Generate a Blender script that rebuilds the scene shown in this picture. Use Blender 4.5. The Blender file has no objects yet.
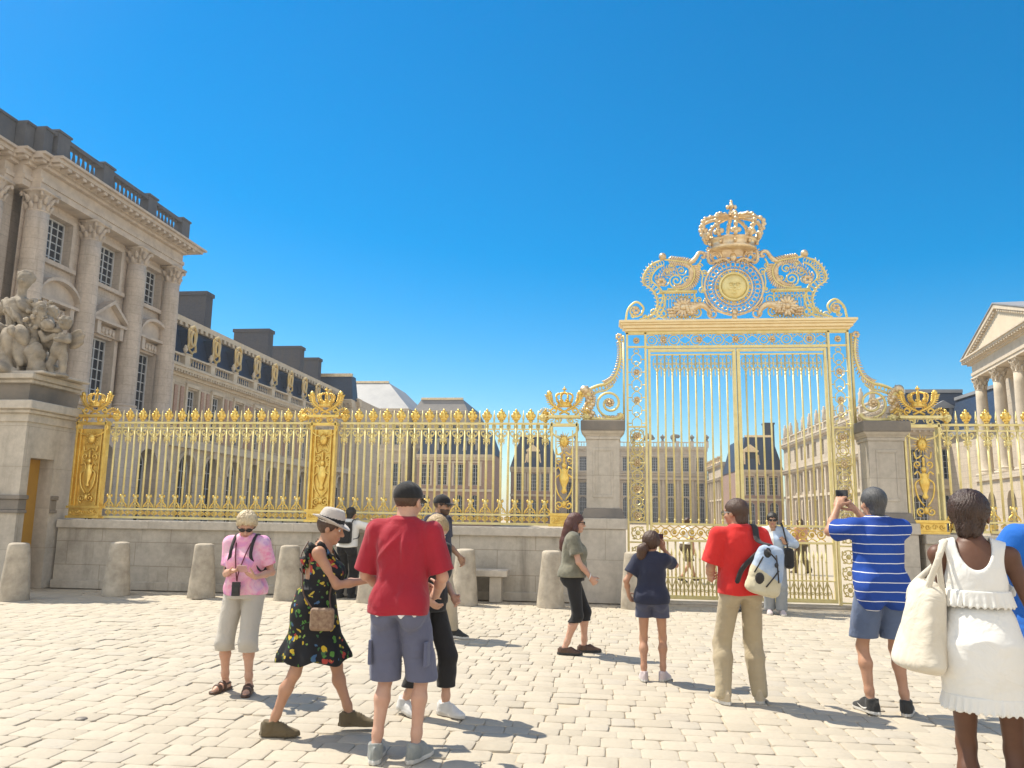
import bpy, bmesh, math, random
import numpy as np
from mathutils import Vector, Matrix, Euler

scene = bpy.context.scene
COL = scene.collection
PI = math.pi
R = math.radians
rnd = random.Random(7)

# ------------------------------------------------------------------ materials
def lin(r, g, b):
    def f(c):
        c /= 255.0
        return c / 12.92 if c <= 0.04045 else ((c + 0.055) / 1.055) ** 2.4
    return (f(r), f(g), f(b), 1.0)

MATS = {}

class NT:
    def __init__(self, name):
        self.m = bpy.data.materials.new(name)
        self.m.use_nodes = True
        self.t = self.m.node_tree
        self.b = self.t.nodes['Principled BSDF']
    def n(self, kind, **kw):
        x = self.t.nodes.new(kind)
        for k, v in kw.items():
            if k.startswith('i_'):
                x.inputs[k[2:].replace('_', ' ')].default_value = v
            else:
                setattr(x, k, v)
        return x
    def l(self, a, b):
        self.t.links.new(a, b)
    def mix(self, fac, a, b, blend='MIX'):
        x = self.t.nodes.new('ShaderNodeMix')
        x.data_type = 'RGBA'; x.blend_type = blend
        for sock, v in ((x.inputs[0], fac), (x.inputs[6], a), (x.inputs[7], b)):
            if isinstance(v, (int, float)):
                sock.default_value = v
            elif isinstance(v, tuple):
                sock.default_value = v
            else:
                self.l(v, sock)
        return x.outputs[2]
    def ramp(self, fac, stops):
        x = self.t.nodes.new('ShaderNodeValToRGB')
        e = x.color_ramp.elements
        while len(e) < len(stops):
            e.new(0.5)
        for i, (p, c) in enumerate(stops):
            e[i].position = p; e[i].color = c
        self.l(fac, x.inputs[0])
        return x.outputs[0]
    def noise(self, scale, detail=4, rough=0.55, vec=None, out='Fac', dist=0.0):
        x = self.n('ShaderNodeTexNoise')
        x.inputs['Scale'].default_value = scale
        x.inputs['Detail'].default_value = detail
        x.inputs['Roughness'].default_value = rough
        x.inputs['Distortion'].default_value = dist
        if vec is not None:
            self.l(vec, x.inputs['Vector'])
        return x.outputs[out]
    def coord(self, kind='Object'):
        return self.n('ShaderNodeTexCoord').outputs[kind]
    def position(self):
        return self.n('ShaderNodeNewGeometry').outputs['Position']
    def base(self, s):
        self.l(s, self.b.inputs['Base Color'])
    def bump(self, h, strength=0.3, dist=0.01, prev=None):
        x = self.n('ShaderNodeBump')
        x.inputs['Strength'].default_value = strength
        x.inputs['Distance'].default_value = dist
        self.l(h, x.inputs['Height'])
        if prev is not None:
            self.l(prev, x.inputs['Normal'])
        self.l(x.outputs[0], self.b.inputs['Normal'])
        return x.outputs[0]

def plain(name, c1, c2=None, scale=6.0, rough=0.6, metal=0.0, bump=0.0, bscale=40.0, bdist=0.004, spec=0.5):
    k = NT(name)
    v = k.position() if scale < 0 else k.coord()
    if c2 is None:
        c2 = tuple(x * 0.82 for x in c1[:3]) + (1,)
    k.base(k.mix(k.ramp(k.noise(abs(scale), 5, 0.6, v), [(0.3, (0, 0, 0, 1)), (0.7, (1, 1, 1, 1))]), c1, c2))
    k.b.inputs['Roughness'].default_value = rough
    k.b.inputs['Metallic'].default_value = metal
    k.b.inputs['Specular IOR Level'].default_value = spec
    if bump:
        k.bump(k.noise(bscale, 4, 0.6, v), bump, bdist)
    MATS[name] = k.m
    return k.m

def masonry(name, c1, c2, joint, bw=1.1, bh=0.42, grime=(0.10, 0.085, 0.065, 1), grime_amt=0.45, jw=0.012, rough=0.85, bump=0.35):
    """dressed stone: blocks laid out along (x+y, z) of world space, weathering, stains"""
    k = NT(name)
    p = k.position()
    s = k.n('ShaderNodeSeparateXYZ'); k.l(p, s.inputs[0])
    a = k.n('ShaderNodeMath', operation='ADD'); k.l(s.outputs[0], a.inputs[0]); k.l(s.outputs[1], a.inputs[1])
    c = k.n('ShaderNodeCombineXYZ'); k.l(a.outputs[0], c.inputs[0]); k.l(s.outputs[2], c.inputs[1])
    br = k.n('ShaderNodeTexBrick')
    k.l(c.outputs[0], br.inputs['Vector'])
    br.inputs['Scale'].default_value = 1.0
    br.inputs['Brick Width'].default_value = bw
    br.inputs['Row Height'].default_value = bh
    br.inputs['Mortar Size'].default_value = jw
    br.inputs['Mortar Smooth'].default_value = 0.3
    br.inputs['Bias'].default_value = 0.0
    br.inputs['Color1'].default_value = c1
    br.inputs['Color2'].default_value = c2
    br.inputs['Mortar'].default_value = joint
    big = k.noise(0.55, 6, 0.62, p)
    fine = k.noise(9.0, 6, 0.65, p)
    col = k.mix(k.ramp(fine, [(0.35, (0, 0, 0, 1)), (0.75, (0.55, 0.55, 0.55, 1))]), br.outputs['Color'], tuple(x * 0.62 for x in c2[:3]) + (1,))
    g = k.ramp(big, [(0.5, (0, 0, 0, 1)), (0.72, (grime_amt,) * 3 + (1,))])
    # streaks of dirt running down
    st = k.n('ShaderNodeVectorMath', operation='MULTIPLY'); k.l(p, st.inputs[0]); st.inputs[1].default_value = (3.0, 3.0, 0.35)
    stn = k.ramp(k.noise(1.0, 5, 0.6, st.outputs[0]), [(0.52, (0, 0, 0, 1)), (0.75, (grime_amt,) * 3 + (1,))])
    col = k.mix(g, col, grime)
    col = k.mix(stn, col, grime)
    k.base(col)
    k.b.inputs['Roughness'].default_value = rough
    k.b.inputs['Specular IOR Level'].default_value = 0.25
    b1 = k.bump(fine, 0.25, 0.006)
    inv = k.n('ShaderNodeMath', operation='SUBTRACT'); inv.inputs[0].default_value = 1.0; k.l(br.outputs['Fac'], inv.inputs[1])
    k.bump(inv.outputs[0], bump, 0.012, b1)
    MATS[name] = k.m
    return k.m

def fabric(name, c1, c2=None, rough=0.85, scale=3.0, weave=260.0, sheen=0.15):
    k = NT(name)
    v = k.coord()
    if c2 is None:
        c2 = tuple(x * 0.75 for x in c1[:3]) + (1,)
    k.base(k.mix(k.ramp(k.noise(scale, 6, 0.6, v), [(0.3, (0, 0, 0, 1)), (0.7, (1, 1, 1, 1))]), c1, c2))
    k.b.inputs['Roughness'].default_value = rough
    k.b.inputs['Specular IOR Level'].default_value = 0.2
    k.b.inputs['Sheen Weight'].default_value = sheen
    b = k.bump(k.noise(weave, 2, 0.5, v), 0.25, 0.002)
    k.bump(k.noise(8, 3, 0.5, v, dist=.8), 0.5, 0.03, b)
    MATS[name] = k.m
    return k.m

def skin(name, c1, c2):
    k = NT(name)
    v = k.coord()
    k.base(k.mix(k.ramp(k.noise(9, 5, 0.6, v), [(0.3, (0, 0, 0, 1)), (0.75, (1, 1, 1, 1))]), c1, c2))
    k.b.inputs['Roughness'].default_value = 0.5
    k.b.inputs['Specular IOR Level'].default_value = 0.35
    k.b.inputs['Subsurface Weight'].default_value = 0.06
    k.b.inputs['Subsurface Radius'].default_value = (0.02, 0.008, 0.004)
    k.b.inputs['Subsurface Scale'].default_value = 0.5
    k.bump(k.noise(120, 3, 0.6, v), 0.12, 0.002)
    MATS[name] = k.m
    return k.m

def hair_mat(name, c1, c2, rough=0.45):
    k = NT(name)
    v = k.coord()
    s = k.n('ShaderNodeVectorMath', operation='MULTIPLY'); k.l(v, s.inputs[0]); s.inputs[1].default_value = (60, 60, 9)
    n = k.noise(2.0, 5, 0.7, s.outputs[0])
    k.base(k.mix(k.ramp(n, [(0.3, (0, 0, 0, 1)), (0.7, (1, 1, 1, 1))]), c1, c2))
    k.b.inputs['Roughness'].default_value = rough
    k.bump(n, 0.7, 0.01)
    MATS[name] = k.m
    return k.m

# ------------------------------------------------------------------ mesh builder
class MB:
    def __init__(self, T=None):
        self.v = []; self.f = []; self.mi = []; self.T = T
    def add(self, vs, fs, mi=0):
        o = len(self.v)
        if self.T:
            vs = [self.T(*p) for p in vs]
        self.v.extend(tuple(p) for p in vs)
        for f in fs:
            self.f.append(tuple(i + o for i in f)); self.mi.append(mi)
        return self
    def box(self, x0, x1, y0, y1, z0, z1, mi=0):
        if x0 > x1: x0, x1 = x1, x0
        if y0 > y1: y0, y1 = y1, y0
        if z0 > z1: z0, z1 = z1, z0
        vs = [(x, y, z) for x in (x0, x1) for y in (y0, y1) for z in (z0, z1)]
        return self.add(vs, [(0, 1, 3, 2), (4, 6, 7, 5), (0, 4, 5, 1), (2, 3, 7, 6), (0, 2, 6, 4), (1, 5, 7, 3)], mi)
    def taper(self, cx, cy, z0, z1, hx0, hy0, hx1, hy1, mi=0):
        vs = [(cx + sx * hx0, cy + sy * hy0, z0) for sx, sy in ((-1, -1), (1, -1), (1, 1), (-1, 1))] + \
             [(cx + sx * hx1, cy + sy * hy1, z1) for sx, sy in ((-1, -1), (1, -1), (1, 1), (-1, 1))]
        return self.add(vs, [(3, 2, 1, 0), (4, 5, 6, 7), (0, 1, 5, 4), (1, 2, 6, 5), (2, 3, 7, 6), (3, 0, 4, 7)], mi)
    def obox(self, c, h, M, mi=0):
        c = Vector(c)
        vs = [c + M @ Vector((sx * h[0], sy * h[1], sz * h[2])) for sx in (-1, 1) for sy in (-1, 1) for sz in (-1, 1)]
        return self.add(vs, [(0, 1, 3, 2), (4, 6, 7, 5), (0, 4, 5, 1), (2, 3, 7, 6), (0, 2, 6, 4), (1, 5, 7, 3)], mi)
    def tube(self, pts, r, n=6, closed=False, mi=0, flat=1.0, ref=None):
        P = [Vector(p) for p in pts]
        m = len(P)
        rs = r if isinstance(r, (list, tuple)) else [r] * m
        vs = []
        ref = Vector(ref) if ref else Vector((0, 1, 0))
        for i in range(m):
            a = P[(i - 1) % m] if (closed or i > 0) else P[i]
            b = P[(i + 1) % m] if (closed or i < m - 1) else P[i]
            t = (b - a)
            if t.length < 1e-9: t = Vector((0, 0, 1))
            t.normalize()
            s = t.cross(ref)
            if s.length < 0.15:
                s = t.cross(Vector((1, 0.1, 0)))
            s.normalize()
            u = s.cross(t)
            for k in range(n):
                ang = 2 * PI * k / n
                vs.append(P[i] + s * (math.cos(ang) * rs[i]) + u * (math.sin(ang) * rs[i] * flat))
        fs = []
        for i in range(m if closed else m - 1):
            j = (i + 1) % m
            for k in range(n):
                k2 = (k + 1) % n
                fs.append((i * n + k, i * n + k2, j * n + k2, j * n + k))
        if not closed:
            fs.append(tuple(range(n))[::-1]); fs.append(tuple((m - 1) * n + k for k in range(n)))
        return self.add(vs, fs, mi)
    def ball(self, c, r, nu=8, nv=6, mi=0, M=None):
        c = Vector(c)
        rr = r if isinstance(r, (tuple, list)) else (r, r, r)
        vs = []
        for j in range(1, nv):
            th = PI * j / nv
            for i in range(nu):
                ph = 2 * PI * i / nu
                q = Vector((rr[0] * math.sin(th) * math.cos(ph), rr[1] * math.sin(th) * math.sin(ph), rr[2] * math.cos(th)))
                if M: q = M @ q
                vs.append(c + q)
        top = Vector((0, 0, rr[2])); bot = Vector((0, 0, -rr[2]))
        if M: top = M @ top; bot = M @ bot
        vs.append(c + top); vs.append(c + bot)
        it, ib = len(vs) - 2, len(vs) - 1
        fs = []
        for j in range(nv - 2):
            for i in range(nu):
                i2 = (i + 1) % nu
                fs.append((j * nu + i, (j + 1) * nu + i, (j + 1) * nu + i2, j * nu + i2))
        for i in range(nu):
            i2 = (i + 1) % nu
            fs.append((it, i, i2)); fs.append((ib, (nv - 2) * nu + i2, (nv - 2) * nu + i))
        return self.add(vs, fs, mi)
    def lathe(self, prof, c, n=12, mi=0, a0=0.0, a1=2 * PI, sx=1.0, sy=1.0):
        full = abs(a1 - a0 - 2 * PI) < 1e-6
        m = n if full else n + 1
        vs = []
        for (r, z) in prof:
            for k in range(m):
                a = a0 + (a1 - a0) * k / n
                vs.append((c[0] + sx * r * math.cos(a), c[1] + sy * r * math.sin(a), c[2] + z))
        fs = []
        for j in range(len(prof) - 1):
            for k in range(n):
                k2 = (k + 1) % m
                fs.append((j * m + k, j * m + k2, (j + 1) * m + k2, (j + 1) * m + k))
        if full:
            fs.append(tuple(range(m))[::-1]); fs.append(tuple((len(prof) - 1) * m + k for k in range(m)))
        return self.add(vs, fs, mi)
    def prism(self, poly, a0, a1, plane='XZ', mi=0):
        def mk(p, a):
            if plane == 'XZ': return (p[0], a, p[1])
            if plane == 'YZ': return (a, p[0], p[1])
            return (p[0], p[1], a)
        n = len(poly)
        vs = [mk(p, a0) for p in poly] + [mk(p, a1) for p in poly]
        fs = [tuple(range(n))[::-1], tuple(range(n, 2 * n))] + [(i, (i + 1) % n, n + (i + 1) % n, n + i) for i in range(n)]
        return self.add(vs, fs, mi)
    def build(self, name, mats, parent=None, smooth=False, bevel=0.0, origin=None, recalc=True, bseg=2):
        """vertices are world coordinates; origin = world place of the thing (parent's root)"""
        if not isinstance(mats, (list, tuple)): mats = [mats]
        if origin is None:
            r = parent
            origin = Vector((0, 0, 0))
            while r is not None:
                origin = origin + Vector(r.location); r = r.parent
        else:
            origin = Vector(origin)
        me = bpy.data.meshes.new(name)
        me.from_pydata([tuple(Vector(p) - origin) for p in self.v], [], self.f)
        for m in mats: me.materials.append(m)
        me.polygons.foreach_set('material_index', self.mi)
        if recalc:
            bm = bmesh.new(); bm.from_mesh(me)
            bmesh.ops.recalc_face_normals(bm, faces=bm.faces)
            bm.to_mesh(me); bm.free()
        if smooth:
            me.polygons.foreach_set('use_smooth', [True] * len(me.polygons))
        me.update()
        o = bpy.data.objects.new(name, me)
        COL.objects.link(o)
        if parent is not None:
            o.parent = parent
        else:
            o.location = origin
        if bevel > 0:
            b = o.modifiers.new('bevel', 'BEVEL'); b.width = bevel; b.segments = bseg; b.limit_method = 'ANGLE'; b.angle_limit = R(40)
            b.use_clamp_overlap = True
        return o

def thing(name, label, cat, loc=(0, 0, 0), group=None, rz=0.0):
    o = bpy.data.objects.new(name, None)
    o.empty_display_size = 0.2
    COL.objects.link(o)
    o.location = loc; o.rotation_euler = (0, 0, rz)
    o['label'] = label; o['category'] = cat
    if group: o['group'] = group
    return o

def tag(o, label=None, cat=None, group=None, kind=None):
    if label: o['label'] = label
    if cat: o['category'] = cat
    if group: o['group'] = group
    if kind: o['kind'] = kind
    return o

def copy_part(o, parent, loc):
    c = o.copy(); COL.objects.link(c); c.parent = parent; c.location = loc
    for ch in o.children:
        d = ch.copy(); COL.objects.link(d); d.parent = c
    return c

def copy_tree(root, loc, label, group=None):
    r = root.copy(); COL.objects.link(r); r.location = loc
    r['label'] = label
    if group: r['group'] = group
    for ch in list(root.children):
        c = ch.copy(); COL.objects.link(c); c.parent = r
        for g in list(ch.children):
            d = g.copy(); COL.objects.link(d); d.parent = c
    return r

# ------------------------------------------------------------------ curves in a vertical plane
def catmull(pts, n=8):
    P = [Vector(p) for p in pts]
    P = [2 * P[0] - P[1]] + P + [2 * P[-1] - P[-2]]
    out = []
    for i in range(1, len(P) - 2):
        for k in range(n):
            t = k / n
            a, b, c, d = P[i - 1], P[i], P[i + 1], P[i + 2]
            out.append(0.5 * ((2 * b) + (c - a) * t + (2 * a - 5 * b + 4 * c - d) * t * t + (3 * b - a - 3 * c + d) * t ** 3))
    out.append(P[-2])
    return out

def spiral(cx, y, cz, r0, r1, a0, turns, n=14, sgn=1):
    m = max(6, int(n * abs(turns)))
    return [(cx + (r0 + (r1 - r0) * k / m) * math.cos(a0 + sgn * 2 * PI * turns * k / m), y,
             cz + (r0 + (r1 - r0) * k / m) * math.sin(a0 + sgn * 2 * PI * turns * k / m)) for k in range(m + 1)]

def circle(cx, y, cz, r, n=16):
    return [(cx + r * math.cos(2 * PI * k / n), y, cz + r * math.sin(2 * PI * k / n)) for k in range(n)]

def leafs(mb, pts, r0, r1, step=1, w=1.0, y=None):
    """a string of leaf-like lumps along a path (acanthus)"""
    m = len(pts)
    for i in range(0, m - 1, step):
        t = i / max(1, m - 1)
        r = r0 + (r1 - r0) * t
        a = Vector(pts[i]); b = Vector(pts[min(i + 1, m - 1)])
        d = (b - a)
        if d.length < 1e-6: continue
        d.normalize()
        ang = math.atan2(d.z, d.x)
        for s in (-1, 1):
            M = Euler((0, -(ang + s * 0.95), 0)).to_matrix()
            c = a + M @ Vector((r * 1.0, 0, 0))
            mb.ball(c, (r * 1.05, r * 0.42, r * 0.30 * w), 6, 4, 0, M)
# ------------------------------------------------------------------ material library
STONE = masonry('limestone', (0.58, 0.495, 0.415, 1), (0.53, 0.45, 0.375, 1), (0.37, 0.31, 0.255, 1), 1.15, 0.42, grime_amt=0.28, jw=0.008)
STONE_W = masonry('warm_limestone', (0.57, 0.485, 0.375, 1), (0.51, 0.43, 0.33, 1), (0.34, 0.28, 0.21, 1), 1.3, 0.5, grime_amt=0.22)
STONE_L = masonry('low_wall_stone', (0.53, 0.475, 0.395, 1), (0.48, 0.43, 0.355, 1), (0.34, 0.29, 0.225, 1), 1.45, 0.46, grime_amt=0.62, jw=0.008)
STONE_P = masonry('gate_pillar_stone', (0.56, 0.505, 0.425, 1), (0.53, 0.475, 0.40, 1), (0.40, 0.345, 0.275, 1), 3.0, 0.78, grime_amt=0.32, jw=0.006)
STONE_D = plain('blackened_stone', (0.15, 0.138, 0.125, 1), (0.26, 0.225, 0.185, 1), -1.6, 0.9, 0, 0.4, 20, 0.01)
TRIM = plain('carved_limestone', (0.58, 0.495, 0.41, 1), (0.42, 0.355, 0.295, 1), -2.2, 0.85, 0, 0.3, 18, 0.012, 0.25)
DARKRAIL = plain('blackened_shaded_balustrade_stone', (0.075, 0.082, 0.098, 1), (0.12, 0.122, 0.13, 1), -1.6, 0.9, 0, 0.4, 20, 0.01)  # blackened stone, with the balustrade's shade also put into the colour
TRIM_W = plain('warm_trim_stone', (0.60, 0.515, 0.40, 1), (0.48, 0.405, 0.305, 1), -2.2, 0.85, 0, 0.3, 18, 0.012, 0.25)  # one warm trim colour for wings, portico and far blocks
PLASTER = plain('cream_render', (0.62, 0.53, 0.39, 1), (0.56, 0.47, 0.345, 1), -1.2, 0.9, 0, 0.1, 18, 0.006, 0.2)
BRICK = masonry('red_brick', (0.36, 0.235, 0.19, 1), (0.31, 0.195, 0.155, 1), (0.45, 0.36, 0.29, 1), 0.24, 0.08, grime_amt=0.15, jw=0.009)
BRICK_P = masonry('faded_pink_brick', (0.46, 0.30, 0.23, 1), (0.40, 0.25, 0.19, 1), (0.46, 0.36, 0.28, 1), 0.24, 0.08, grime_amt=0.15, jw=0.009)
GILTSTONE = gold_stone = plain('partly_gilded_stone', (0.66, 0.45, 0.13, 1), (0.52, 0.42, 0.27, 1), -2.6, 0.5, 0.2, 0.3, 18, 0.012)
BRICK_D = masonry('chimney_brick', (0.070, 0.078, 0.100, 1), (0.058, 0.064, 0.086, 1), (0.09, 0.085, 0.085, 1), 0.3, 0.1, grime_amt=0.4)
LEAD = plain('lead_roof', (0.30, 0.30, 0.30, 1), (0.22, 0.225, 0.235, 1), -0.6, 0.6, 0.1, 0.1, 8, 0.01)
LEAD_D = plain('dark_lead', (0.17, 0.16, 0.155, 1), (0.24, 0.22, 0.20, 1), -0.7, 0.6, 0.1, 0.1, 8, 0.01)

def slate_mat():
    k = NT('slate_roof')
    p = k.position()
    s = k.n('ShaderNodeSeparateXYZ'); k.l(p, s.inputs[0])
    a = k.n('ShaderNodeMath', operation='ADD'); k.l(s.outputs[0], a.inputs[0]); k.l(s.outputs[1], a.inputs[1])
    c = k.n('ShaderNodeCombineXYZ'); k.l(a.outputs[0], c.inputs[0]); k.l(s.outputs[2], c.inputs[1])
    br = k.n('ShaderNodeTexBrick'); k.l(c.outputs[0], br.inputs['Vector'])
    for nm, v in (('Scale', 1.0), ('Brick Width', 0.3), ('Row Height', 0.2), ('Mortar Size', 0.008), ('Color1', (0.010, 0.026, 0.060, 1)), ('Color2', (0.016, 0.036, 0.075, 1)), ('Mortar', (0.006, 0.012, 0.03, 1))):
        br.inputs[nm].default_value = v
    k.base(k.mix(k.ramp(k.noise(0.7, 5, 0.6, p), [(0.4, (0, 0, 0, 1)), (0.8, (0.6, 0.6, 0.6, 1))]), br.outputs['Color'], (0.028, 0.046, 0.075, 1)))
    k.b.inputs['Roughness'].default_value = 0.5
    k.bump(br.outputs['Fac'], 0.3, 0.01)
    return k.m
SLATE = slate_mat()
GLASS = plain('window_glass', (0.018, 0.024, 0.034, 1), (0.03, 0.036, 0.048, 1), -0.8, 0.08, 0.0)
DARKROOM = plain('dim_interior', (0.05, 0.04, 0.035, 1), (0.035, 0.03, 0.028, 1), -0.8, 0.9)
JOINERY = plain('pale_window_paint', (0.55, 0.56, 0.57, 1), (0.46, 0.48, 0.50, 1), -3, 0.55)

def gold_mat(name, c1, c2, metal, rough):
    k = NT(name)
    p = k.position()
    k.base(k.mix(k.ramp(k.noise(7, 5, 0.65, p), [(0.35, (0, 0, 0, 1)), (0.75, (1, 1, 1, 1))]), c1, c2))
    k.b.inputs['Metallic'].default_value = metal
    rr = k.n('ShaderNodeMapRange'); k.l(k.noise(22, 4, 0.6, p), rr.inputs[0])
    rr.inputs[3].default_value = rough - 0.1; rr.inputs[4].default_value = rough + 0.14
    k.l(rr.outputs[0], k.b.inputs['Roughness'])
    k.bump(k.noise(60, 4, 0.6, p), 0.25, 0.004)
    MATS[name] = k.m
    return k.m
GOLD = gold_mat('gold_leaf', (0.88, 0.65, 0.19, 1), (0.66, 0.42, 0.09, 1), 0.72, 0.36)
GOLDBAR = gold_mat('gilded_iron', (0.80, 0.69, 0.34, 1), (0.68, 0.55, 0.21, 1), 0.35, 0.42)
GOLDPALE = gold_mat('pale_gilding', (0.84, 0.68, 0.44, 1), (0.52, 0.36, 0.20, 1), 0.65, 0.36)
GOLDCORN = gold_mat('cornice_gilding', (0.88, 0.72, 0.43, 1), (0.80, 0.62, 0.33, 1), 0.25, 0.42)
OCHRE = plain('ochre_door_paint', (0.50, 0.27, 0.04, 1), (0.42, 0.22, 0.035, 1), -3, 0.5)
IRON = plain('dark_ironwork', (0.16, 0.14, 0.12, 1), (0.22, 0.19, 0.16, 1), -6, 0.6, 0.4)

def cobble_mat():
    k = NT('worn_paving_stone')
    p = k.position()
    g = k.n('ShaderNodeNewGeometry')
    isl = g.outputs['Random Per Island']
    c = k.ramp(isl, [(0.0, (0.41, 0.358, 0.275, 1)), (0.35, (0.45, 0.393, 0.305, 1)), (0.7, (0.475, 0.415, 0.32, 1)), (1.0, (0.425, 0.378, 0.305, 1))])
    sp = k.ramp(k.noise(22, 6, 0.7, p), [(0.45, (0, 0, 0, 1)), (0.8, (0.45, 0.45, 0.45, 1))])
    c = k.mix(sp, c, (0.34, 0.29, 0.22, 1))
    st = k.ramp(k.noise(0.5, 5, 0.6, p), [(0.45, (0, 0, 0, 1)), (0.8, (0.4, 0.4, 0.4, 1))])
    c = k.mix(st, c, (0.40, 0.35, 0.27, 1))
    dk = k.ramp(k.noise(1.7, 7, 0.68, p, dist=.5), [(0.58, (0, 0, 0, 1)), (0.74, (0.5, 0.5, 0.5, 1))])
    c = k.mix(dk, c, (0.27, 0.22, 0.165, 1))
    k.base(c)
    k.b.inputs['Roughness'].default_value = 0.75
    k.b.inputs['Specular IOR Level'].default_value = 0.3
    b = k.bump(k.noise(7, 5, 0.6, p), 0.5, 0.02)
    k.bump(k.noise(45, 5, 0.7, p), 0.35, 0.006, b)
    return k.m
COBBLE = cobble_mat()
SAND = plain('joint_sand', (0.52, 0.44, 0.33, 1), (0.42, 0.355, 0.26, 1), -9, 0.95, 0, 0.5, 60, 0.01, 0.1)
COURT = plain('courtyard_ground', (0.47, 0.40, 0.30, 1), (0.42, 0.355, 0.265, 1), -2.5, 0.9, 0, 0.5, 12, 0.02, 0.15)
BOLL = plain('bollard_stone', (0.53, 0.465, 0.37, 1), (0.30, 0.26, 0.205, 1), -4.5, 0.9, 0, 0.6, 26, 0.012, 0.2)
STATUE = plain('weathered_statue_stone', (0.46, 0.39, 0.30, 1), (0.19, 0.165, 0.13, 1), -3.2, 0.9, 0, 0.5, 30, 0.015, 0.2)
# ------------------------------------------------------------------ ground
def ground():
    mb = MB()
    mb.add([(-400, -60, -0.017), (400, -60, -0.017), (400, 15.2, -0.017), (-400, 15.2, -0.017)], [(0, 1, 2, 3)])
    o = mb.build('square_ground', SAND); tag(o, 'sandy bed between the paving stones of the square', 'ground', kind='structure')
    mb = MB()
    mb.add([(-400, 15.2, -0.03), (400, 15.2, -0.03), (400, 1500, -0.03), (-400, 1500, -0.03)], [(0, 1, 2, 3)])
    o = mb.build('courtyard', COURT); tag(o, 'pale paved courtyard behind the gilded fence', 'ground', kind='structure')
    # worn, uneven paving stones, each its own block with a rounded top
    r = random.Random(3)
    V = []; F = []
    def stone(x0, x1, y0, y1, n):
        g = r.uniform(0.0006, 0.0035); h = r.uniform(-0.005, 0.0) - (0.012 if r.random() < .04 else 0)
        tx, ty = r.uniform(-0.010, 0.010), r.uniform(-0.014, 0.014)
        j = lambda: r.uniform(-0.007, 0.007)
        x0 += g; x1 -= g; y0 += g; y1 -= g
        e = r.uniform(0.006, 0.012)
        cx, cy = (x0 + x1) / 2, (y0 + y1) / 2
        cs = [(x0 + j(), y0 + j()), (x1 + j(), y0 + j()), (x1 + j(), y1 + j()), (x0 + j(), y1 + j())]
        o = len(V)
        def ring(k, dz):
            out = []
            for i in range(4):
                p = cs[i]; q = cs[(i + 1) % 4]; pp = cs[i - 1]
                for w, s in ((pp, 0.09), (q, 0.09)):
                    X = p[0] + (w[0] - p[0]) * s; Y = p[1] + (w[1] - p[1]) * s
                    X = cx + (X - cx) * k; Y = cy + (Y - cy) * k
                    out.append((X, Y, h + dz + (X - cx) * tx + (Y - cy) * ty))
            return out
        s = 1 - 2 * e / max(x1 - x0, 0.1)
        rings = [ring(1.0, -0.05), ring(1.0, -e * 0.65), ring((1 + s) / 2, -e * 0.18), ring(s, 0.0)]
        for q in rings: V.extend(q)
        for a in range(3):
            for i in range(8):
                k = (i + 1) % 8
                F.append((o + a * 8 + i, o + a * 8 + k, o + a * 8 + 8 + k, o + a * 8 + 8 + i))
        F.append(tuple(o + 24 + i for i in range(8)))
    y = 2.6
    while y < 14.9:
        d = r.uniform(0.17, 0.24)
        x = -13.0 + r.uniform(-0.2, 0) if y > 9 else -8.0 + r.uniform(-0.2, 0)
        xe = 9.5 if y > 7 else 7.0
        while x < xe:
            w = r.uniform(0.17, 0.30)
            stone(x, x + w, y + r.uniform(-0.008, 0.008), y + d, 0)
            x += w
        y += d
    me = bpy.data.meshes.new('paving_stones')
    me.from_pydata(V, [], F); me.materials.append(COBBLE)
    me.polygons.foreach_set('use_smooth', [True] * len(me.polygons)); me.update()
    o = bpy.data.objects.new('paving_stones', me); COL.objects.link(o)
    tag(o, 'worn cream paving stones of the square', 'paving', kind='structure')
ground()

# ------------------------------------------------------------------ facade helpers (local u along the wall, n outwards, z up)
def face_east(c): return lambda u, n, z: (c + n, u, z)
def face_west(c): return lambda u, n, z: (c - n, u, z)
def face_south(c): return lambda u, n, z: (u, c - n, z)

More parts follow.
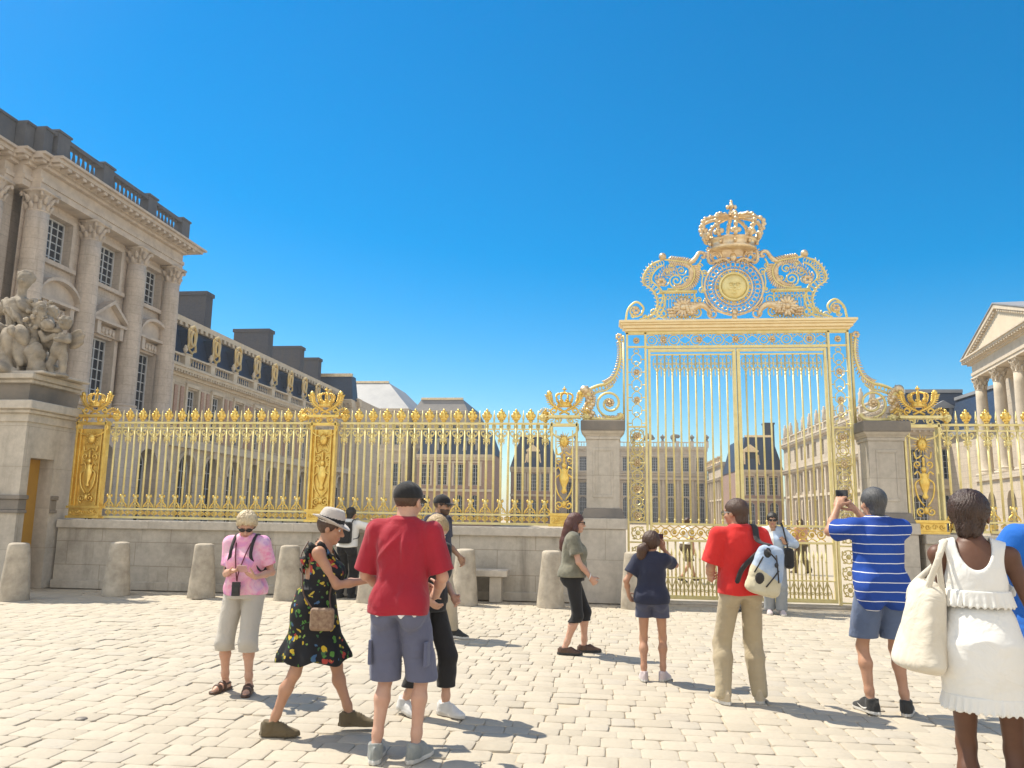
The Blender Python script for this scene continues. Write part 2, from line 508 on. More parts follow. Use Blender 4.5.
def wall_sheet(mb, U0, U1, Z0, Z1, ops, n, depth, mi=0):
    us = sorted({U0, U1} | {o[0] for o in ops} | {o[1] for o in ops})
    zs = sorted({Z0, Z1} | {o[2] for o in ops} | {o[3] for o in ops})
    for i in range(len(us) - 1):
        run = None
        for j in range(len(zs) - 1):
            cu, cz = (us[i] + us[i + 1]) / 2, (zs[j] + zs[j + 1]) / 2
            if any(o[0] < cu < o[1] and o[2] < cz < o[3] for o in ops): continue
            mb.add([(us[i], n, zs[j]), (us[i + 1], n, zs[j]), (us[i + 1], n, zs[j + 1]), (us[i], n, zs[j + 1])], [(0, 1, 2, 3)], mi)
    for o in ops:
        a, b, z0, z1 = o[:4]
        arch = len(o) > 4 and o[4]
        if not arch:
            mb.add([(a, n, z0), (a, n - depth, z0), (a, n - depth, z1), (a, n, z1)], [(0, 1, 2, 3)], mi)
            mb.add([(b, n, z0), (b, n - depth, z0), (b, n - depth, z1), (b, n, z1)], [(0, 1, 2, 3)], mi)
            mb.add([(a, n, z1), (b, n, z1), (b, n - depth, z1), (a, n - depth, z1)], [(0, 1, 2, 3)], mi)
            mb.add([(a, n, z0), (b, n, z0), (b, n - depth, z0), (a, n - depth, z0)], [(0, 1, 2, 3)], mi)
        else:
            w = (b - a) / 2; cu = (a + b) / 2; zsp = z1 - w
            N = 10
            arc = [(cu - w * math.cos(PI * k / N), zsp + w * math.sin(PI * k / N)) for k in range(N + 1)]
            half = N // 2
            vs = [(a, n, z1)] + [(p[0], n, p[1]) for p in arc[:half + 1]]
            mb.add(vs, [(0, k, k + 1) for k in range(1, half + 1)], mi)
            vs = [(b, n, z1)] + [(p[0], n, p[1]) for p in arc[half:]]
            mb.add(vs, [(0, k, k + 1) for k in range(1, half + 1)], mi)
            for k in range(N):
                p, q = arc[k], arc[k + 1]
                mb.add([(p[0], n, p[1]), (q[0], n, q[1]), (q[0], n - depth, q[1]), (p[0], n - depth, p[1])], [(0, 1, 2, 3)], mi)
            for uu in (a, b):
                mb.add([(uu, n, z0), (uu, n - depth, z0), (uu, n - depth, zsp), (uu, n, zsp)], [(0, 1, 2, 3)], mi)

class Windows:
    """one window mesh per kind, copied with its pane along a facade"""
    def __init__(self, T, root, frame=None, glass=None):
        self.T = T; self.root = root; self.c = {}; self.frame = frame or JOINERY; self.glass = glass or GLASS
    def put(self, u, z0, w, h, n, cols=3, rows=6, arch=False, name='window', bar=0.035, sill=True, glass=None):
        key = (round(w, 3), round(h, 3), cols, rows, arch, name)
        ref = self.c.get(key)
        if ref:
            o, (u0, n0, zz0) = ref
            a = Vector(self.T(u, n, z0)); b = Vector(self.T(u0, n0, zz0))
            return copy_part(o, self.root, a - b)
        m = MB(self.T)
        d = 0.06
        fb = bar * 1.8
        x0, x1, z1 = u - w / 2, u + w / 2, z0 + h
        ztop = z1 - (w / 2 if arch else 0)
        m.box(x0, x0 + fb, n, n + d, z0, ztop); m.box(x1 - fb, x1, n, n + d, z0, ztop)
        m.box(x0 + fb, x1 - fb, n, n + d, z0, z0 + fb)
        if not arch: m.box(x0 + fb, x1 - fb, n, n + d, z1 - fb, z1)
        else: m.tube([(u - w / 2 * math.cos(PI * k / 10), n + d / 2, ztop + w / 2 * math.sin(PI * k / 10)) for k in range(11)], fb * 0.6, 4)
        for k in range(1, cols):
            x = x0 + w * k / cols; b2 = bar * (0.9 if (cols % 2 == 0 and k == cols // 2) else 0.55)
            zt = z1 if not arch else ztop + math.sqrt(max(0, (w / 2) ** 2 - (x - u) ** 2))
            m.box(x - b2, x + b2, n + 0.01, n + d * 0.8, z0 + fb, zt - (fb if not arch else 0))
        for k in range(1, rows):
            z = z0 + h * k / rows
            hw = w / 2 if z <= ztop else math.sqrt(max(0, (w / 2) ** 2 - (z - ztop) ** 2))
            m.box(u - hw + fb * 0.5, u + hw - fb * 0.5, n + 0.012, n + d * 0.75, z - bar * 0.5, z + bar * 0.5)
        o = m.build(name, self.frame, self.root)
        g = MB(self.T)
        if not arch:
            g.box(x0 + 0.004, x1 - 0.004, n - 0.03, n + 0.008, z0 + 0.004, z1 - 0.004)
        else:
            poly = [(x0 + .004, z0 + .004), (x1 - .004, z0 + .004)] + [(u + (w / 2 - .004) * math.cos(PI * k / 10), ztop + (w / 2 - .004) * math.sin(PI * k / 10)) for k in range(11)]
            vs = [(p[0], n + 0.008, p[1]) for p in poly] + [(p[0], n - 0.03, p[1]) for p in poly]
            nn = len(poly)
            g.add(vs, [tuple(range(nn)), tuple(range(nn, 2 * nn))[::-1]] + [(i, (i + 1) % nn, nn + (i + 1) % nn, nn + i) for i in range(nn)])
        g.build('pane', glass or self.glass, o)
        self.c[key] = (o, (u, n, z0))
        return o

BAL = [(0.05, 0), (0.075, 0.06), (0.05, 0.1), (0.085, 0.26), (0.075, 0.36), (0.045, 0.55), (0.05, 0.66), (0.07, 0.72), (0.07, 0.78)]
def balustrade(m, U0, U1, n, z0, h, pier_at, pw=0.7, step=0.34, th=0.32, mi=0):
    """piers, plinth, rail and turned balusters along u; skips the piers"""
    k = h / 1.25
    m.box(U0, U1, n - th / 2, n + th / 2, z0, z0 + 0.22 * k, mi)
    m.box(U0, U1, n - th / 2 - 0.03, n + th / 2 + 0.03, z0 + 1.02 * k, z0 + 1.2 * k, mi)
    for p in pier_at:
        m.box(p - pw / 2, p + pw / 2, n - th / 2 - 0.06, n + th / 2 + 0.06, z0 + 0.002, z0 + h, mi)
        m.box(p - pw / 2 - .05, p + pw / 2 + .05, n - th / 2 - 0.11, n + th / 2 + 0.11, z0 + h, z0 + h + 0.1 * k, mi)
    u = U0 + step / 2
    while u < U1:
        if all(abs(u - p) > pw / 2 + 0.16 for p in pier_at):
            prof = [(r * 1.15 * k, (z * 0.8 / 0.78) * k) for r, z in BAL]
            T = m.T; m.T = None
            c = T(u, n, z0 + 0.22 * k) if T else (u, n, z0 + 0.22 * k)
            m.lathe(prof, c, 7, mi)
            m.T = T
        u += step

def corinthian(T, u, n, z0, z1, r):
    """bell, two rows of leaves, corner scrolls and abacus"""
    m = MB(); c = Vector(T(u, n, z0)); h = z1 - z0
    m.lathe([(r * 0.98, -0.06), (r * 1.06, -0.03), (r * 1.06, 0.0), (r * 0.9, 0.03), (r * 0.92, h * 0.45), (r * 1.15, h * 0.86), (r * 1.2, h * 0.88)], c, 16)
    for row, (zz, rr, off) in enumerate(((0.0, 1.0, 0), (h * 0.3, 1.06, PI / 8))):
        for k in range(8):
            a = off + PI / 4 * k
            d = Vector((math.cos(a), math.sin(a), 0))
            p = [c + d * (r * 0.92 * rr) + Vector((0, 0, zz + 0.02)), c + d * (r * 0.98 * rr) + Vector((0, 0, zz + h * 0.22)),
                 c + d * (r * 1.16 * rr) + Vector((0, 0, zz + h * 0.36)), c + d * (r * 1.32 * rr) + Vector((0, 0, zz + h * 0.33))]
            m.tube(p, [r * .22, r * .26, r * .2, r * .1], 6, flat=0.7)
    for k in range(4):
        a = PI / 4 + PI / 2 * k
        d = Vector((math.cos(a), math.sin(a), 0))
        m.tube([c + d * (r * 0.95) + Vector((0, 0, h * 0.55)), c + d * (r * 1.25) + Vector((0, 0, h * 0.8)), c + d * (r * 1.5) + Vector((0, 0, h * 0.84)), c + d * (r * 1.58) + Vector((0, 0, h * 0.7))], [r * .12, r * .14, r * .15, r * .12], 6)
        m.ball(c + d * (r * 1.48) + Vector((0, 0, h * 0.72)), r * 0.17, 6, 5)
        a2 = PI / 2 * k
        m.ball(c + Vector((math.cos(a2) * r * 1.15, math.sin(a2) * r * 1.15, h * 0.9)), r * 0.16, 6, 5)
    m.box(c.x - r * 1.26, c.x + r * 1.26, c.y - r * 1.26, c.y + r * 1.26, c.z + h * 0.88, c.z + h)
    return m

def column_mb(T, u, n, z0, z1, r):
    m = MB(); c = Vector(T(u, n, z0)); h = z1 - z0
    m.box(c.x - r * 1.36, c.x + r * 1.36, c.y - r * 1.36, c.y + r * 1.36, c.z, c.z + r * 0.45)
    prof = [(r * 1.32, r * 0.45), (r * 1.36, r * 0.55), (r * 1.3, r * 0.68), (r * 1.12, r * 0.74), (r * 1.1, r * 0.84), (r * 1.2, r * 0.9), (r * 1.18, r * 1.0), (r * 1.02, r * 1.08)]
    for k in range(9):
        t = k / 8.0
        prof.append((r * (1.0 - 0.13 * t ** 1.8), r * 1.1 + (h - r * 1.1) * t))
    m.lathe(prof, c, 24)
    return m

def cornice_band(m, U0, U1, n0, z0, z1, proj, mi=0, dent=0.0, dz=0.0, dstep=0.5, end=True):
    """stepped cornice; dentils or brackets below the slab"""
    h = z1 - z0
    m.box(U0, U1, n0 - 0.6, n0 + proj * 0.25, z0, z0 + h * 0.25, mi)
    m.box(U0, U1, n0 - 0.6, n0 + proj * 0.4, z0 + h * 0.25, z0 + h * 0.5, mi)
    e = proj if end else 0
    m.box(U0, U1 + e * .8, n0 - 0.6, n0 + proj * 0.85, z0 + h * 0.5, z0 + h * 0.8, mi)
    m.box(U0, U1 + e, n0 - 0.6, n0 + proj, z0 + h * 0.8, z1, mi)
    if dent:
        u = U0 + dstep / 2
        while u < U1:
            m.box(u - dent / 2, u + dent / 2, n0 + proj * 0.4, n0 + proj * 0.8, z0 + h * 0.27, z0 + h * 0.5 - 0.002, mi)
            u += dstep

# ------------------------------------------------------------------ pavilion with giant columns, left
def left_pavilion():
    T = face_east(-22.0)
    root = thing('palace_pavilion', 'tall shaded limestone palace pavilion with giant Corinthian columns at the left edge', 'building', (-22, 30, 0))
    bays = [28.75, 32.2, 35.6]
    ops = []
    for b in bays:
        ops.append((b - 0.75, b + 0.75, 11.4, 13.3)); ops.append((b - 0.75, b + 0.75, 5.85, 9.05))
    m = MB(T)
    wall_sheet(m, 26.6, 37.1, 5.5, 13.75, ops, -0.3, 0.42)
    m.add([(37.1, -0.3, 0), (37.1, -12, 0), (37.1, -12, 14.9), (37.1, -0.3, 14.9)], [(0, 1, 2, 3)])
    m.box(26.7, 37.0, -12, -1.0, 0, 14.95)
    steps = ((26.15, 26.6, -0.7), (25.7, 26.15, -1.1), (18.0, 25.7, -1.5))
    for (a, b, n) in steps:
        m.box(a, b, -12, n, 0, 13.75)
    # ground floor, rusticated courses
    gops = [(b - 0.85, b + 0.85, 0.0, 4.4, True) for b in bays]
    wall_sheet(m, 26.6, 37.3, 0, 5.1, gops, 0.35, 0.9)
    m.add([(37.3, 0.35, 0), (37.3, -0.6, 0), (37.3, -0.6, 5.5), (37.3, 0.35, 5.5)], [(0, 1, 2, 3)])
    m.build('wall', STONE, root)
    m = MB(T)
    m.box(26.6, 37.55, -0.28, 0.65, 5.1, 5.45); m.box(26.6, 37.4, -0.28, 0.52, 5.45, 5.72)
    for b in bays:       # window surrounds, sills, pediments
        for s in (-1, 1):
            m.box(b + s * 0.75, b + s * 0.93, -0.298, -0.22, 11.4, 13.3)
            m.box(b + s * 0.75, b + s * 0.97, -0.298, -0.16, 5.73, 9.15)
        m.box(b - 0.93, b + 0.93, -0.298, -0.22, 13.3, 13.46)
        m.box(b - 1.05, b + 1.05, -0.298, -0.1, 11.22, 11.4)
        m.box(b - 0.97, b + 0.97, -0.298, -0.14, 9.15, 9.55)
        for s in (-1, 1):
            m.box(b + s * 0.82 - .12, b + s * .82 + .12, -0.14, 0.1, 9.1, 9.66)
        m.box(b - 1.2, b + 1.2, -0.298, 0.16, 9.66, 9.78)
        m.T = None
        for q in range(5):
            m.ball((-22.1, b - 0.5 + q * 0.25, 9.33 + 0.05 * (q % 2)), (0.06, 0.12, 0.15), 6, 5)
        m.T = T
    m.T = None
    for i, b in enumerate(bays):
        if i % 2 == 1:    # triangular
            m.prism([(b - 1.2, 9.78), (b + 1.2, 9.78), (b, 10.6)], -22.298, -22.1, 'YZ')
            for s in (-1, 1):
                m.prism([(b + s * 1.25, 9.78), (b + s * 1.25, 9.92), (b, 10.78), (b, 10.6)], -22.29, -21.82, 'YZ')
        else:             # segmental
            arc = [(b + 1.2 * math.cos(PI * k / 12), 9.78 + 0.82 * math.sin(PI * k / 12)) for k in range(13)]
            m.prism(arc, -22.298, -22.1, 'YZ')
            arc2 = [(b + 1.25 * math.cos(PI * k / 12), 9.78 + 0.97 * math.sin(PI * k / 12)) for k in range(13)]
            for k in range(12):
                m.prism([arc[k], arc2[k], arc2[k + 1], arc[k + 1]], -22.29, -21.82, 'YZ')
    m.build('window_surrounds', TRIM, root)
    W = Windows(T, root)
    for b in bays:
        W.put(b, 11.4, 1.5, 1.9, -0.66, 4, 6)
        W.put(b, 5.85, 1.5, 3.2, -0.66, 4, 7)
        W.put(b, 0.0, 1.7, 4.4, -0.45, 4, 6, True, name='arched_window')
    # giant order
    cols = [(36.75, 0.05), (33.75, 0.05), (30.35, 0.05), (27.05, 0.05), (25.6, -0.75), (23.6, -1.15)]
    for u, n in cols:
        column_mb(T, u, n, 5.75, 12.92, 0.47).build('column', STONE, root, smooth=True)
        corinthian(T, u, n, 12.92, 13.72, 0.41).build('capital', TRIM, root, smooth=True)
    m = MB(T)
    for (a, b, n, e) in ((26.6, 37.1, 0.0, True), (26.15, 26.6, -0.4, False), (25.7, 26.15, -0.8, False), (18.0, 25.7, -1.2, False)):
        m.box(a, b, n - 2, n + 0.40, 13.72, 13.98)
        m.box(a, b + (0.03 if e else 0), n - 2, n + 0.46, 13.98, 14.16)
        m.box(a, b, n - 2, n + 0.37, 14.16, 14.52)
        cornice_band(m, a, b, n + 0.36, 14.52, 15.04, .85, 0, 0.22, 0, 0.46, e)
    m.build('entablature', TRIM, root, bevel=0.012)
    m = MB(T)
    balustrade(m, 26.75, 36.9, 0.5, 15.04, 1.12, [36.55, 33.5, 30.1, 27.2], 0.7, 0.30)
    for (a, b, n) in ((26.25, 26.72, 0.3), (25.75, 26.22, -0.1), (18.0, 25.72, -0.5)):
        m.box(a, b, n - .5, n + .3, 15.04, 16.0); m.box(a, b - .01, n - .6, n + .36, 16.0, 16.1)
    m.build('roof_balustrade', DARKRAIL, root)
left_pavilion()

# ------------------------------------------------------------------ long wing behind it
def oval_dormer(T, root, u, z, big, frame_mat, n=-0.35):
    """oeil-de-boeuf: oval carved frame with scrolls and shell, dark opening"""
    m = MB(T)
    a, b = 0.23, 0.40
    pts = [(u + a * math.cos(2 * PI * k / 18), n + 0.14, z + b * math.sin(2 * PI * k / 18)) for k in range(18)]
    m.tube(pts, 0.085, 6, True)
    pts = [(u + a * 1.3 * math.cos(2 * PI * k / 18), n + 0.02, z + b * 1.25 * math.sin(2 * PI * k / 18)) for k in range(18)]
    m.tube(pts, 0.075, 6, True)
    for s in (-1, 1):
        m.tube(catmull([(u + s * 0.14, n + 0.1, z + 0.66), (u + s * 0.34, n + 0.1, z + 0.56), (u + s * 0.44, n + 0.1, z + 0.25), (u + s * 0.36, n + 0.1, z - 0.25), (u + s * 0.43, n + 0.1, z - 0.55), (u + s * 0.22, n + 0.1, z - 0.74)], 4), 0.065, 6)
        m.tube([(u + s * 0.36 + 0.08 * math.cos(k), n + 0.14, z - 0.62 + 0.08 * math.sin(k)) for k in range(6)], 0.045, 5, True)
    m.tube([(u - 0.36, n + 0.1, z + 0.56), (u - 0.15, n + 0.14, z + 0.68), (u, n + 0.16, z + 0.74), (u + 0.15, n + 0.14, z + 0.68), (u + 0.36, n + 0.1, z + 0.56)], 0.09, 6)
    m.tube([(u - 0.24, n + 0.1, z - 0.7), (u, n + 0.14, z - 0.85), (u + 0.24, n + 0.1, z - 0.7)], 0.07, 6)
    m.tube([(u, n + 0.1, z - 0.85), (u, n + 0.08, z - 1.4)], [0.08, 0.12], 6)
    d = m.build('oval_dormer', frame_mat, root, smooth=False)
    m = MB(T); m.box(u - 0.27, u + 0.27, n - 0.9, n - 0.02, z - 0.6, z + 0.5); m.build('dormer_cheeks', SLATE, d)
    g = MB(T)
    poly = [(u + a * math.cos(2 * PI * k / 18), n + 0.1, z + b * math.sin(2 * PI * k / 18)) for k in range(18)]
    poly2 = [(p[0], n - 0.02, p[2]) for p in poly]
    g.add(poly + poly2, [tuple(range(18)), tuple(range(18, 36))[::-1]] + [(i, (i + 1) % 18, 18 + (i + 1) % 18, 18 + i) for i in range(18)])
    g.build('pane', GLASS, d)
    return d

def left_wing():
    T = face_east(-23.5)
    root = thing('palace_wing', 'long receding stone palace wing with slate mansard and gilded oval dormers', 'building', (-23.5, 54, 0))
    cent = [39.55 + 2.93 * k for k in range(0, 11)]
    U1 = 70.6
    ops = [(c - 0.85, c + 0.85, 0.0, 4.62, True) for c in cent] + [(c - 0.62, c + 0.62, 5.6, 8.3) for c in cent]
    m = MB(T)
    wall_sheet(m, 37.0, U1, 0, 9.0, ops, 0.0, 0.5)
    m.add([(U1, 0, 0), (U1, -10, 0), (U1, -10, 9), (U1, 0, 9)], [(0, 1, 2, 3)])
    m.box(37.1, U1 - .05, -10, -1.4, 0, 9.2)
    m.build('wall', STONE_W, root)
    bp = None
    for c in cent:
        for s in (-1, 1):
            if bp is None:
                m = MB(T); m.box(c + s * 0.98, c + s * 1.3, 0.004, 0.07, 5.55, 8.35)
                bp = m.build('brick_panel', BRICK_P, root); b0 = c + s * 1.14
            else:
                copy_part(bp, root, Vector((0, c + s * 1.14 - b0, 0)))
    m = MB(T)
    m.box(37.0, U1, 0, 0.3, 4.95, 5.2); m.box(37.0, U1, 0, 0.18, 5.2, 5.42)
    for c in cent:
        m.box(c - 0.2, c + 0.2, 0.002, 0.22, 4.55, 4.94)
        m.tube([(c - 1.0 * math.cos(PI * k / 12), 0.03, 3.77 + 1.0 * math.sin(PI * k / 12)) for k in range(13)], 0.1, 5)
        for s in (-1, 1):
            m.box(c + s * 0.9, c + s * 1.12, 0.003, 0.12, 3.6, 3.78)
            m.box(c + s * 0.62, c + s * 0.8, 0.003, 0.09, 5.5, 8.4)
        m.box(c - 0.8, c + 0.8, 0.003, 0.12, 8.4, 8.6)
    cornice_band(m, 37.0, U1, 0.0, 8.85, 9.4, 0.55, 0, 0.14, 0, 0.3, False)
    m.build('cornice_and_arches', TRIM_W, root)
    m = MB(T)
    balustrade(m, 37.0, U1, 0.2, 9.4, 0.68, [c - 1.46 for c in cent] + [cent[-1] + 1.46], 0.5, 0.3, 0.26)
    for c in cent[1:]:
        cc = T(c - 1.46, 0.2, 10.1)
        m.T = None
        m.lathe([(0.05, 0), (0.1, 0.04), (0.05, 0.1), (0.13, 0.22), (0.14, 0.34), (0.08, 0.4), (0.1, 0.44), (0.03, 0.56)], cc, 8)
        m.T = T
    m.build('balustrade', TRIM_W, root)
    m = MB(T)
    prof = [(-0.35, 9.42), (-0.75, 11.0), (-1.15, 12.2)]
    vs = []
    for n, z in prof:
        vs += [(37.0, n, z), (U1, n, z)]
    m.add(vs, [(0, 1, 3, 2), (2, 3, 5, 4)])
    m.add([(U1, -0.35, 9.42), (U1, -0.75, 11.0), (U1, -1.15, 12.2), (U1, -9, 12.2), (U1, -9, 9.42)], [(0, 1, 2, 3, 4)])
    rf = m.build('roof', SLATE, root)
    m = MB(T)
    m.box(37.0, U1 + .1, -1.5, -0.95, 12.16, 12.34); m.box(37.0, U1 + .15, -1.6, -0.85, 12.34, 12.66)
    m.add([(37.0, -1.2, 12.6), (U1, -1.2, 12.6), (U1, -6, 13.1), (37.0, -6, 13.1)], [(0, 1, 2, 3)])
    u = 37.3
    while u < U1:
        m.box(u - .12, u + .12, -0.86, -0.8, 12.1, 12.34); u += 0.6
    m.build('ridge_band', TRIM_W, rf)
    for (x0, x1, y0, y1, zt) in ((-29.6, -25.9, 47.6, 48.5, 15.7), (-28.4, -25.6, 56.8, 57.7, 15.35), (-28.4, -25.8, 63.8, 64.7, 15.5), (-28.6, -26.3, 69.4, 70.3, 15.6)):
        m = MB(); m.box(x0, x1, y0, y1, 12.2, zt - 0.25); m.box(x0 - .08, x1 + .08, y0 - .08, y1 + .08, zt - 0.25, zt)
        m.build('chimney', BRICK_D, rf)
    for c in cent[1:]:
        oval_dormer(T, root, c, 11.3, 1, GILTSTONE)
    W = Windows(T, root)
    for c in cent:
        W.put(c, 5.6, 1.24, 2.7, -0.3, 4, 6)
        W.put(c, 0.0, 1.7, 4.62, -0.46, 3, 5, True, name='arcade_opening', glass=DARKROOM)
left_wing()

def mansard(m, x0, x1, y0, y1, z0, z1, ins, mi=0):
    """hipped mansard block"""
    vs = [(x0, y0, z0), (x1, y0, z0), (x1, y1, z0), (x0, y1, z0), (x0 + ins, y0 + ins, z1), (x1 - ins, y0 + ins, z1), (x1 - ins, y1 - ins, z1), (x0 + ins, y1 - ins, z1)]
    m.add(vs, [(0, 1, 5, 4), (1, 2, 6, 5), (2, 3, 7, 6), (3, 0, 4, 7), (4, 5, 6, 7), (0, 3, 2, 1)], mi)

def gable_dormer(T, root, u, z0, w, h, n, mat):
    m = MB(T)
    for s in (-1, 1):
        m.box(u + s * w / 2 - (0.22 if s > 0 else 0), u + s * w / 2 + (0.22 if s < 0 else 0), n - 1.2, n, z0, z0 + h * 0.72)
        m.tube(catmull([(u + s * (w / 2 + 0.5), n - .1, z0 + .1), (u + s * (w / 2 + 0.2), n - .1, z0 + h * .25), (u + s * (w / 2 + 0.1), n - .1, z0 + h * .6)], 4), 0.14, 5)
    m.box(u - w / 2 - .15, u + w / 2 + .15, n - 1.2, n + 0.12, z0 + h * 0.72, z0 + h * 0.8)
    vs = [(u - w / 2 - .1, n + .1, z0 + h * .8), (u + w / 2 + .1, n + .1, z0 + h * .8), (u, n + .1, z0 + h * 1.05), (u - w / 2 - .1, n - 1.2, z0 + h * .8), (u + w / 2 + .1, n - 1.2, z0 + h * .8), (u, n - 1.2, z0 + h * 1.05)]
    m.add(vs, [(0, 1, 2), (3, 5, 4), (0, 2, 5, 3), (1, 4, 5, 2)])
    d = m.build('dormer', mat, root)
    g = MB(T); g.box(u - w / 2 + .22, u + w / 2 - .22, n - 1.0, n - 0.2, z0, z0 + h * .72); g.build('pane', GLASS, d)

def block_south(name, label, x0, x1, y, z_eave, depth, roof, wall_mat, xs, rows, roofmat=None, dormers=(), chim=(), cornice=TRIM_W, dgold=GOLDPALE, eave=0.5, extra=None, win=(1.2, 2.4)):
    """a block facing the square: wall with windows, cornice, roof, dormers, chimneys"""
    T = face_south(y)
    root = thing(name, label, 'building', ((x0 + x1) / 2, y, 0))
    ops = []
    for x in xs:
        for (z, h, ar) in rows:
            ops.append((x - win[0] / 2, x + win[0] / 2, z, z + h, ar))
    m = MB(T)
    wall_sheet(m, x0, x1, 0, z_eave, ops, 0.0, 0.45)
    for xx in (x0, x1):
        m.add([(xx, 0, 0), (xx, -depth, 0), (xx, -depth, z_eave), (xx, 0, z_eave)], [(0, 1, 2, 3)])
    m.add([(x0, -depth, 0), (x1, -depth, 0), (x1, -depth, z_eave), (x0, -depth, z_eave)], [(0, 1, 2, 3)])
    m.build('wall', wall_mat, root)
    m = MB(T)
    cornice_band(m, x0 - .1, x1 + .1, 0.0, z_eave - 0.7, z_eave, eave, 0, 0.16, 0, 0.45, False)
    zb = rows[-1][0] - 0.6 if len(rows) > 1 else 4.8
    m.box(x0 - .05, x1 + .05, 0, 0.2, zb - .2, zb + .1)
    for x in xs:
        for (z, h, ar) in rows:
            if not ar:
                for s in (-1, 1):
                    m.box(x + s * win[0] / 2, x + s * (win[0] / 2 + .22), .003, .1, z - .1, z + h + .15)
                m.box(x - win[0] / 2 - .3, x + win[0] / 2 + .3, .003, .16, z + h + .15, z + h + .36)
    m.build('stone_trim', cornice, root)
    W = Windows(T, root)
    for x in xs:
        for (z, h, ar) in rows:
            W.put(x, z, win[0], h, -0.35, 4, 5, ar)
    if roof:
        z1, ins = roof
        m = MB(); mansard(m, x0 - .1, x1 + .1, y - .1, y + depth, z_eave, z1, ins)
        rf = m.build('roof', roofmat or SLATE, root)
        m = MB()
        m.box(x0 + ins - .15, x1 - ins + .15, y + ins - .25, y + ins + .15, z1 - .08, z1 + .22)
        m.build('roof_ridge', dgold, rf)
        for (a, b, yy, zt) in chim:
            m = MB(); m.box(a, b, y + yy, y + yy + 1.4, z_eave + 1, zt); m.box(a - .1, b + .1, y + yy - .1, y + yy + 1.5, zt, zt + .25)
            m.build('chimney', BRICK_D, rf)
    for (u, w, h) in dormers:
        gable_dormer(T, root, u, z_eave + 0.15, w, h, -0.1, dgold)
    if extra: extra(T, root)
    return root

# corner pavilion at the far end of the wing, tall slate roofs, brick ranges
block_south('slate_pavilion', 'corner block with dark steep slate roof at the end of the long left wing', -30, -23.5, 71.2, 11.9, 1.6, (14.2, .25), STONE_W, [-28.6, -25.2], [(1, 3.4, False), (5.8, 2.7, False)])
block_south('parapet_wing', 'stone wing with level parapet continuing beyond the dark slate corner roof', -30, -23.3, 72.9, 12.2, 7.5, None, STONE_W, [-28.6, -25.2], [(1, 3.4, False), (5.8, 2.7, False)])
block_south('hipped_palace_roof', 'distant palace block with broad pale hipped lead roof over the left wing', -40, -26.3, 104, 15.4, 18, (19.7, 4.2), STONE_W, [-34, -30.5, -27.6], [(5, 3, False), (10.5, 2.6, False)], LEAD, cornice=TRIM_W)
block_south('flat_palace_roof', 'distant stone block with low grey lead roof right of the pale hipped roof', -26.0, -18.6, 106, 15.4, 16, (17.1, .9), STONE_W, [-24.3, -22.2, -20.1], [(6, 3, False), (11, 2.4, False)], LEAD_D)
block_south('brick_palace_range', 'shaded red brick range with slate mansard behind the middle of the fence', -23.4, -13.7, 98, 8.8, 8, (11.9, 1.1), BRICK, [-22.3, -20.2, -18.1, -16.0], [(0.6, 3.2, True), (5.0, 2.6, False)], dormers=[(-20.2, 1.5, 2.2), (-16.6, 1.5, 2.2)], dgold=LEAD)
block_south('brick_palace_pavilion', 'left brick pavilion with blue slate mansard and one gilded dormer', -13.5, -7.2, 115, 8.3, 14, (12.9, 1.3), BRICK, [-12.1, -10.3, -8.5], [(0.5, 3.2, True), (4.9, 2.5, False)], dormers=[(-10.3, 1.7, 3.0)])

def far_front():
    def extra(T, root):
        m = MB(T)
        balustrade(m, -8, 19, 0.1, 14.2, 1.1, [-8 + 2.7 * k for k in range(11)], 0.6, 0.5, 0.3)
        m.box(-8, 19, 0, 0.5, 8.2, 8.6); m.box(-8, 19, 0, 0.35, 9.4, 9.6)
        for k in range(10):
            x = -6.65 + 2.7 * k
            m.box(x + 1.15, x + 1.55, 0.003, 0.25, 0, 8.2)
        m.build('balustrade', TRIM_W, root)
        for k in range(0, 11):
            x = -8 + 2.7 * k
            m = MB()
            c = (x, 149.9, 15.35)
            if k in (3, 6, 8):
                for q in range(7):
                    m.ball((x + rnd.uniform(-.9, .9), 149.9 + rnd.uniform(-.2, .2), 15.5 + rnd.uniform(0, 1.0)), (rnd.uniform(.25, .5), .3, rnd.uniform(.3, .6)), 6, 5)
                m.build('roof_trophy', STONE_D, root)
            else:
                m.lathe([(.2, 0), (.3, .1), (.15, .3), (.42, .7), (.45, .95), (.2, 1.05), (.1, 1.3)], c, 8)
                m.build('roof_urn', STONE_D, root)
    block_south('far_palace_front', 'farthest pale palace front with arched windows and roof balustrade seen through the gate', -8, 19, 150, 14.2, 12, None, STONE_W,
                [-6.65 + 2.7 * k for k in range(10)], [(0.4, 4.6, True), (5.2, 2.4, False), (9.8, 2.6, False)], extra=extra, win=(1.4, 2.4))
far_front()
block_south('brick_mansard_pavilion', 'right brick pavilion with slate mansard and gilded dormer seen behind the gate', 19.0, 24.9, 115, 8.2, 16, (13.0, 1.2), BRICK, [20.4, 22.0, 23.6], [(0.5, 3.2, True), (4.7, 2.5, False)],
            dormers=[(20.6, 1.9, 3.3)], chim=[(23.2, 24.6, 3, 15.0)])

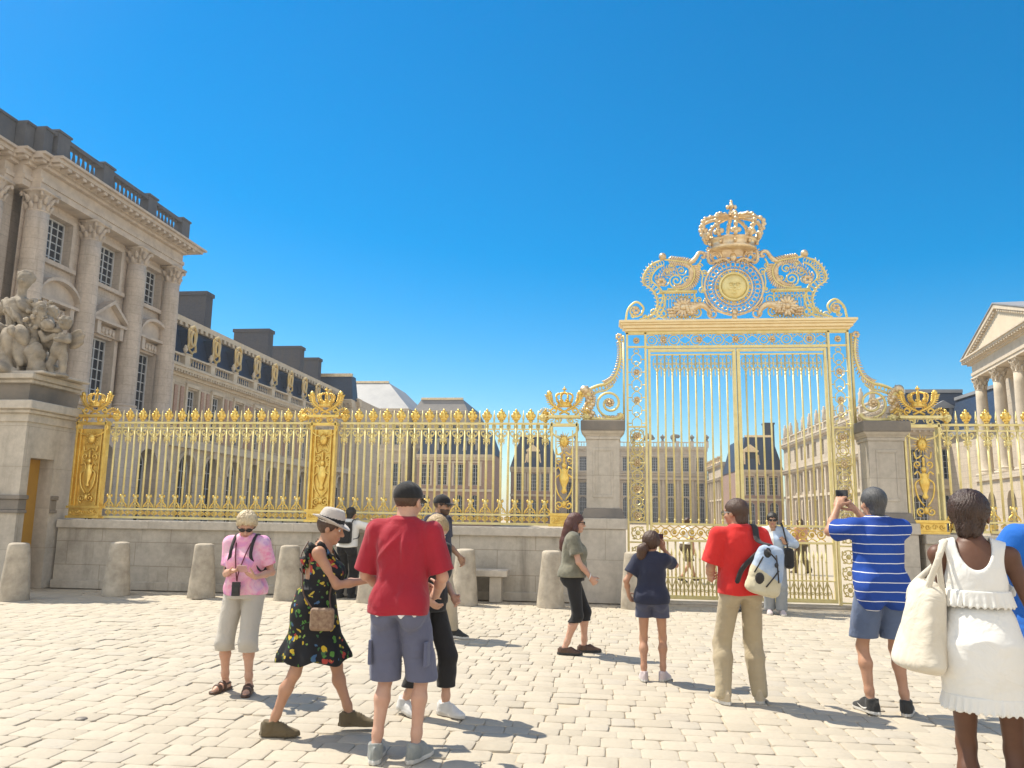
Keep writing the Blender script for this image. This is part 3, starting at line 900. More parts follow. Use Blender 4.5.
def side_wall(name, label, T, ycent, c, u0, u1, z1, cent, mats, gold=False, corn=8.0, statues=False, loc=(0, 0, 0)):
    root = thing(name, label, 'building', loc)
    ops = [(q - 0.7, q + 0.7, 0.3, 3.9, True) for q in cent] + [(q - 0.6, q + 0.6, 4.9, 7.2) for q in cent]
    if z1 > 10.5: ops += [(q - 0.55, q + 0.55, 8.9, 10.7) for q in cent]
    m = MB(T)
    wall_sheet(m, u0, u1, 0, z1, ops, 0, 0.45)
    for uu in (u0, u1):
        m.add([(uu, 0, 0), (uu, -5, 0), (uu, -5, z1), (uu, 0, z1)], [(0, 1, 2, 3)])
    m.add([(u0, -5, 0), (u1, -5, 0), (u1, -5, z1), (u0, -5, z1)], [(0, 1, 2, 3)])
    m.add([(u0, 0, z1), (u1, 0, z1), (u1, -5, z1), (u0, -5, z1)], [(0, 1, 2, 3)])
    m.build('wall', mats[0], root)
    m = MB(T)
    cornice_band(m, u0 - .2, u1, 0, corn - .6, corn, 0.6, 0, .16, 0, .45, False)
    cornice_band(m, u0 - .2, u1, 0, z1 - .6, z1, 0.5, 0, .16, 0, .45, False)
    m.box(u0, u1, 0, .2, 4.2, 4.5)
    step = cent[1] - cent[0]
    for q in cent:
        for s in (-1, 1):
            m.box(q + s * 0.6, q + s * 0.8, .003, .12, 4.6, 7.3)
        m.box(q - .9, q + .9, .003, .25, 7.05, 7.3) if False else None
        m.box(q + step / 2 - .22, q + step / 2 + .22, .003, .3, 0, corn - .6)
    m.build('stone_trim', mats[1], root)
    m = MB(T)
    balustrade(m, u0, u1, 0.1, z1, 1.0, [q + step / 2 for q in cent], .5, .45, .3)
    m.build('balustrade', mats[2], root)
    if statues:
        for q in cent:
            p = T(q + step / 2, .1, z1 + 1.1)
            m = MB()
            m.lathe([(.22, 0), (.3, .2), (.22, .7), (.26, 1.1), (.12, 1.3), (.15, 1.45), (.06, 1.62)], p, 7)
            m.build('roof_statue', TRIM_W, root, smooth=True)
    W = Windows(T, root)
    for q in cent:
        W.put(q, 0.3, 1.4, 3.6, -.35, 3, 5, True, name='arched_window')
        W.put(q, 4.9, 1.2, 2.3, -.35, 4, 5)
        if z1 > 10.5: W.put(q, 8.9, 1.1, 1.8, -.35, 4, 4)
    return root
side_wall('inner_court_wing', 'sunlit court wing receding just left of the right brick pavilion', face_west(19.0), 0, 0, 131.3, 149.3, 10.6 - .2, [133 + 3 * k for k in range(6)], (STONE_W, TRIM_W, GOLDPALE), loc=(19, 140, 0))
side_wall('shaded_court_wing', 'shaded court wing receding beside the left brick pavilion', face_east(-7.1), 0, 0, 129.3, 149.3, 10.4, [131 + 3 * k for k in range(6)], (STONE_W, TRIM_W, TRIM_W), loc=(-7.1, 140, 0))
side_wall('sunlit_palace_wing', 'long sunlit palace wing with statues on its parapet, receding behind the right gate post', face_west(25.1), 0, 0, 73.5, 114.8, 11.6, [75 + 3.3 * k for k in range(12)], (STONE_W, TRIM_W, TRIM_W), corn=8.0, statues=True, loc=(25.1, 95, 0))
block_south('slate_end_block', 'stone block with long slate mansard roof between right gate pillar and portico', 24.9, 31.5, 70, 9.4, 3.2, (12.5, 1.1), STONE_W, [26.2, 28.3, 30.2], [(0.5, 3.2, True), (5.0, 2.5, False)], dormers=[(28.6, 1.4, 2.0)], dgold=LEAD)

# ------------------------------------------------------------------ portico building, right
def portico():
    dx, dy = math.sin(R(7.8)), math.cos(R(7.8))
    T = lambda u, n, z: (26.9 + u * dx - n * dy, 59.77 + u * dy + n * dx, z)
    root = thing('portico_building', 'classical portico building with cream pediment and tall columns at the right edge', 'building', (26, 53, 0))
    C = -7.0
    us = [C + 5.6, C + 1.85, C - 1.85, C - 5.6]
    bays = (C + 3.7, C, C - 3.7)
    m = MB(T)
    ops = [(u - 0.65, u + 0.65, 5.6, 8.6) for u in bays] + [(u - 0.55, u + 0.55, 9.4, 10.9) for u in bays]
    wall_sheet(m, C - 6.6, C + 8.2, 4.6, 13.0, ops, -2.0, .4)
    gops = [(u - 0.8, u + 0.8, 0, 3.55, True) for u in bays]
    wall_sheet(m, C - 6.6, C + 6.6, 0, 4.3, gops, 0.75, .7)
    m.box(C - 6.6, C + 6.6, -1.98, 0.9, 4.3, 4.66)
    for uu in (C - 6.6, C + 6.6):
        m.add([(uu, .75, 0), (uu, -2.0, 0), (uu, -2.0, 4.3), (uu, .75, 4.3)], [(0, 1, 2, 3)])
    m.box(C - 6.8, C + 8.2, -10, -2.5, 0, 13.0)
    m.build('wall', STONE_W, root)
    W = Windows(T, root)
    for u in bays:
        W.put(u, 5.6, 1.3, 3.0, -2.32, 4, 6); W.put(u, 9.4, 1.1, 1.5, -2.32, 4, 3)
        W.put(u, 0, 1.6, 3.55, 0.15, 3, 4, True, name='arched_door')
    m = MB(T)
    for u in us:     # pilasters behind the columns
        m.box(u - .42, u + .42, -1.998, -1.7, 4.66, 11.6)
    for u in bays:
        m.box(u - .95, u + .95, -1.998, -1.65, 8.65, 8.9)
        for s in (-1, 1):
            m.box(u + s * .65, u + s * .85, -1.998, -1.85, 5.6, 8.65)
    m.build('pilasters', TRIM_W, root)
    for u in us:
        column_mb(T, u, 0.3, 4.66, 10.72, 0.40).build('column', TRIM_W, root, smooth=True)
        corinthian(T, u, 0.3, 10.72, 11.6, 0.35).build('capital', TRIM_W, root, smooth=True)
    m = MB(T)
    m.box(C - 6.2, C + 6.2, -1.96, 0.62, 11.6, 11.8); m.box(C - 6.25, C + 6.25, -1.96, 0.68, 11.8, 12.0)
    m.box(C - 6.2, C + 6.2, -1.96, 0.6, 12.0, 12.62)
    cornice_band(m, C - 6.8, C + 6.8, 0.58, 12.62, 13.08, .6, 0, .22, 0, .46, False)
    hw, zt = 7.3, 15.3
    for s in (-1, 1):
        vs = []
        for n in (-10, .86):
            vs += [(C + s * hw, n, 13.08), (C + s * hw, n, 13.26), (C, n, zt + .2), (C, n, zt - .08)]
        m.add(vs, [(0, 1, 2, 3), (4, 7, 6, 5), (0, 4, 5, 1), (1, 5, 6, 2), (2, 6, 7, 3), (3, 7, 4, 0)])
        L = 20
        for k in range(1, L):
            t = k / L
            u = C + s * hw * (1 - t); z = 13.08 + (zt - .08 - 13.08) * t
            m.box(u - .11, u + .11, 0.56, .8, z - .16, z + .02)
    m.build('entablature', TRIM_W, root)
    m = MB(T)
    m.add([(C - 6.6, .62, 13.08), (C + 6.6, .62, 13.08), (C, .62, 15.2), (C - 6.6, -9.9, 13.08), (C + 6.6, -9.9, 13.08), (C, -9.9, 15.2)], [(0, 1, 2), (3, 5, 4), (0, 2, 5, 3), (1, 4, 5, 2), (0, 3, 4, 1)])
    m.build('tympanum', PLASTER, root)
    m = MB(T)
    for s in (-1, 1):
        vs = [(C + s * 7.5, .92, 13.24), (C, .92, 15.52), (C, -10.1, 15.52), (C + s * 7.5, -10.1, 13.24), (C + s * 7.5, .92, 13.32), (C, .92, 15.6), (C, -10.1, 15.6), (C + s * 7.5, -10.1, 13.32)]
        m.add(vs, [(0, 1, 2, 3), (4, 7, 6, 5), (0, 4, 5, 1), (2, 6, 7, 3), (0, 3, 7, 4)])
    m.build('roof', LEAD, root)
portico()
def link_roof():
    root = thing('mansard_link_building', 'low link with steep slate roof and lead gutter between slate block and portico', 'building', (28.5, 65, 0))
    m = MB(); m.box(28.6, 36, 61.5, 69.9, 0, 8.6); m.build('wall', STONE_W, root)
    m = MB()
    m.add([(28.5, 61.5, 8.6), (28.5, 69.9, 8.6), (29.6, 69.9, 11.7), (29.6, 61.5, 11.7), (36, 61.5, 11.9), (36, 69.9, 11.9), (36, 61.5, 8.6), (36, 69.9, 8.6)], [(0, 1, 2, 3), (3, 2, 5, 4), (0, 3, 4, 6), (1, 7, 5, 2)])
    m.build('roof', SLATE, root)
    m = MB(); m.box(28.3, 28.7, 61.4, 69.9, 8.4, 8.75); m.box(29.4, 29.8, 61.4, 69.9, 11.6, 11.85)
    m.build('gutter', LEAD, root)
link_roof()
# ------------------------------------------------------------------ low wall, pillars, bench, bollards
def low_wall(name, label, x0, x1, y0=15.0, y1=15.6, z=1.34, group=None, panel=False):
    root = thing(name, label, 'wall', ((x0 + x1) / 2, y0, 0), group)
    m = MB(); m.box(x0, x1, y0 + .05, y1, 0, z - 0.16)
    if panel:
        m.box(x0 + .25, x1 - .2, y0 + .02, y0 + .049, .2, 1.0)
    m.build('wall_body', STONE_L, root)
    m = MB(); m.box(x0, x1, y0 - .02, y1 + .03, z - 0.16, z); m.build('coping', STONE_P, root, bevel=.015)
    m = MB(); m.box(x0, x1, y0 - .02, y1, 0, 0.16); m.build('plinth', STONE_L, root, bevel=.012)
low_wall('low_stone_wall', 'long weathered low stone wall under the left gilded fence', -10.95, -0.46)
low_wall('low_stone_wall', 'low stone wall with sunk panel under the right gilded fence, behind the white skirt', 5.66, 16.0, panel=True)

def gate_pillar(cx, label):
    root = thing('gate_pillar', label, 'pillar', (cx, 15.2, 0))
    y = 15.42
    m = MB()
    m.box(cx - .42, cx + .42, y - .44, y + .44, 0, 1.34)
    m.box(cx - .45, cx + .45, y - .47, y + .47, 1.34, 1.54)
    m.build('pillar_base', STONE_P, root, bevel=.015)
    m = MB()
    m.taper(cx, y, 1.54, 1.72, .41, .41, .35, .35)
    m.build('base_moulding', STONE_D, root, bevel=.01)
    m = MB()
    m.box(cx - .31, cx + .31, y - .31, y + .31, 1.72, 3.02)
    for a, b, c, d in ((-.19, .19, 1.92, 1.98), (-.19, .19, 2.8, 2.86), (-.19, -.15, 1.98, 2.8), (.15, .19, 1.98, 2.8)):
        m.box(cx + a, cx + b, y - .322, y - .308, c, d)
    m.box(cx - .33, cx + .33, y - .33, y + .33, 3.02, 3.08)
    m.taper(cx, y, 3.08, 3.18, .33, .33, .41, .41)
    m.build('pillar_shaft', STONE_P, root, bevel=.012)
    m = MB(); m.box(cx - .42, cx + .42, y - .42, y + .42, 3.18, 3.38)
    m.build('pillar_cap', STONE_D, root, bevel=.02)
gate_pillar(-0.02, 'pale square stone pillar with dark cap left of the tall gate, in front of blue sky')
gate_pillar(5.12, 'pale square stone pillar right of the tall gate, behind the man in the striped shirt')

def stone_bench():
    root = thing('stone_bench', 'low stone bench slab against the wall beside the grey stone bollard', 'bench', (-2.3, 14.75, 0))
    m = MB(); m.box(-2.85, -1.75, 14.55, 14.97, .46, .58); m.build('seat', STONE_P, root, bevel=.015)
    for x in (-2.6, -1.97):
        m = MB(); m.box(x - .11, x + .11, 14.62, 14.95, 0, .46); m.build('leg', STONE_L, root, bevel=.012)
stone_bench()

def bollards():
    spec = [(-10.08, 12.91, 'leftmost stone bollard, squat and broad, in front of the gatehouse corner'),
            (-8.94, 14.05, 'rounded stone bollard before the low wall, between the gatehouse door and the woman in pink'),
            (-7.31, 14.10, 'stone bollard just left of the woman in the pink shirt'),
            (-5.69, 14.15, 'stone bollard between the woman in pink and the woman in the pale hat'),
            (-4.17, 14.2, 'stone bollard mostly hidden behind the arm of the man in the dark red T-shirt'),
            (-2.46, 14.2, 'stone bollard right of the man in the dark cap, beside the stone bench'),
            (-0.93, 14.25, 'stone bollard half hidden behind the woman in the khaki T-shirt'),
            (0.52, 14.4, 'stone bollard half hidden behind the girl in navy, at the left gate post')]
    for i, (x, y, lb) in enumerate(spec):
        m = MB()
        r = random.Random(i)
        h = 0.965
        prof = [(.245, 0), (.242, .06), (.222, .3), (.196, .6), (.174, h - .1), (.165, h - .035), (.15, h - .01), (.11, h), (.0, h + .004)]
        N = 28
        vs = []
        ph = r.uniform(0, 6)
        for (rr, z) in prof:
            for k in range(N):
                a = 2 * PI * k / N
                q = rr * (1 + .018 * math.sin(3 * a + ph + z * 3) + .010 * math.sin(7 * a + z * 9 + ph)) + r.uniform(-.003, .003)
                vs.append((x + q * math.cos(a), y + q * math.sin(a), z))
        fs = []
        for j in range(len(prof) - 1):
            for k in range(N):
                fs.append((j * N + k, j * N + (k + 1) % N, (j + 1) * N + (k + 1) % N, (j + 1) * N + k))
        m.add(vs, fs)
        o = m.build('stone_bollard', BOLL, None, smooth=True, origin=(x, y, 0))
        tag(o, lb, 'bollard', 'stone bollards along the fence wall')
bollards()
m = MB(); g0 = (-3.97, 5.95, 0)
m.lathe([(.045, -.01), (.045, .003), (.038, .009), (0, .011)], g0, 14)
tag(m.build('ground_stud', IRON, None, smooth=True, origin=g0), 'small round dark metal stud set in the paving at lower left', 'stud')

# ------------------------------------------------------------------ gilded fence
FY = 15.3
ZB, ZT = 1.38, 3.34

def fleur(m, x, y, z, s=1.0):
    m.ball((x, y, z + .015 * s), (.04 * s, .03 * s, .02 * s), 6, 5)
    m.ball((x, y, z + .105 * s), (.040 * s, .03 * s, .085 * s), 8, 6)
    m.ball((x, y, z + .195 * s), (.024 * s, .02 * s, .03 * s), 6, 5)
    for sg in (-1, 1):
        m.ball((x + sg * .052 * s, y, z + .105 * s), (.034 * s, .028 * s, .042 * s), 6, 5)
        m.ball((x + sg * .030 * s, y, z + .055 * s), (.034 * s, .026 * s, .026 * s), 6, 5)
        m.ball((x + sg * .034 * s, y, z + .160 * s), (.022 * s, .02 * s, .024 * s), 6, 5)

def fence_panel(x0, x1, step, label):
    root = thing('gilded_fence_panel', label, 'fence', ((x0 + x1) / 2, FY, ZB), 'gilded fence panels')
    y = FY
    for nm, z0, z1, d in (('bottom_rail', 1.38, 1.425, .035), ('lower_rail', 1.555, 1.59, .02), ('top_rail', 3.315, 3.355, .03), ('upper_rail', 3.215, 3.24, .018)):
        m = MB(); m.box(x0, x1, y - d, y + d, z0, z1); m.build(nm, GOLDBAR, root)
    n = max(2, int(round((x1 - x0) / step)))
    st = (x1 - x0) / n
    xs = [x0 + st * (k + .5) for k in range(n)]
    # two kinds of bar, copied along
    protos = {}
    L = Vector(root.location)
    for k, x in enumerate(xs):
        kind = k % 2
        if kind in protos:
            copy_part(protos[kind][0], root, Vector((x - protos[kind][1], 0, 0)))
            continue
        m = MB()
        m.tube([(x, y, 1.42), (x, y, 3.36)], .023, 6)
        if kind == 0:
            m.ball((x, y, 1.80), (.042, .034, .06), 6, 5); m.ball((x, y, 3.0), (.046, .036, .055), 6, 5); m.ball((x, y, 2.92), .03, 6, 5); m.ball((x, y, 3.12), .03, 6, 5)
            m.ball((x, y, 1.9), .02, 6, 4); m.ball((x, y, 1.68), .026, 6, 5)
        else:
            m.ball((x, y, 1.50), .026, 6, 5)
        b = m.build('bar', GOLDBAR, root, smooth=True)
        m = MB()
        if kind == 0:
            fleur(m, x, y, 3.365, 1.18)
        else:
            m.ball((x, y, 3.385), .022, 6, 5)
            m.tube([(x, y, 3.39), (x, y, 3.45), (x, y, 3.60)], [.012, .024, .002], 6)
        m.build('finial', GOLD if kind == 0 else GOLDBAR, b, smooth=True)
        protos[kind] = (b, x)
    up = MB(); lo = MB()
    for k, x in enumerate(xs):
        if k % 2 == 0:
            for s in (-1, 1):
                up.tube(catmull([(x, y, 2.99), (x + s * .035, y, 3.06), (x + s * .085, y, 3.1), (x + s * .105, y, 3.15), (x + s * .075, y, 3.185), (x + s * .05, y, 3.16)], 3), .015, 5)
                up.ball((x + s * .045, y, 3.10), (.028, .02, .03), 5, 4)
                up.ball((x + s * .05, y, 3.02), (.028, .02, .022), 5, 4)
                up.tube([(x + s * .01, y, 3.02), (x + s * .06, y, 2.98), (x + s * .05, y, 2.93)], [.012, .014, .008], 5)
                lo.tube(catmull([(x, y, 1.80), (x + s * .03, y, 1.72), (x + s * .085, y, 1.66), (x + s * .105, y, 1.6)], 3), .016, 5)
                lo.tube(spiral(x + s * .055, y, 1.645, .035, .008, PI / 2, 1.1, 9, -s), .010, 5)
                lo.ball((x + s * .045, y, 1.835), (.026, .02, .034), 5, 4)
                lo.ball((x + s * .03, y, 1.75), (.02, .018, .026), 5, 4)
        up.tube(circle(x, y, 3.277, .036, 8), .011, 4, True)
        up.tube([(x - st * .5, y, 3.19), (x - st * .25, y, 3.13), (x, y, 3.19), (x + st * .25, y, 3.13), (x + st * .5, y, 3.19)], .008, 4)
        lo.tube(circle(x, y, 1.49, .034, 8), .010, 4, True)
        lo.tube(spiral(x - .03, y, 1.49, .05, .012, 0, .9, 9), .011, 4)
        lo.tube(spiral(x + .03, y, 1.49, .05, .012, PI, .9, 9, -1), .011, 4)
    up.build('upper_scrollwork', GOLDBAR, root, smooth=True)
    lo.build('lower_scrollwork', GOLD, root, smooth=True)

fence_panel(-10.14, -5.86, .142, 'gilded fence panel between the leftmost pilaster and the pilaster above the pale hat')
fence_panel(-5.24, -1.06, .142, 'gilded fence panel behind the man in dark red, left of the open-work pilaster')
fence_panel(6.18, 14.5, .172, 'gilded fence panel at the right edge, in front of the portico columns')

def crown(m, cx, y, z, w, h, jewel=None, n=8):
    """royal crown: jewelled circlet, fleurons, arches, orb and fleur"""
    r = w * .36
    c = (cx, y, z)
    m.lathe([(r * .95, 0), (r * 1.06, h * .02), (r * 1.06, h * .06), (r, h * .08), (r * 1.02, h * .16), (r * 1.1, h * .18), (r * 1.1, h * .22), (r * 1.0, h * .23)], c, 20, sy=.8)
    for k in range(n):
        a = 2 * PI * k / n + PI / n
        d = Vector((math.cos(a), .8 * math.sin(a), 0))
        p = Vector(c) + d * r * 1.08
        m.ball(p + Vector((0, 0, h * .12)), h * .035, 6, 5)
        # fleuron on the circlet
        q = p + d * r * .12 + Vector((0, 0, h * .22))
        m.ball(q + Vector((0, 0, h * .07)), (h * .05, h * .045, h * .09), 6, 5)
        for s in (-1, 1):
            t = Vector((-d.y, d.x, 0)) * s
            m.ball(q + t * h * .07 + Vector((0, 0, h * .07)), h * .05, 6, 5)
        m.ball(q + d * h * .02 + Vector((0, 0, h * .17)), h * .04, 6, 5)
        # arch
        pts = []
        for j in range(9):
            tt = j / 8
            rr = r * (1.12 + .5 * math.sin(PI * tt * .6)) * (1 - tt ** 3.2)
            zz = h * (.2 + .48 * math.sin(PI / 2 * tt) ** 0.9)
            pts.append(Vector(c) + d * rr + Vector((0, 0, zz)))
        m.tube(pts, [h * .034] * 9, 5)
        for j in range(1, 8):
            m.ball(pts[j] + d * h * .016, h * .043, 6, 4)
    m.ball((cx, y, z + h * .68), (h * .085, h * .085, h * .05), 8, 6)
    m.ball((cx, y, z + h * .76), h * .06, 8, 6)
    # top fleur
    m.ball((cx, y, z + h * .9), (h * .04, h * .04, h * .085), 6, 5)
    for s in (-1, 1):
        m.ball((cx + s * h * .065, y, z + h * .87), (h * .04, h * .035, h * .045), 6, 5)
        m.ball((cx, y + s * h * .06, z + h * .87), (h * .035, h * .04, h * .045), 6, 5)
    m.ball((cx, y, z + h * .985), h * .028, 6, 5)

def mask(m, cx, y, z, r, rays=16):
    m.ball((cx, y, z), (r * .55, r * .35, r * .68), 10, 8)
    m.ball((cx, y - r * .34, z - r * .05), (r * .1, r * .14, r * .2), 6, 5)
    for s in (-1, 1):
        m.ball((cx + s * r * .2, y - r * .27, z + r * .14), (r * .12, r * .08, r * .06), 6, 4)
    m.ball((cx, y - r * .27, z - r * .32), (r * .16, r * .08, r * .06), 6, 4)
    for k in range(rays):
        a = 2 * PI * k / rays
        l = r * (1.15 if k % 2 else .95)
        m.tube([(cx + r * .5 * math.cos(a), y + .01, z + r * .6 * math.sin(a)), (cx + l * math.cos(a), y, z + l * 1.1 * math.sin(a))], [r * .1, r * .02], 5)

def pilaster(x0, x1, label, solid, ybase=15.18, z0=1.37):
    cx = (x0 + x1) / 2; w = x1 - x0; y = 15.24
    root = thing('gilded_pilaster', label, 'pilaster', (cx, y, z0), 'gilded pilasters along the fence')
    hw = w / 2
    for s in (-1, 1):
        m = MB(); m.box(cx + s * hw - (.04 if s > 0 else 0), cx + s * hw + (.04 if s < 0 else 0), y - .08, y + .08, z0 + .22, 3.36)
        m.box(cx + s * (hw - .10) - .012, cx + s * (hw - .10) + .012, y - .06, y - .02, z0 + .26, 3.2)
        m.build('post', GOLD if solid else GOLDBAR, root, bevel=.006)
    m = MB(); m.box(cx - hw - .03, cx + hw + .03, y - .11, y + .11, z0, z0 + .05); m.box(cx - hw, cx + hw, y - .06, y + .06, z0 + .05, z0 + .2); m.box(cx - hw - .03, cx + hw + .03, y - .11, y + .11, z0 + .2, z0 + .25)
    for k in range(5):
        m.tube(spiral(cx - hw * .75 + k * hw * .375, y - .07, z0 + .125, .05, .012, 0, 1.2, 9, 1 if k % 2 else -1), .012, 5)
    m.build('base', GOLD, root, bevel=.006)
    if solid:
        m = MB(); m.box(cx - hw + .04, cx + hw - .04, y + .0, y + .05, z0 + .25, 3.2); m.build('back_panel', GOLD, root)
    # ornament column: lyre, urn, mask, shells, scrolls
    m = MB(); yy = y - .035
    k = min(1.0, w / .5)
    for s in (-1, 1):
        m.tube(spiral(cx + s * .09 * k, yy, z0 + .40, .085 * k, .02, PI / 2 * (1 - s) + PI / 2, 1.35, 10, s), .018, 5)
        m.tube(catmull([(cx + s * .03, yy, z0 + .5), (cx + s * .13 * k, yy, z0 + .66), (cx + s * .16 * k, yy, z0 + .9), (cx + s * .06 * k, yy, z0 + 1.0), (cx + s * .1 * k, yy, z0 + 1.12), (cx + s * .17 * k, yy, z0 + 1.07)], 4), .017, 5)
        m.tube(spiral(cx + s * .10 * k, yy, z0 + 1.25, .07 * k, .015, -PI / 2, 1.2, 10, s), .016, 5)
        m.tube(catmull([(cx + s * .02, yy, z0 + 1.42), (cx + s * .12 * k, yy, z0 + 1.36), (cx + s * .15 * k, yy, z0 + 1.48)], 4), .016, 5)
    m.lathe([(.02, 0), (.06, .04), (.03, .1), (.085, .24), (.10, .32), (.05, .40), (.07, .44), (.02, .5)], (cx, yy, z0 + .62), 10, sy=.5)
    m.ball((cx, yy, z0 + .42), (.05, .04, .07), 8, 6); m.ball((cx, yy, z0 + 1.16), (.05, .035, .06), 8, 6)
    for q in range(5):
        m.ball((cx, yy - .01, z0 + 1.24 + .03 * q), (.03, .025, .025), 6, 4)
    m.build('ornament', GOLD, root, smooth=True)
    m = MB(); mask(m, cx, yy, z0 + 1.62, .155 * k, 18); m.build('sun_mask', GOLD, root, smooth=True)
    # capital: scrolls flaring out
    m = MB()
    m.box(cx - hw - .02, cx + hw + .02, y - .08, y + .08, 3.28, 3.33)
    m.box(cx - hw - .05, cx + hw + .05, y - .10, y + .10, 3.44, 3.49)
    for s in (-1, 1):
        m.tube(catmull([(cx + s * .06, y - .05, 3.05), (cx + s * hw * .7, y - .05, 3.1), (cx + s * hw * 1.05, y - .05, 3.22), (cx + s * hw * .9, y - .05, 3.3)], 4), .02, 5)
        m.tube(spiral(cx + s * hw * .5, y - .06, 3.385, .07, .015, PI / 2, 1.3, 10, s), .018, 5)
        leafs(m, catmull([(cx + s * .04, y - .05, 3.42), (cx + s * hw * .8, y - .05, 3.4), (cx + s * hw * 1.3, y - .05, 3.52)], 3), .03, .045)
        # outer rosettes on the rail
        for q in range(7):
            a = 2 * PI * q / 7
            m.ball((cx + s * (hw + .16) + .045 * math.cos(a), y - .02, 3.45 + .045 * math.sin(a)), .034, 6, 5)
        m.ball((cx + s * (hw + .16), y - .05, 3.45), .04, 6, 5)
    m.build('capital', GOLDBAR if not solid else GOLD, root, smooth=False)
    m = MB()
    for s in (-1, 1):   # crossed palms and side sprays
        P = catmull([(cx - s * .1, y, 3.52), (cx + s * .1, y, 3.62), (cx + s * .26, y, 3.74), (cx + s * .31, y, 3.9)], 5)
        m.tube(P, [.024] * len(P), 5)
        leafs(m, P[4:], .032, .05)
        m.ball((cx + s * .30, y, 3.93), (.05, .04, .055), 6, 5)
        m.tube(spiral(cx + s * .2, y, 3.58, .075, .018, -PI / 2, 1.25, 10, s), .02, 5)
        P = catmull([(cx + s * .28, y, 3.56), (cx + s * .4, y, 3.6), (cx + s * .47, y, 3.53)], 4)
        leafs(m, P, .035, .03)
    m.build('crossed_palms', GOLD, root, smooth=True)
    m = MB(); crown(m, cx, y, 3.66, .34, .40); m.build('crown', GOLD, root, smooth=True)
pilaster(-10.86, -10.2, 'widest solid gilded pilaster with crown, against the stone gatehouse at far left', True)
pilaster(-5.82, -5.30, 'solid gilded pilaster with crown in the middle of the left fence, above the pale hat', True)
pilaster(-1.02, -0.50, 'open-work gilded pilaster with crown, just left of the left stone gate pillar', False)
pilaster(5.46, 6.10, 'open-work gilded pilaster with crown, just right of the right stone gate pillar', False, z0=1.35)

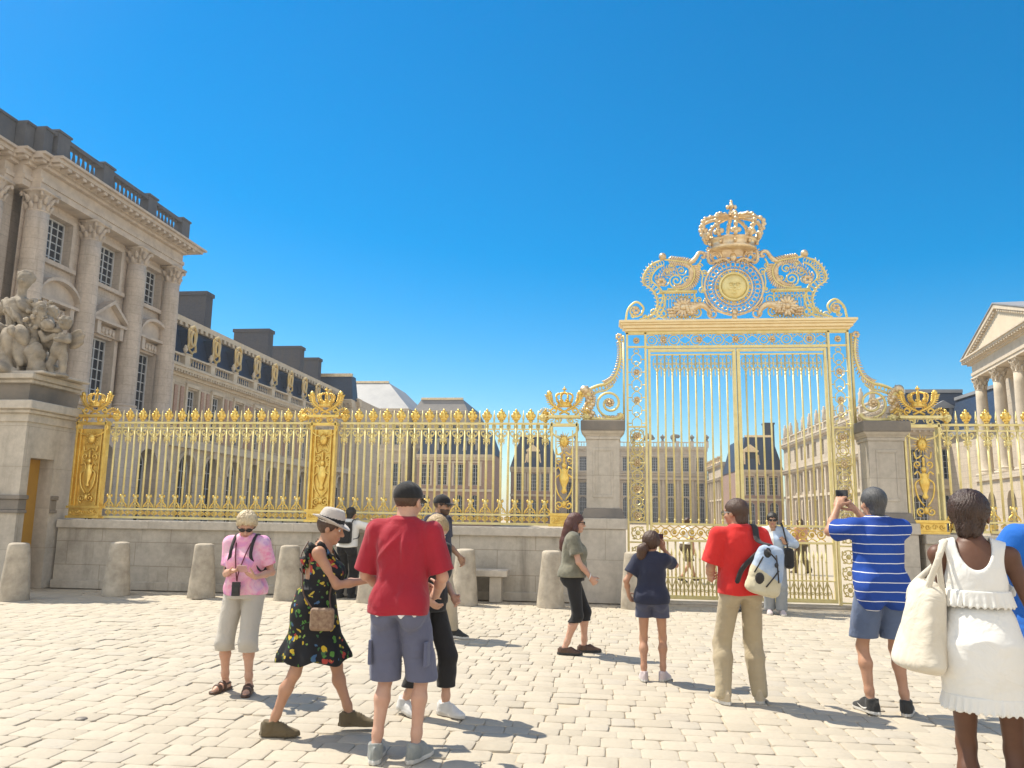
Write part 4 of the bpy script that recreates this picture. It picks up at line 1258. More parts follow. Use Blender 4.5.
# ------------------------------------------------------------------ the royal gate
GY = 15.6
GX = 2.575
def royal_gate():
    y = GY
    root = thing('royal_gate', 'tall closed gilded wrought-iron palace gate with crown and sun crest', 'gate', (GX, y, 0))
    first_ro = []
    def rosette(cx, zz):
        if first_ro:
            o, x0, z0 = first_ro[0]
            return copy_part(o, root, Vector((cx - x0, 0, zz - z0)))
        m = MB()
        for q in range(8):
            a = 2 * PI * q / 8
            m.ball((cx + .045 * math.cos(a), y - .02, zz + .045 * math.sin(a)), (.026, .02, .026), 5, 4)
        m.ball((cx, y - .045, zz), .028, 6, 5)
        first_ro.append((m.build('rosette', GOLDPALE, root, smooth=True), cx, zz))
    # posts
    for s in (-1, 1):
        xo = GX + s * 2.11; xi = GX + s * 1.75
        m = MB()
        for x in (xo, xi):
            m.box(x - .02, x + .02, y - .05, y + .05, 0, 5.2)
        cx = (xo + xi) / 2
        for z in (.05, 1.08, 1.46, 2.6, 3.3, 4.9):
            m.box(min(xo, xi) + .02, max(xo, xi) - .02, y - .03, y + .03, z, z + .03)
        # quatrefoil lattice
        z = 1.6; k = 0
        while z < 4.85:
            r = .10 if k % 2 else .135
            if z < 3.3:
                m.tube(circle(cx, y, z, r, 12), .014, 5, True)
                m.tube(circle(cx, y, z, r * .55, 10), .010, 4, True)
                for q in range(4):
                    a = PI / 4 + q * PI / 2
                    m.tube(circle(cx + .12 * math.cos(a), y, z + .12 * math.sin(a), .045, 8), .009, 4, True)
            else:
                m.tube([(cx, y, z - .14), (cx + .09, y, z - .06), (cx + .09, y, z + .06), (cx, y, z + .14), (cx - .09, y, z + .06), (cx - .09, y, z - .06)], .011, 5, True)
                m.tube(circle(cx, y, z + .17, .05, 8), .010, 4, True)
                for sg in (-1, 1):
                    m.tube([(cx + sg * .09, y, z), (cx + sg * .16, y, z)], .010, 4)
            z += .255; k += 1
        # lower part
        for zz in (.3, .6, .9, 1.27):
            m.tube(circle(cx, y, zz, .12, 12), .014, 5, True); m.ball((cx, y, zz), .05, 6, 5)
            for q in range(4):
                a = PI / 4 + q * PI / 2
                m.tube(spiral(cx + .1 * math.cos(a), y, zz + .1 * math.sin(a), .05, .012, a, 1.2, 8), .011, 4)
        m.build('gate_post', GOLDBAR, root)
        for zz in (1.6, 2.11, 2.62, 3.13, 3.85, 4.4, 5.04):
            rosette(cx, zz)
    m = MB()    # frieze
    m.box(GX - 1.73, GX + 1.73, y - .04, y + .04, 4.88, 4.93); m.box(GX - 2.13, GX + 2.13, y - .05, y + .05, 5.17, 5.22)
    n = 16
    for k in range(n):
        x = GX - 1.73 + 3.46 * (k + .5) / n
        if k % 2 == 0:
            m.tube(circle(x, y, 5.05, .1, 12), .012, 5, True)
            m.tube(circle(x, y, 5.05, .045, 8), .010, 4, True)
        else:
            m.tube([(x - .13, y, 5.05), (x, y, 5.14), (x + .13, y, 5.05), (x, y, 4.96)], .011, 5, True)
            for s in (-1, 1):
                m.tube(circle(x + s * .06, y, 5.05 + .09, .035, 7), .008, 4, True); m.tube(circle(x + s * .06, y, 5.05 - .09, .035, 7), .008, 4, True)
    m.build('frieze', GOLDBAR, root)
    for k in range(5):
        rosette(GX - 1.4 + .7 * k, 5.05)
    m = MB()    # cornice
    m.box(GX - 2.15, GX + 2.15, y - .10, y + .10, 5.22, 5.27)
    m.box(GX - 2.20, GX + 2.20, y - .15, y + .15, 5.27, 5.33)
    m.box(GX - 2.24, GX + 2.24, y - .19, y + .19, 5.33, 5.37)
    m.box(GX - 2.27, GX + 2.27, y - .22, y + .22, 5.37, 5.42)
    m.build('cornice', GOLDCORN, root, bevel=.008)
    # leaves
    for s in (-1, 1):
        x0, x1 = (GX - 1.70, GX - .008) if s < 0 else (GX + .008, GX + 1.70)
        m = MB()
        m.box(x0, x0 + .045, y - .035, y + .035, .06, 4.86); m.box(x1 - .045, x1, y - .035, y + .035, .06, 4.86)
        m.box(x0 + .045, x1 - .045, y - .03, y + .03, 4.81, 4.86); m.box(x0 + .045, x1 - .045, y - .02, y + .02, 4.74, 4.765); m.box(x0 + .045, x1 - .045, y - .03, y + .03, .06, .13)
        m.box(x0 + .045, x1 - .045, y - .03, y + .03, 1.12, 1.16); m.box(x0 + .045, x1 - .045, y - .03, y + .03, 1.43, 1.47); m.box(x0 + .045, x1 - .045, y - .025, y + .025, .44, .465)
        xm = GX + s * .042
        m.box(xm - .03, xm + .03, y - .05, y + .05, 1.5, 4.8)
        leaf = m.build('gate_leaf', GOLDBAR, root)
        nb = 10
        xs = [x0 + .1 + (x1 - x0 - .2) * (k + .5) / nb for k in range(nb)]
        first = None
        for k, x in enumerate(xs):
            if first is None:
                m = MB()
                m.tube([(x, y, .13), (x, y, 1.12)], .018, 6); m.tube([(x, y, 1.47), (x, y, 4.74)], .018, 6)
                m.ball((x, y, 1.53), .026, 6, 5); m.ball((x, y, 4.36), (.02, .02, .05), 6, 5); m.ball((x, y, .8), .024, 6, 5)
                first = m.build('bar', GOLDBAR, leaf, smooth=True); fx = x
            else:
                c = first.copy(); COL.objects.link(c); c.parent = leaf; c.location = (x - fx, 0, 0)
        m = MB()
        for k, x in enumerate(xs):
            for sg in (-1, 1):
                m.tube(catmull([(x, y, 4.38), (x + sg * .03, y, 4.46), (x + sg * .072, y, 4.52), (x + sg * .075, y, 4.62), (x + sg * .035, y, 4.7)], 3), .010, 4)
                m.tube(spiral(x + sg * .045, y, 4.57, .03, .008, 0, 1.1, 8, sg), .008, 4)
            m.tube([(x + .078, y, 4.5), (x + .078, y, 4.35), (x + .078, y, 4.3)], [.012, .012, .002], 5)
        m.build('upper_scrollwork', GOLDBAR, leaf, smooth=True)
        m = MB()     # lock band with rich scrolls
        kx = x0 + .12
        k = 0
        while kx < x1 - .1:
            m.tube(spiral(kx, y, 1.295, .085, .015, 0, 1.5, 10, 1 if k % 2 else -1), .014, 5)
            m.ball((kx, y - .02, 1.295), .035, 6, 5)
            m.tube(catmull([(kx - .085, y, 1.17), (kx, y, 1.22), (kx + .085, y, 1.17)], 3), .010, 4); m.tube(catmull([(kx - .085, y, 1.42), (kx, y, 1.37), (kx + .085, y, 1.42)], 3), .010, 4)
            kx += .165; k += 1
        m.build('lock_band', GOLD, leaf, smooth=True)
        m = MB()     # dog bars and bottom scrolls
        for k, x in enumerate(xs):
            xd = x + (x1 - x0 - .2) / nb / 2
            if k < nb - 1:
                m.tube([(xd, y, .13), (xd, y, .85), (xd, y, .88), (xd, y, 1.0)], [.013, .013, .024, .003], 5)
                m.ball((xd, y, .84), .02, 5, 4)
            for sg in (-1, 1):
                m.tube(catmull([(x, y, .44), (x + sg * .03, y, .36), (x + sg * .07, y, .26), (x + sg * .08, y, .14)], 3), .011, 4)
                m.tube(spiral(x + sg * .038, y, .22, .033, .008, 0, 1.1, 8, sg), .009, 4)
            m.ball((x, y, .52), (.026, .02, .04), 6, 4); m.ball((x, y, .4), .024, 5, 4)
        m.build('lower_scrollwork', GOLDBAR, leaf, smooth=True)
    # ------------------------------------------------ crest
    zc = 6.12
    m = MB()     # open ring of the medallion
    for r, t in ((.57, .026), (.36, .022)):
        m.tube(circle(GX, y, zc, r, 36), t, 6, True)
    for k in range(32):
        a = 2 * PI * k / 32
        m.tube(circle(GX + .32 * math.cos(a), y, zc + .32 * math.sin(a), .03, 6), .010, 4, True)
        m.tube(circle(GX + .465 * math.cos(a), y, zc + .465 * math.sin(a), .05, 8), .012, 4, True)
        m.tube([(GX + .38 * math.cos(a + .12), y, zc + .38 * math.sin(a + .12)), (GX + .56 * math.cos(a + .12), y, zc + .56 * math.sin(a + .12))], .009, 4)
    # feet of the ring down to the cornice
    m.tube([(GX, y, 5.45), (GX, y, 5.56)], .05, 8); m.ball((GX, y, 5.6), (.055, .05, .07), 8, 6)
    for s in (-1, 1):
        m.tube(catmull([(GX + s * .1, y, 5.58), (GX + s * .3, y, 5.62), (GX + s * .5, y, 5.75), (GX + s * .56, y, 5.9)], 4), .022, 5)
        m.tube(spiral(GX + s * .42, y, 5.58, .12, .02, PI / 2, 1.4, 12, -s), .02, 5)
    m.build('medallion_ring', GOLDPALE, root, smooth=True)
    m = MB()
    m.T = lambda a, b, c: (GX + a, y + c, zc + b)
    prof = [(.0, -.10), (.12, -.095), (.2, -.07), (.245, -.04), (.245, .04), (0, .06)]
    N = 24; vs = []; fs = []
    for (r, d) in prof:
        for k in range(N):
            vs.append((r * math.cos(2 * PI * k / N), r * math.sin(2 * PI * k / N), d))
    for j in range(len(prof) - 1):
        for k in range(N):
            fs.append((j * N + k, j * N + (k + 1) % N, (j + 1) * N + (k + 1) % N, (j + 1) * N + k))
    m.add(vs, fs)
    m.T = None
    m.tube(circle(GX, y - .03, zc, .275, 28), .03, 6, True)
    for k in range(20):
        a = 2 * PI * k / 20
        m.tube([(GX + .29 * math.cos(a), y, zc + .29 * math.sin(a)), (GX + .345 * math.cos(a), y, zc + .345 * math.sin(a))], [.026, .008], 5)
    disc = m.build('sun_disc', GOLDBAR, root, smooth=True)
    m = MB()     # the sun's face in relief
    for s in (-1, 1):
        m.ball((GX + s * .065, y - .105, zc + .015), (.035, .014, .014), 8, 5)
        m.tube([(GX + s * .025, y - .11, zc + .05), (GX + s * .07, y - .112, zc + .062), (GX + s * .11, y - .098, zc + .045)], .009, 5)
        m.ball((GX + s * .075, y - .09, zc - .06), (.045, .02, .04), 8, 5)
    m.tube([(GX, y - .105, zc + .04), (GX, y - .125, zc - .03), (GX, y - .115, zc - .045)], [.012, .018, .022], 6)
    m.ball((GX, y - .1, zc - .095), (.04, .016, .012), 8, 5); m.ball((GX, y - .092, zc - .15), (.04, .02, .025), 8, 5)
    m.build('sun_face', GOLDBAR, disc, smooth=True)
    m = MB()     # swags between medallion and crown
    for s in (-1, 1):
        m.tube(spiral(GX + s * .33, y, 6.74, .13, .03, PI * .5, 1.3, 14, s), .03, 6)
        m.tube(catmull([(GX + s * .06, y - .03, 6.62), (GX + s * .2, y - .03, 6.7), (GX + s * .44, y, 6.62), (GX + s * .48, y, 6.82), (GX + s * .38, y, 6.93)], 4), .035, 6)
        leafs(m, catmull([(GX + s * .1, y - .05, 6.66), (GX + s * .3, y - .04, 6.6), (GX + s * .46, y - .02, 6.7), (GX + s * .46, y - .02, 6.9)], 4), .04, .045)
        for q in range(5):
            m.ball((GX + s * (.08 + .08 * q), y - .06, 6.9 + .01 * q), .04, 6, 5)
    m.ball((GX, y - .05, 6.72), (.07, .05, .09), 8, 6); m.ball((GX, y - .05, 6.88), .06, 8, 6)
    m.build('crown_support', GOLDPALE, root, smooth=True)
    m = MB(); crown(m, GX, y, 6.84, 1.24, 1.09, n=10); m.build('crest_crown', GOLDPALE, root, smooth=True)
    # scroll panels left and right of the medallion
    for s in (-1, 1):
        X = lambda d: GX + s * d
        m = MB()
        # lattice band, two parallel bars with rings between
        path = catmull([(X(2.13), y, 5.47), (X(2.08), y, 5.70), (X(1.92), y, 5.84), (X(1.78), y, 5.72), (X(1.83), y, 5.56)], 5)
        m.tube(path, .024, 5)
        m.tube(spiral(X(1.94), y, 5.66, .14, .03, 0, 1.4, 14, s), .02, 5)
        A = [(X(1.86), y, 5.48), (X(1.60), y, 5.58), (X(1.50), y, 5.82), (X(1.60), y, 6.08), (X(1.78), y, 6.24), (X(1.74), y, 6.45), (X(1.60), y, 6.62), (X(1.42), y, 6.70)]
        B = [(X(1.66), y, 5.47), (X(1.46), y, 5.55), (X(1.35), y, 5.82), (X(1.43), y, 6.10), (X(1.60), y, 6.26), (X(1.59), y, 6.40), (X(1.48), y, 6.54), (X(1.36), y, 6.60)]
        PA = catmull(A, 6); PB = catmull(B, 6)
        m.tube(PA, .02, 5); m.tube(PB, .018, 5)
        for i in range(1, len(PA) - 1, 2):
            c = (PA[i] + PB[i]) / 2
            r = min(.06, (PA[i] - PB[i]).length / 2)
            m.tube(circle(c.x, y, c.z, r, 8), .010, 4, True)
        # inner C-scroll
        C = catmull([(X(1.36), y, 6.72), (X(1.1), y, 6.68), (X(.86), y, 6.62), (X(.76), y, 6.44), (X(.82), y, 6.22), (X(1.02), y, 6.1), (X(1.3), y, 6.1)], 6)
        m.tube(C, .022, 5)
        m.tube(spiral(X(1.12), y, 6.27, .15, .02, -PI / 2, 1.8, 14, s), .017, 5)
        m.box(min(X(.72), X(1.46)), max(X(.72), X(1.46)), y - .05, y + .05, 6.01, 6.06)
        for d0 in (.75, 1.4):
            m.tube(spiral(X(d0), y, 5.60, .12, .02, PI / 2, 1.5, 12, s if d0 < 1 else -s), .02, 5)
            m.tube(catmull([(X(d0 + .12), y, 5.6), (X(d0 + .02), y, 5.82), (X(d0 + (.02 if d0 < 1 else -.02)), y, 6.02)], 4), .018, 5)
        for q in range(9):
            d = .84 + .06 * q
            m.tube([(X(d), y, 5.46), (X(d + .02), y, 5.8), (X(d), y, 6.0)], .008, 4)
        # filigree filling the panels
        for (a, b, r0, tr, sg) in ((1.02, 6.48, .11, 1.5, 1), (1.30, 6.44, .10, 1.5, -1), (1.36, 6.24, .09, 1.4, 1), (.92, 6.28, .09, 1.4, -1), (1.22, 6.58, .07, 1.3, 1), (.68, 5.86, .10, 1.4, 1), (.62, 6.06, .08, 1.3, -1), (1.58, 5.62, .08, 1.3, -1), (1.74, 5.53, .07, 1.2, 1), (.56, 6.42, .09, 1.4, 1), (.66, 6.56, .07, 1.3, -1), (1.98, 5.55, .06, 1.2, -1)):
            m.tube(spiral(X(a), y, b, r0, .015, 0, tr, 11, s * sg), .013, 4)
            m.ball((X(a), y, b), .028, 6, 4)
        for q in range(8):
            z0, z1 = 5.5, 5.98
            xa = .78 + .085 * q
            m.tube(circle(X(xa), y, 5.92, .036, 7), .010, 4, True)
            m.tube(circle(X(xa), y, 5.52, .036, 7), .010, 4, True)
        m.tube(catmull([(X(.57), y, 6.0), (X(.62), y, 6.2), (X(.60), y, 6.4), (X(.68), y, 6.55), (X(.62), y, 6.7)], 5), .018, 5)
        m.build('crest_scroll', GOLDBAR, root, smooth=True)
        m = MB()
        m.ball((X(1.385), y, 6.78), .075, 10, 8)
        leafs(m, C[2:14], .06, .07); leafs(m, C[14:34], .08, .055)
        leafs(m, PA[4:40:2], .03, .04); leafs(m, catmull([(X(1.5), y, 6.22), (X(1.36), y, 6.5), (X(1.1), y, 6.56)], 6), .04, .05)
        P = catmull([(X(.86), y, 6.62), (X(.74), y, 6.72), (X(.66), y, 6.84), (X(.56), y, 6.82), (X(.57), y, 6.74), (X(.62), y, 6.76)], 4)
        m.tube(P, [.05 - .025 * i / len(P) for i in range(len(P))], 6)
        leafs(m, catmull([(X(1.55), y, 6.3), (X(1.36), y, 6.36), (X(1.2), y, 6.46), (X(1.04), y, 6.42)], 3), .06, .035)
        for q in range(6):
            a = 2 * PI * q / 6
            m.ball((X(1.42) + .06 * math.cos(a), y - .02, 6.24 + .06 * math.sin(a)), (.05, .03, .04), 6, 4)
            m.ball((X(1.93) + .05 * math.cos(a), y - .02, 5.66 + .05 * math.sin(a)), (.04, .03, .035), 6, 4)
        m.build('crest_leaves', GOLDPALE, root, smooth=True)
        m = MB()     # sunflower and horn of plenty
        fx, fz = X(1.0), 5.70
        for q in range(14):
            a = 2 * PI * q / 14
            M = Euler((0, -a, 0)).to_matrix()
            m.ball(Vector((fx, y - .07, fz)) + M @ Vector((.13, 0, 0)), (.105, .03, .036), 6, 4, 0, M)
        m.ball((fx, y - .075, fz), (.065, .04, .065), 10, 6)
        H = catmull([(X(.86), y - .04, 5.64), (X(.76), y - .04, 5.72), (X(.62), y - .04, 5.74), (X(.5), y - .03, 5.64), (X(.46), y - .03, 5.52)], 4)
        m.tube(H, [.10 - .075 * i / len(H) for i in range(len(H))], 8)
        for q in range(14):
            m.ball((X(.78 + .045 * (q % 4) + .01 * (q % 3)), y - .09, 5.58 + .045 * (q // 3)), .036 + .008 * (q % 2), 6, 5)
        for q in range(9):
            m.ball((X(1.16 + .05 * (q % 3) + .012 * (q // 3)), y - .05, 5.54 + .06 * (q // 3)), (.042, .03, .034), 6, 5)
        m.build('sunflower_and_horn', GOLDPALE, root, smooth=True)
    # brackets sweeping down to the stone pillars
    for s in (-1, 1):
        X = lambda d: GX + s * d
        m = MB()
        m.box(min(X(2.16), X(2.2)), max(X(2.16), X(2.2)), y - .03, y + .03, 3.4, 5.15)
        S = catmull([(X(2.27), y, 5.10), (X(2.24), y, 4.85), (X(2.26), y, 4.6), (X(2.36), y, 4.32), (X(2.52), y, 4.18), (X(2.68), y, 4.14), (X(2.83), y, 4.08), (X(2.93), y, 4.02)], 5)
        m.tube(S, .028, 6)
        m.tube([(p.x + s * .0, p.y, p.z - .13) for p in S[16:]], .018, 5)
        for i in range(16, len(S) - 2, 2):
            m.tube(circle(S[i].x, y, S[i].z - .065, .04, 7), .009, 4, True)
        yy = y - .15
        m.tube(spiral(X(2.46), yy, 3.76, .27, .05, -PI / 2, 1.75, 20, s), .024, 6)
        P = catmull([(X(2.22), yy, 3.56), (X(2.3), yy, 3.46), (X(2.5), yy, 3.44), (X(2.8), yy, 3.46), (X(2.94), yy, 3.55), (X(2.86), yy, 3.72), (X(2.84), yy, 3.88), (X(2.94), yy, 3.99)], 5)
        m.tube(P, .045, 6)
        m.build('side_bracket', GOLDBAR, root, smooth=True)
        m = MB()
        m.ball((X(2.95), yy, 4.02), .095, 10, 8)
        m.tube(circle(X(2.95), yy, 4.02, .07, 12), .03, 5, True)
        leafs(m, S[1:22], .045, .055)
        leafs(m, P, .05, .075)
        for q in range(8):
            a = 2 * PI * q / 8
            m.ball((X(2.46) + .06 * math.cos(a), yy - .03, 3.77 + .06 * math.sin(a)), (.035, .03, .035), 6, 4)
        m.ball((X(2.46), yy - .05, 3.77), .04, 6, 5)
        for q in range(7):
            m.ball((X(2.84) + .05 * math.sin(q * 2.1), yy - .03, 3.5 + .06 * q), (.06, .05, .05), 6, 5)
        for q in range(7):
            a = 2 * PI * q / 7
            m.ball((X(2.27) + .045 * math.cos(a), y - .03, 5.12 + .045 * math.sin(a)), (.032, .03, .032), 6, 4)
        m.build('bracket_leaves', GOLDPALE, root, smooth=True)
    m = MB(); m.box(GX - 2.2, GX + 2.2, y - .35, y + .35, -.03, .03); m.build('threshold', STONE_L, root, bevel=.01)
royal_gate()

# ------------------------------------------------------------------ gatehouse plinth at left
def gatehouse():
    root = thing('stone_gatehouse', 'massive stone gatehouse plinth with narrow ochre door at the left edge', 'gatehouse', (-13, 15, 0))
    X1 = -11.02; X0 = -15.5; Y0 = 13.95; Y1 = 15.42
    m = MB()
    # east face with a door recess between y 14.15 and 14.85
    m.box(X0, X1 - .45, Y0, Y1, 0, 3.2)
    m.box(X1 - .45, X1, Y0, 14.15, 0, 3.2)
    m.box(X1 - .45, X1, 14.82, Y1, 0, 3.2)
    m.box(X1 - .45, X1, 14.15, 14.82, 2.52, 3.2)
    m.build('wall', STONE_P, root)
    m = MB(); m.box(X1 - .44, X1 - .30, 14.152, 14.818, 0, 2.515); m.build('ochre_door', OCHRE, root)
    m = MB()
    for z0, z1, p, M in ((1.46, 1.52, .05, 0), (1.52, 1.72, .02, 0), (1.72, 1.8, .06, 0)):
        m.box(X0 - p, X1 + p, Y0 - p, 14.149, z0, z1); m.box(X1 - .4, X1 + p, 14.823, 15.0, z0, z1)
    m.build('base_band', STONE_D, root, bevel=.012)
    m = MB()
    m.box(X0, X1 + .04, Y0 - .04, Y1, 3.2, 3.36)
    m.build('fillet', STONE_P, root, bevel=.01)
    m = MB()
    m.box(X0, X1 + .12, Y0 - .12, Y1, 3.36, 3.43); m.box(X0, X1 + .2, Y0 - .2, Y1, 3.43, 3.60)
    m.build('lower_cornice', STONE_P, root, bevel=.02)
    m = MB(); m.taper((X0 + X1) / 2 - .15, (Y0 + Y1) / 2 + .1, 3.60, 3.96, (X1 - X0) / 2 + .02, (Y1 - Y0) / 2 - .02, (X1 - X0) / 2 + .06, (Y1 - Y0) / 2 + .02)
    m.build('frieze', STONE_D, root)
    m = MB()
    m.box(X0, X1 + .02, Y0 - .02, Y1, 3.96, 4.03); m.box(X0, X1 + .10, Y0 - .12, Y1, 4.03, 4.14)
    m.build('top_slab', STONE_P, root, bevel=.02)
gatehouse()
# ------------------------------------------------------------------ figures: signed distance fields meshed with surface nets
f32 = np.float32
def V3(*a): return np.array(a, dtype=f32)

def rcone(p, a, b, ra, rb):
    a = np.asarray(a, f32); b = np.asarray(b, f32)
    ba = b - a; pa = p - a
    t = np.clip(pa @ ba / max(1e-9, float(ba @ ba)), 0, 1)
    d = pa - t[:, None] * ba
    return np.sqrt(np.einsum('ij,ij->i', d, d)) - (ra + (rb - ra) * t)

def chain(p, pts, rs, k=0.0):
    d = None
    for i in range(len(pts) - 1):
        e = rcone(p, pts[i], pts[i + 1], rs[i], rs[i + 1])
        d = e if d is None else (smin(d, e, k) if k else np.minimum(d, e))
    return d

def ell(p, c, r, M=None):
    q = p - np.asarray(c, f32)
    if M is not None: q = q @ np.asarray(M, f32)      # columns of M are the axes
    r = np.asarray(r, f32)
    k0 = np.sqrt(np.sum((q / r) ** 2, 1)); k1 = np.sqrt(np.sum((q / (r * r)) ** 2, 1))
    return k0 * (k0 - 1) / np.maximum(k1, 1e-6)

def rbox(p, c, h, rad, M=None):
    q = p - np.asarray(c, f32)
    if M is not None: q = q @ np.asarray(M, f32)
    q = np.abs(q) - (np.asarray(h, f32) - rad)
    return np.sqrt(np.sum(np.maximum(q, 0) ** 2, 1)) + np.minimum(q.max(1), 0) - rad

def smin(a, b, k):
    h = np.clip(0.5 + 0.5 * (b - a) / k, 0, 1)
    return b + (a - b) * h - k * h * (1 - h)

def smax(a, b, k): return -smin(-a, -b, k)

def folds(p, s, seed, aniso=(1, 1, 1)):
    r = np.random.RandomState(seed)
    q = p * np.asarray(aniso, f32) * s
    w = np.zeros(len(p), f32)
    for i in range(4):
        k = r.normal(size=3).astype(f32); k /= np.linalg.norm(k)
        k2 = r.normal(size=3).astype(f32)
        ph = r.uniform(0, 6)
        a = q @ k * (1 + .5 * i) + ph + 1.2 * np.sin(q @ k2 * .6 + ph * 2)
        w += (.45 * np.sin(a) + .8 * (1 - 2 * np.abs(np.sin(a * .5 + 1)) ** .8)) / (1 + .5 * i)
    return w * 0.4

def surface(f, lo, hi, h):
    """sparse sampling in blocks of 8, then naive surface nets; returns verts, quads"""
    B = 8
    lo = np.asarray(lo, f32); hi = np.asarray(hi, f32)
    nb = np.maximum(1, np.ceil((hi - lo) / (h * B)).astype(int))
    g = [lo[i] + (np.arange(nb[i]) * B + (B - 1) / 2) * h for i in range(3)]
    C = np.stack(np.meshgrid(*g, indexing='ij'), -1).reshape(-1, 3).astype(f32)
    dc = f(C)
    act = np.abs(dc) < h * B * 0.87 * 1.25 + 0.02
    D = np.repeat(dc[:, None], B ** 3, 1).astype(f32)
    off = np.stack(np.meshgrid(*[np.arange(B)] * 3, indexing='ij'), -1).reshape(-1, 3).astype(f32)
    off = (off - (B - 1) / 2) * h
    ia = np.where(act)[0]
    for s in range(0, len(ia), 400):
        ii = ia[s:s + 400]
        P = (C[ii][:, None, :] + off[None]).reshape(-1, 3)
        D[ii] = f(P).reshape(len(ii), -1)
    D = D.reshape(nb[0], nb[1], nb[2], B, B, B).transpose(0, 3, 1, 4, 2, 5).reshape(nb[0] * B, nb[1] * B, nb[2] * B)
    D = np.pad(D, 1, constant_values=1.0)
    lo = lo - h
    S = D < 0
    n = D.shape
    cnt = np.zeros((n[0] - 1, n[1] - 1, n[2] - 1), np.int8)
    for i in (0, 1):
        for j in (0, 1):
            for k in (0, 1):
                cnt += S[i:n[0] - 1 + i, j:n[1] - 1 + j, k:n[2] - 1 + k]
    mask = (cnt > 0) & (cnt < 8)
    cells = np.argwhere(mask)
    idx = np.full(mask.shape, -1, np.int32); idx[mask] = np.arange(len(cells))
    cv = np.empty((len(cells), 2, 2, 2), f32)
    for i in (0, 1):
        for j in (0, 1):
            for k in (0, 1):
                cv[:, i, j, k] = D[cells[:, 0] + i, cells[:, 1] + j, cells[:, 2] + k]
    acc = np.zeros((len(cells), 3), f32); num = np.zeros(len(cells), f32)
    for ax in range(3):
        for a in (0, 1):
            for b in (0, 1):
                s0 = [a, b]; s0.insert(ax, 0); s1 = [a, b]; s1.insert(ax, 1)
                v0 = cv[:, s0[0], s0[1], s0[2]]; v1 = cv[:, s1[0], s1[1], s1[2]]
                m = (v0 < 0) != (v1 < 0)
                t = np.where(m, v0 / np.where(m, v0 - v1, 1), 0)
                pt = np.zeros((len(cells), 3), f32)
                pt[:, ax] = t
                o = [x for x in range(3) if x != ax]
                pt[:, o[0]] = a; pt[:, o[1]] = b
                acc += pt * m[:, None]; num += m
    verts = lo + (cells + acc / num[:, None]) * h
    quads = []
    for ax in range(3):
        o = [x for x in range(3) if x != ax]
        sl0 = [slice(None)] * 3; sl1 = [slice(None)] * 3
        sl0[ax] = slice(0, n[ax] - 1); sl1[ax] = slice(1, n[ax])
        ch = S[tuple(sl0)] != S[tuple(sl1)]
        E = np.argwhere(ch)
        E = E[(E[:, o[0]] > 0) & (E[:, o[1]] > 0) & (E[:, o[0]] < n[o[0]] - 1) & (E[:, o[1]] < n[o[1]] - 1)]
        if len(E) == 0: continue
        def at(d0, d1):
            q = E.copy(); q[:, o[0]] += d0; q[:, o[1]] += d1
            return idx[q[:, 0], q[:, 1], q[:, 2]]
        Q = np.stack([at(-1, -1), at(0, -1), at(0, 0), at(-1, 0)], 1)
        ins = S[E[:, 0], E[:, 1], E[:, 2]]
        if ax == 1: ins = ~ins
        Q[~ins] = Q[~ins][:, ::-1]
        quads.append(Q)
    return verts, np.concatenate(quads) if quads else np.zeros((0, 4), int)

def sdf_object(name, f, lo, hi, h, mats, parent=None, matfn=None, origin=(0, 0, 0), smooth_iter=1):
    v, q = surface(f, lo, hi, h)
    if not isinstance(mats, (list, tuple)): mats = [mats]
    me = bpy.data.meshes.new(name)
    me.vertices.add(len(v)); me.vertices.foreach_set('co', v.astype(f32).ravel())
    me.loops.add(len(q) * 4); me.loops.foreach_set('vertex_index', q.astype(np.int32).ravel())
    me.polygons.add(len(q)); me.polygons.foreach_set('loop_start', np.arange(len(q), dtype=np.int32) * 4)
    try: me.polygons.foreach_set('loop_total', np.full(len(q), 4, np.int32))
    except Exception: pass
    for m in mats: me.materials.append(m)
    if matfn is not None and len(q):
        c = v[q].mean(1)
        me.polygons.foreach_set('material_index', matfn(c).astype(np.int32))
    me.polygons.foreach_set('use_smooth', np.ones(len(q), bool))
    me.update(calc_edges=True); me.validate()
    o = bpy.data.objects.new(name, me); COL.objects.link(o)
    if parent is not None: o.parent = parent
    return o

def rotz(a):
    c, s = math.cos(a), math.sin(a)
    return np.array([[c, -s, 0], [s, c, 0], [0, 0, 1]], f32)
def rotx(a):
    c, s = math.cos(a), math.sin(a)
    return np.array([[1, 0, 0], [0, c, -s], [0, s, c]], f32)
def roty(a):
    c, s = math.cos(a), math.sin(a)
    return np.array([[c, 0, s], [0, 1, 0], [-s, 0, c]], f32)

def ik(a, b, l1, l2, pole):
    a = np.asarray(a, f32); b = np.asarray(b, f32)
    d = b - a; L = float(np.linalg.norm(d))
    Lc = min(L, (l1 + l2) * .998)
    u = d / max(L, 1e-6)
    x = (l1 * l1 - l2 * l2 + Lc * Lc) / (2 * Lc)
    h = math.sqrt(max(0, l1 * l1 - x * x))
    p = np.asarray(pole, f32); p = p - u * float(p @ u); p /= max(1e-6, np.linalg.norm(p))
    return a + u * x + p * h, a + u * Lc

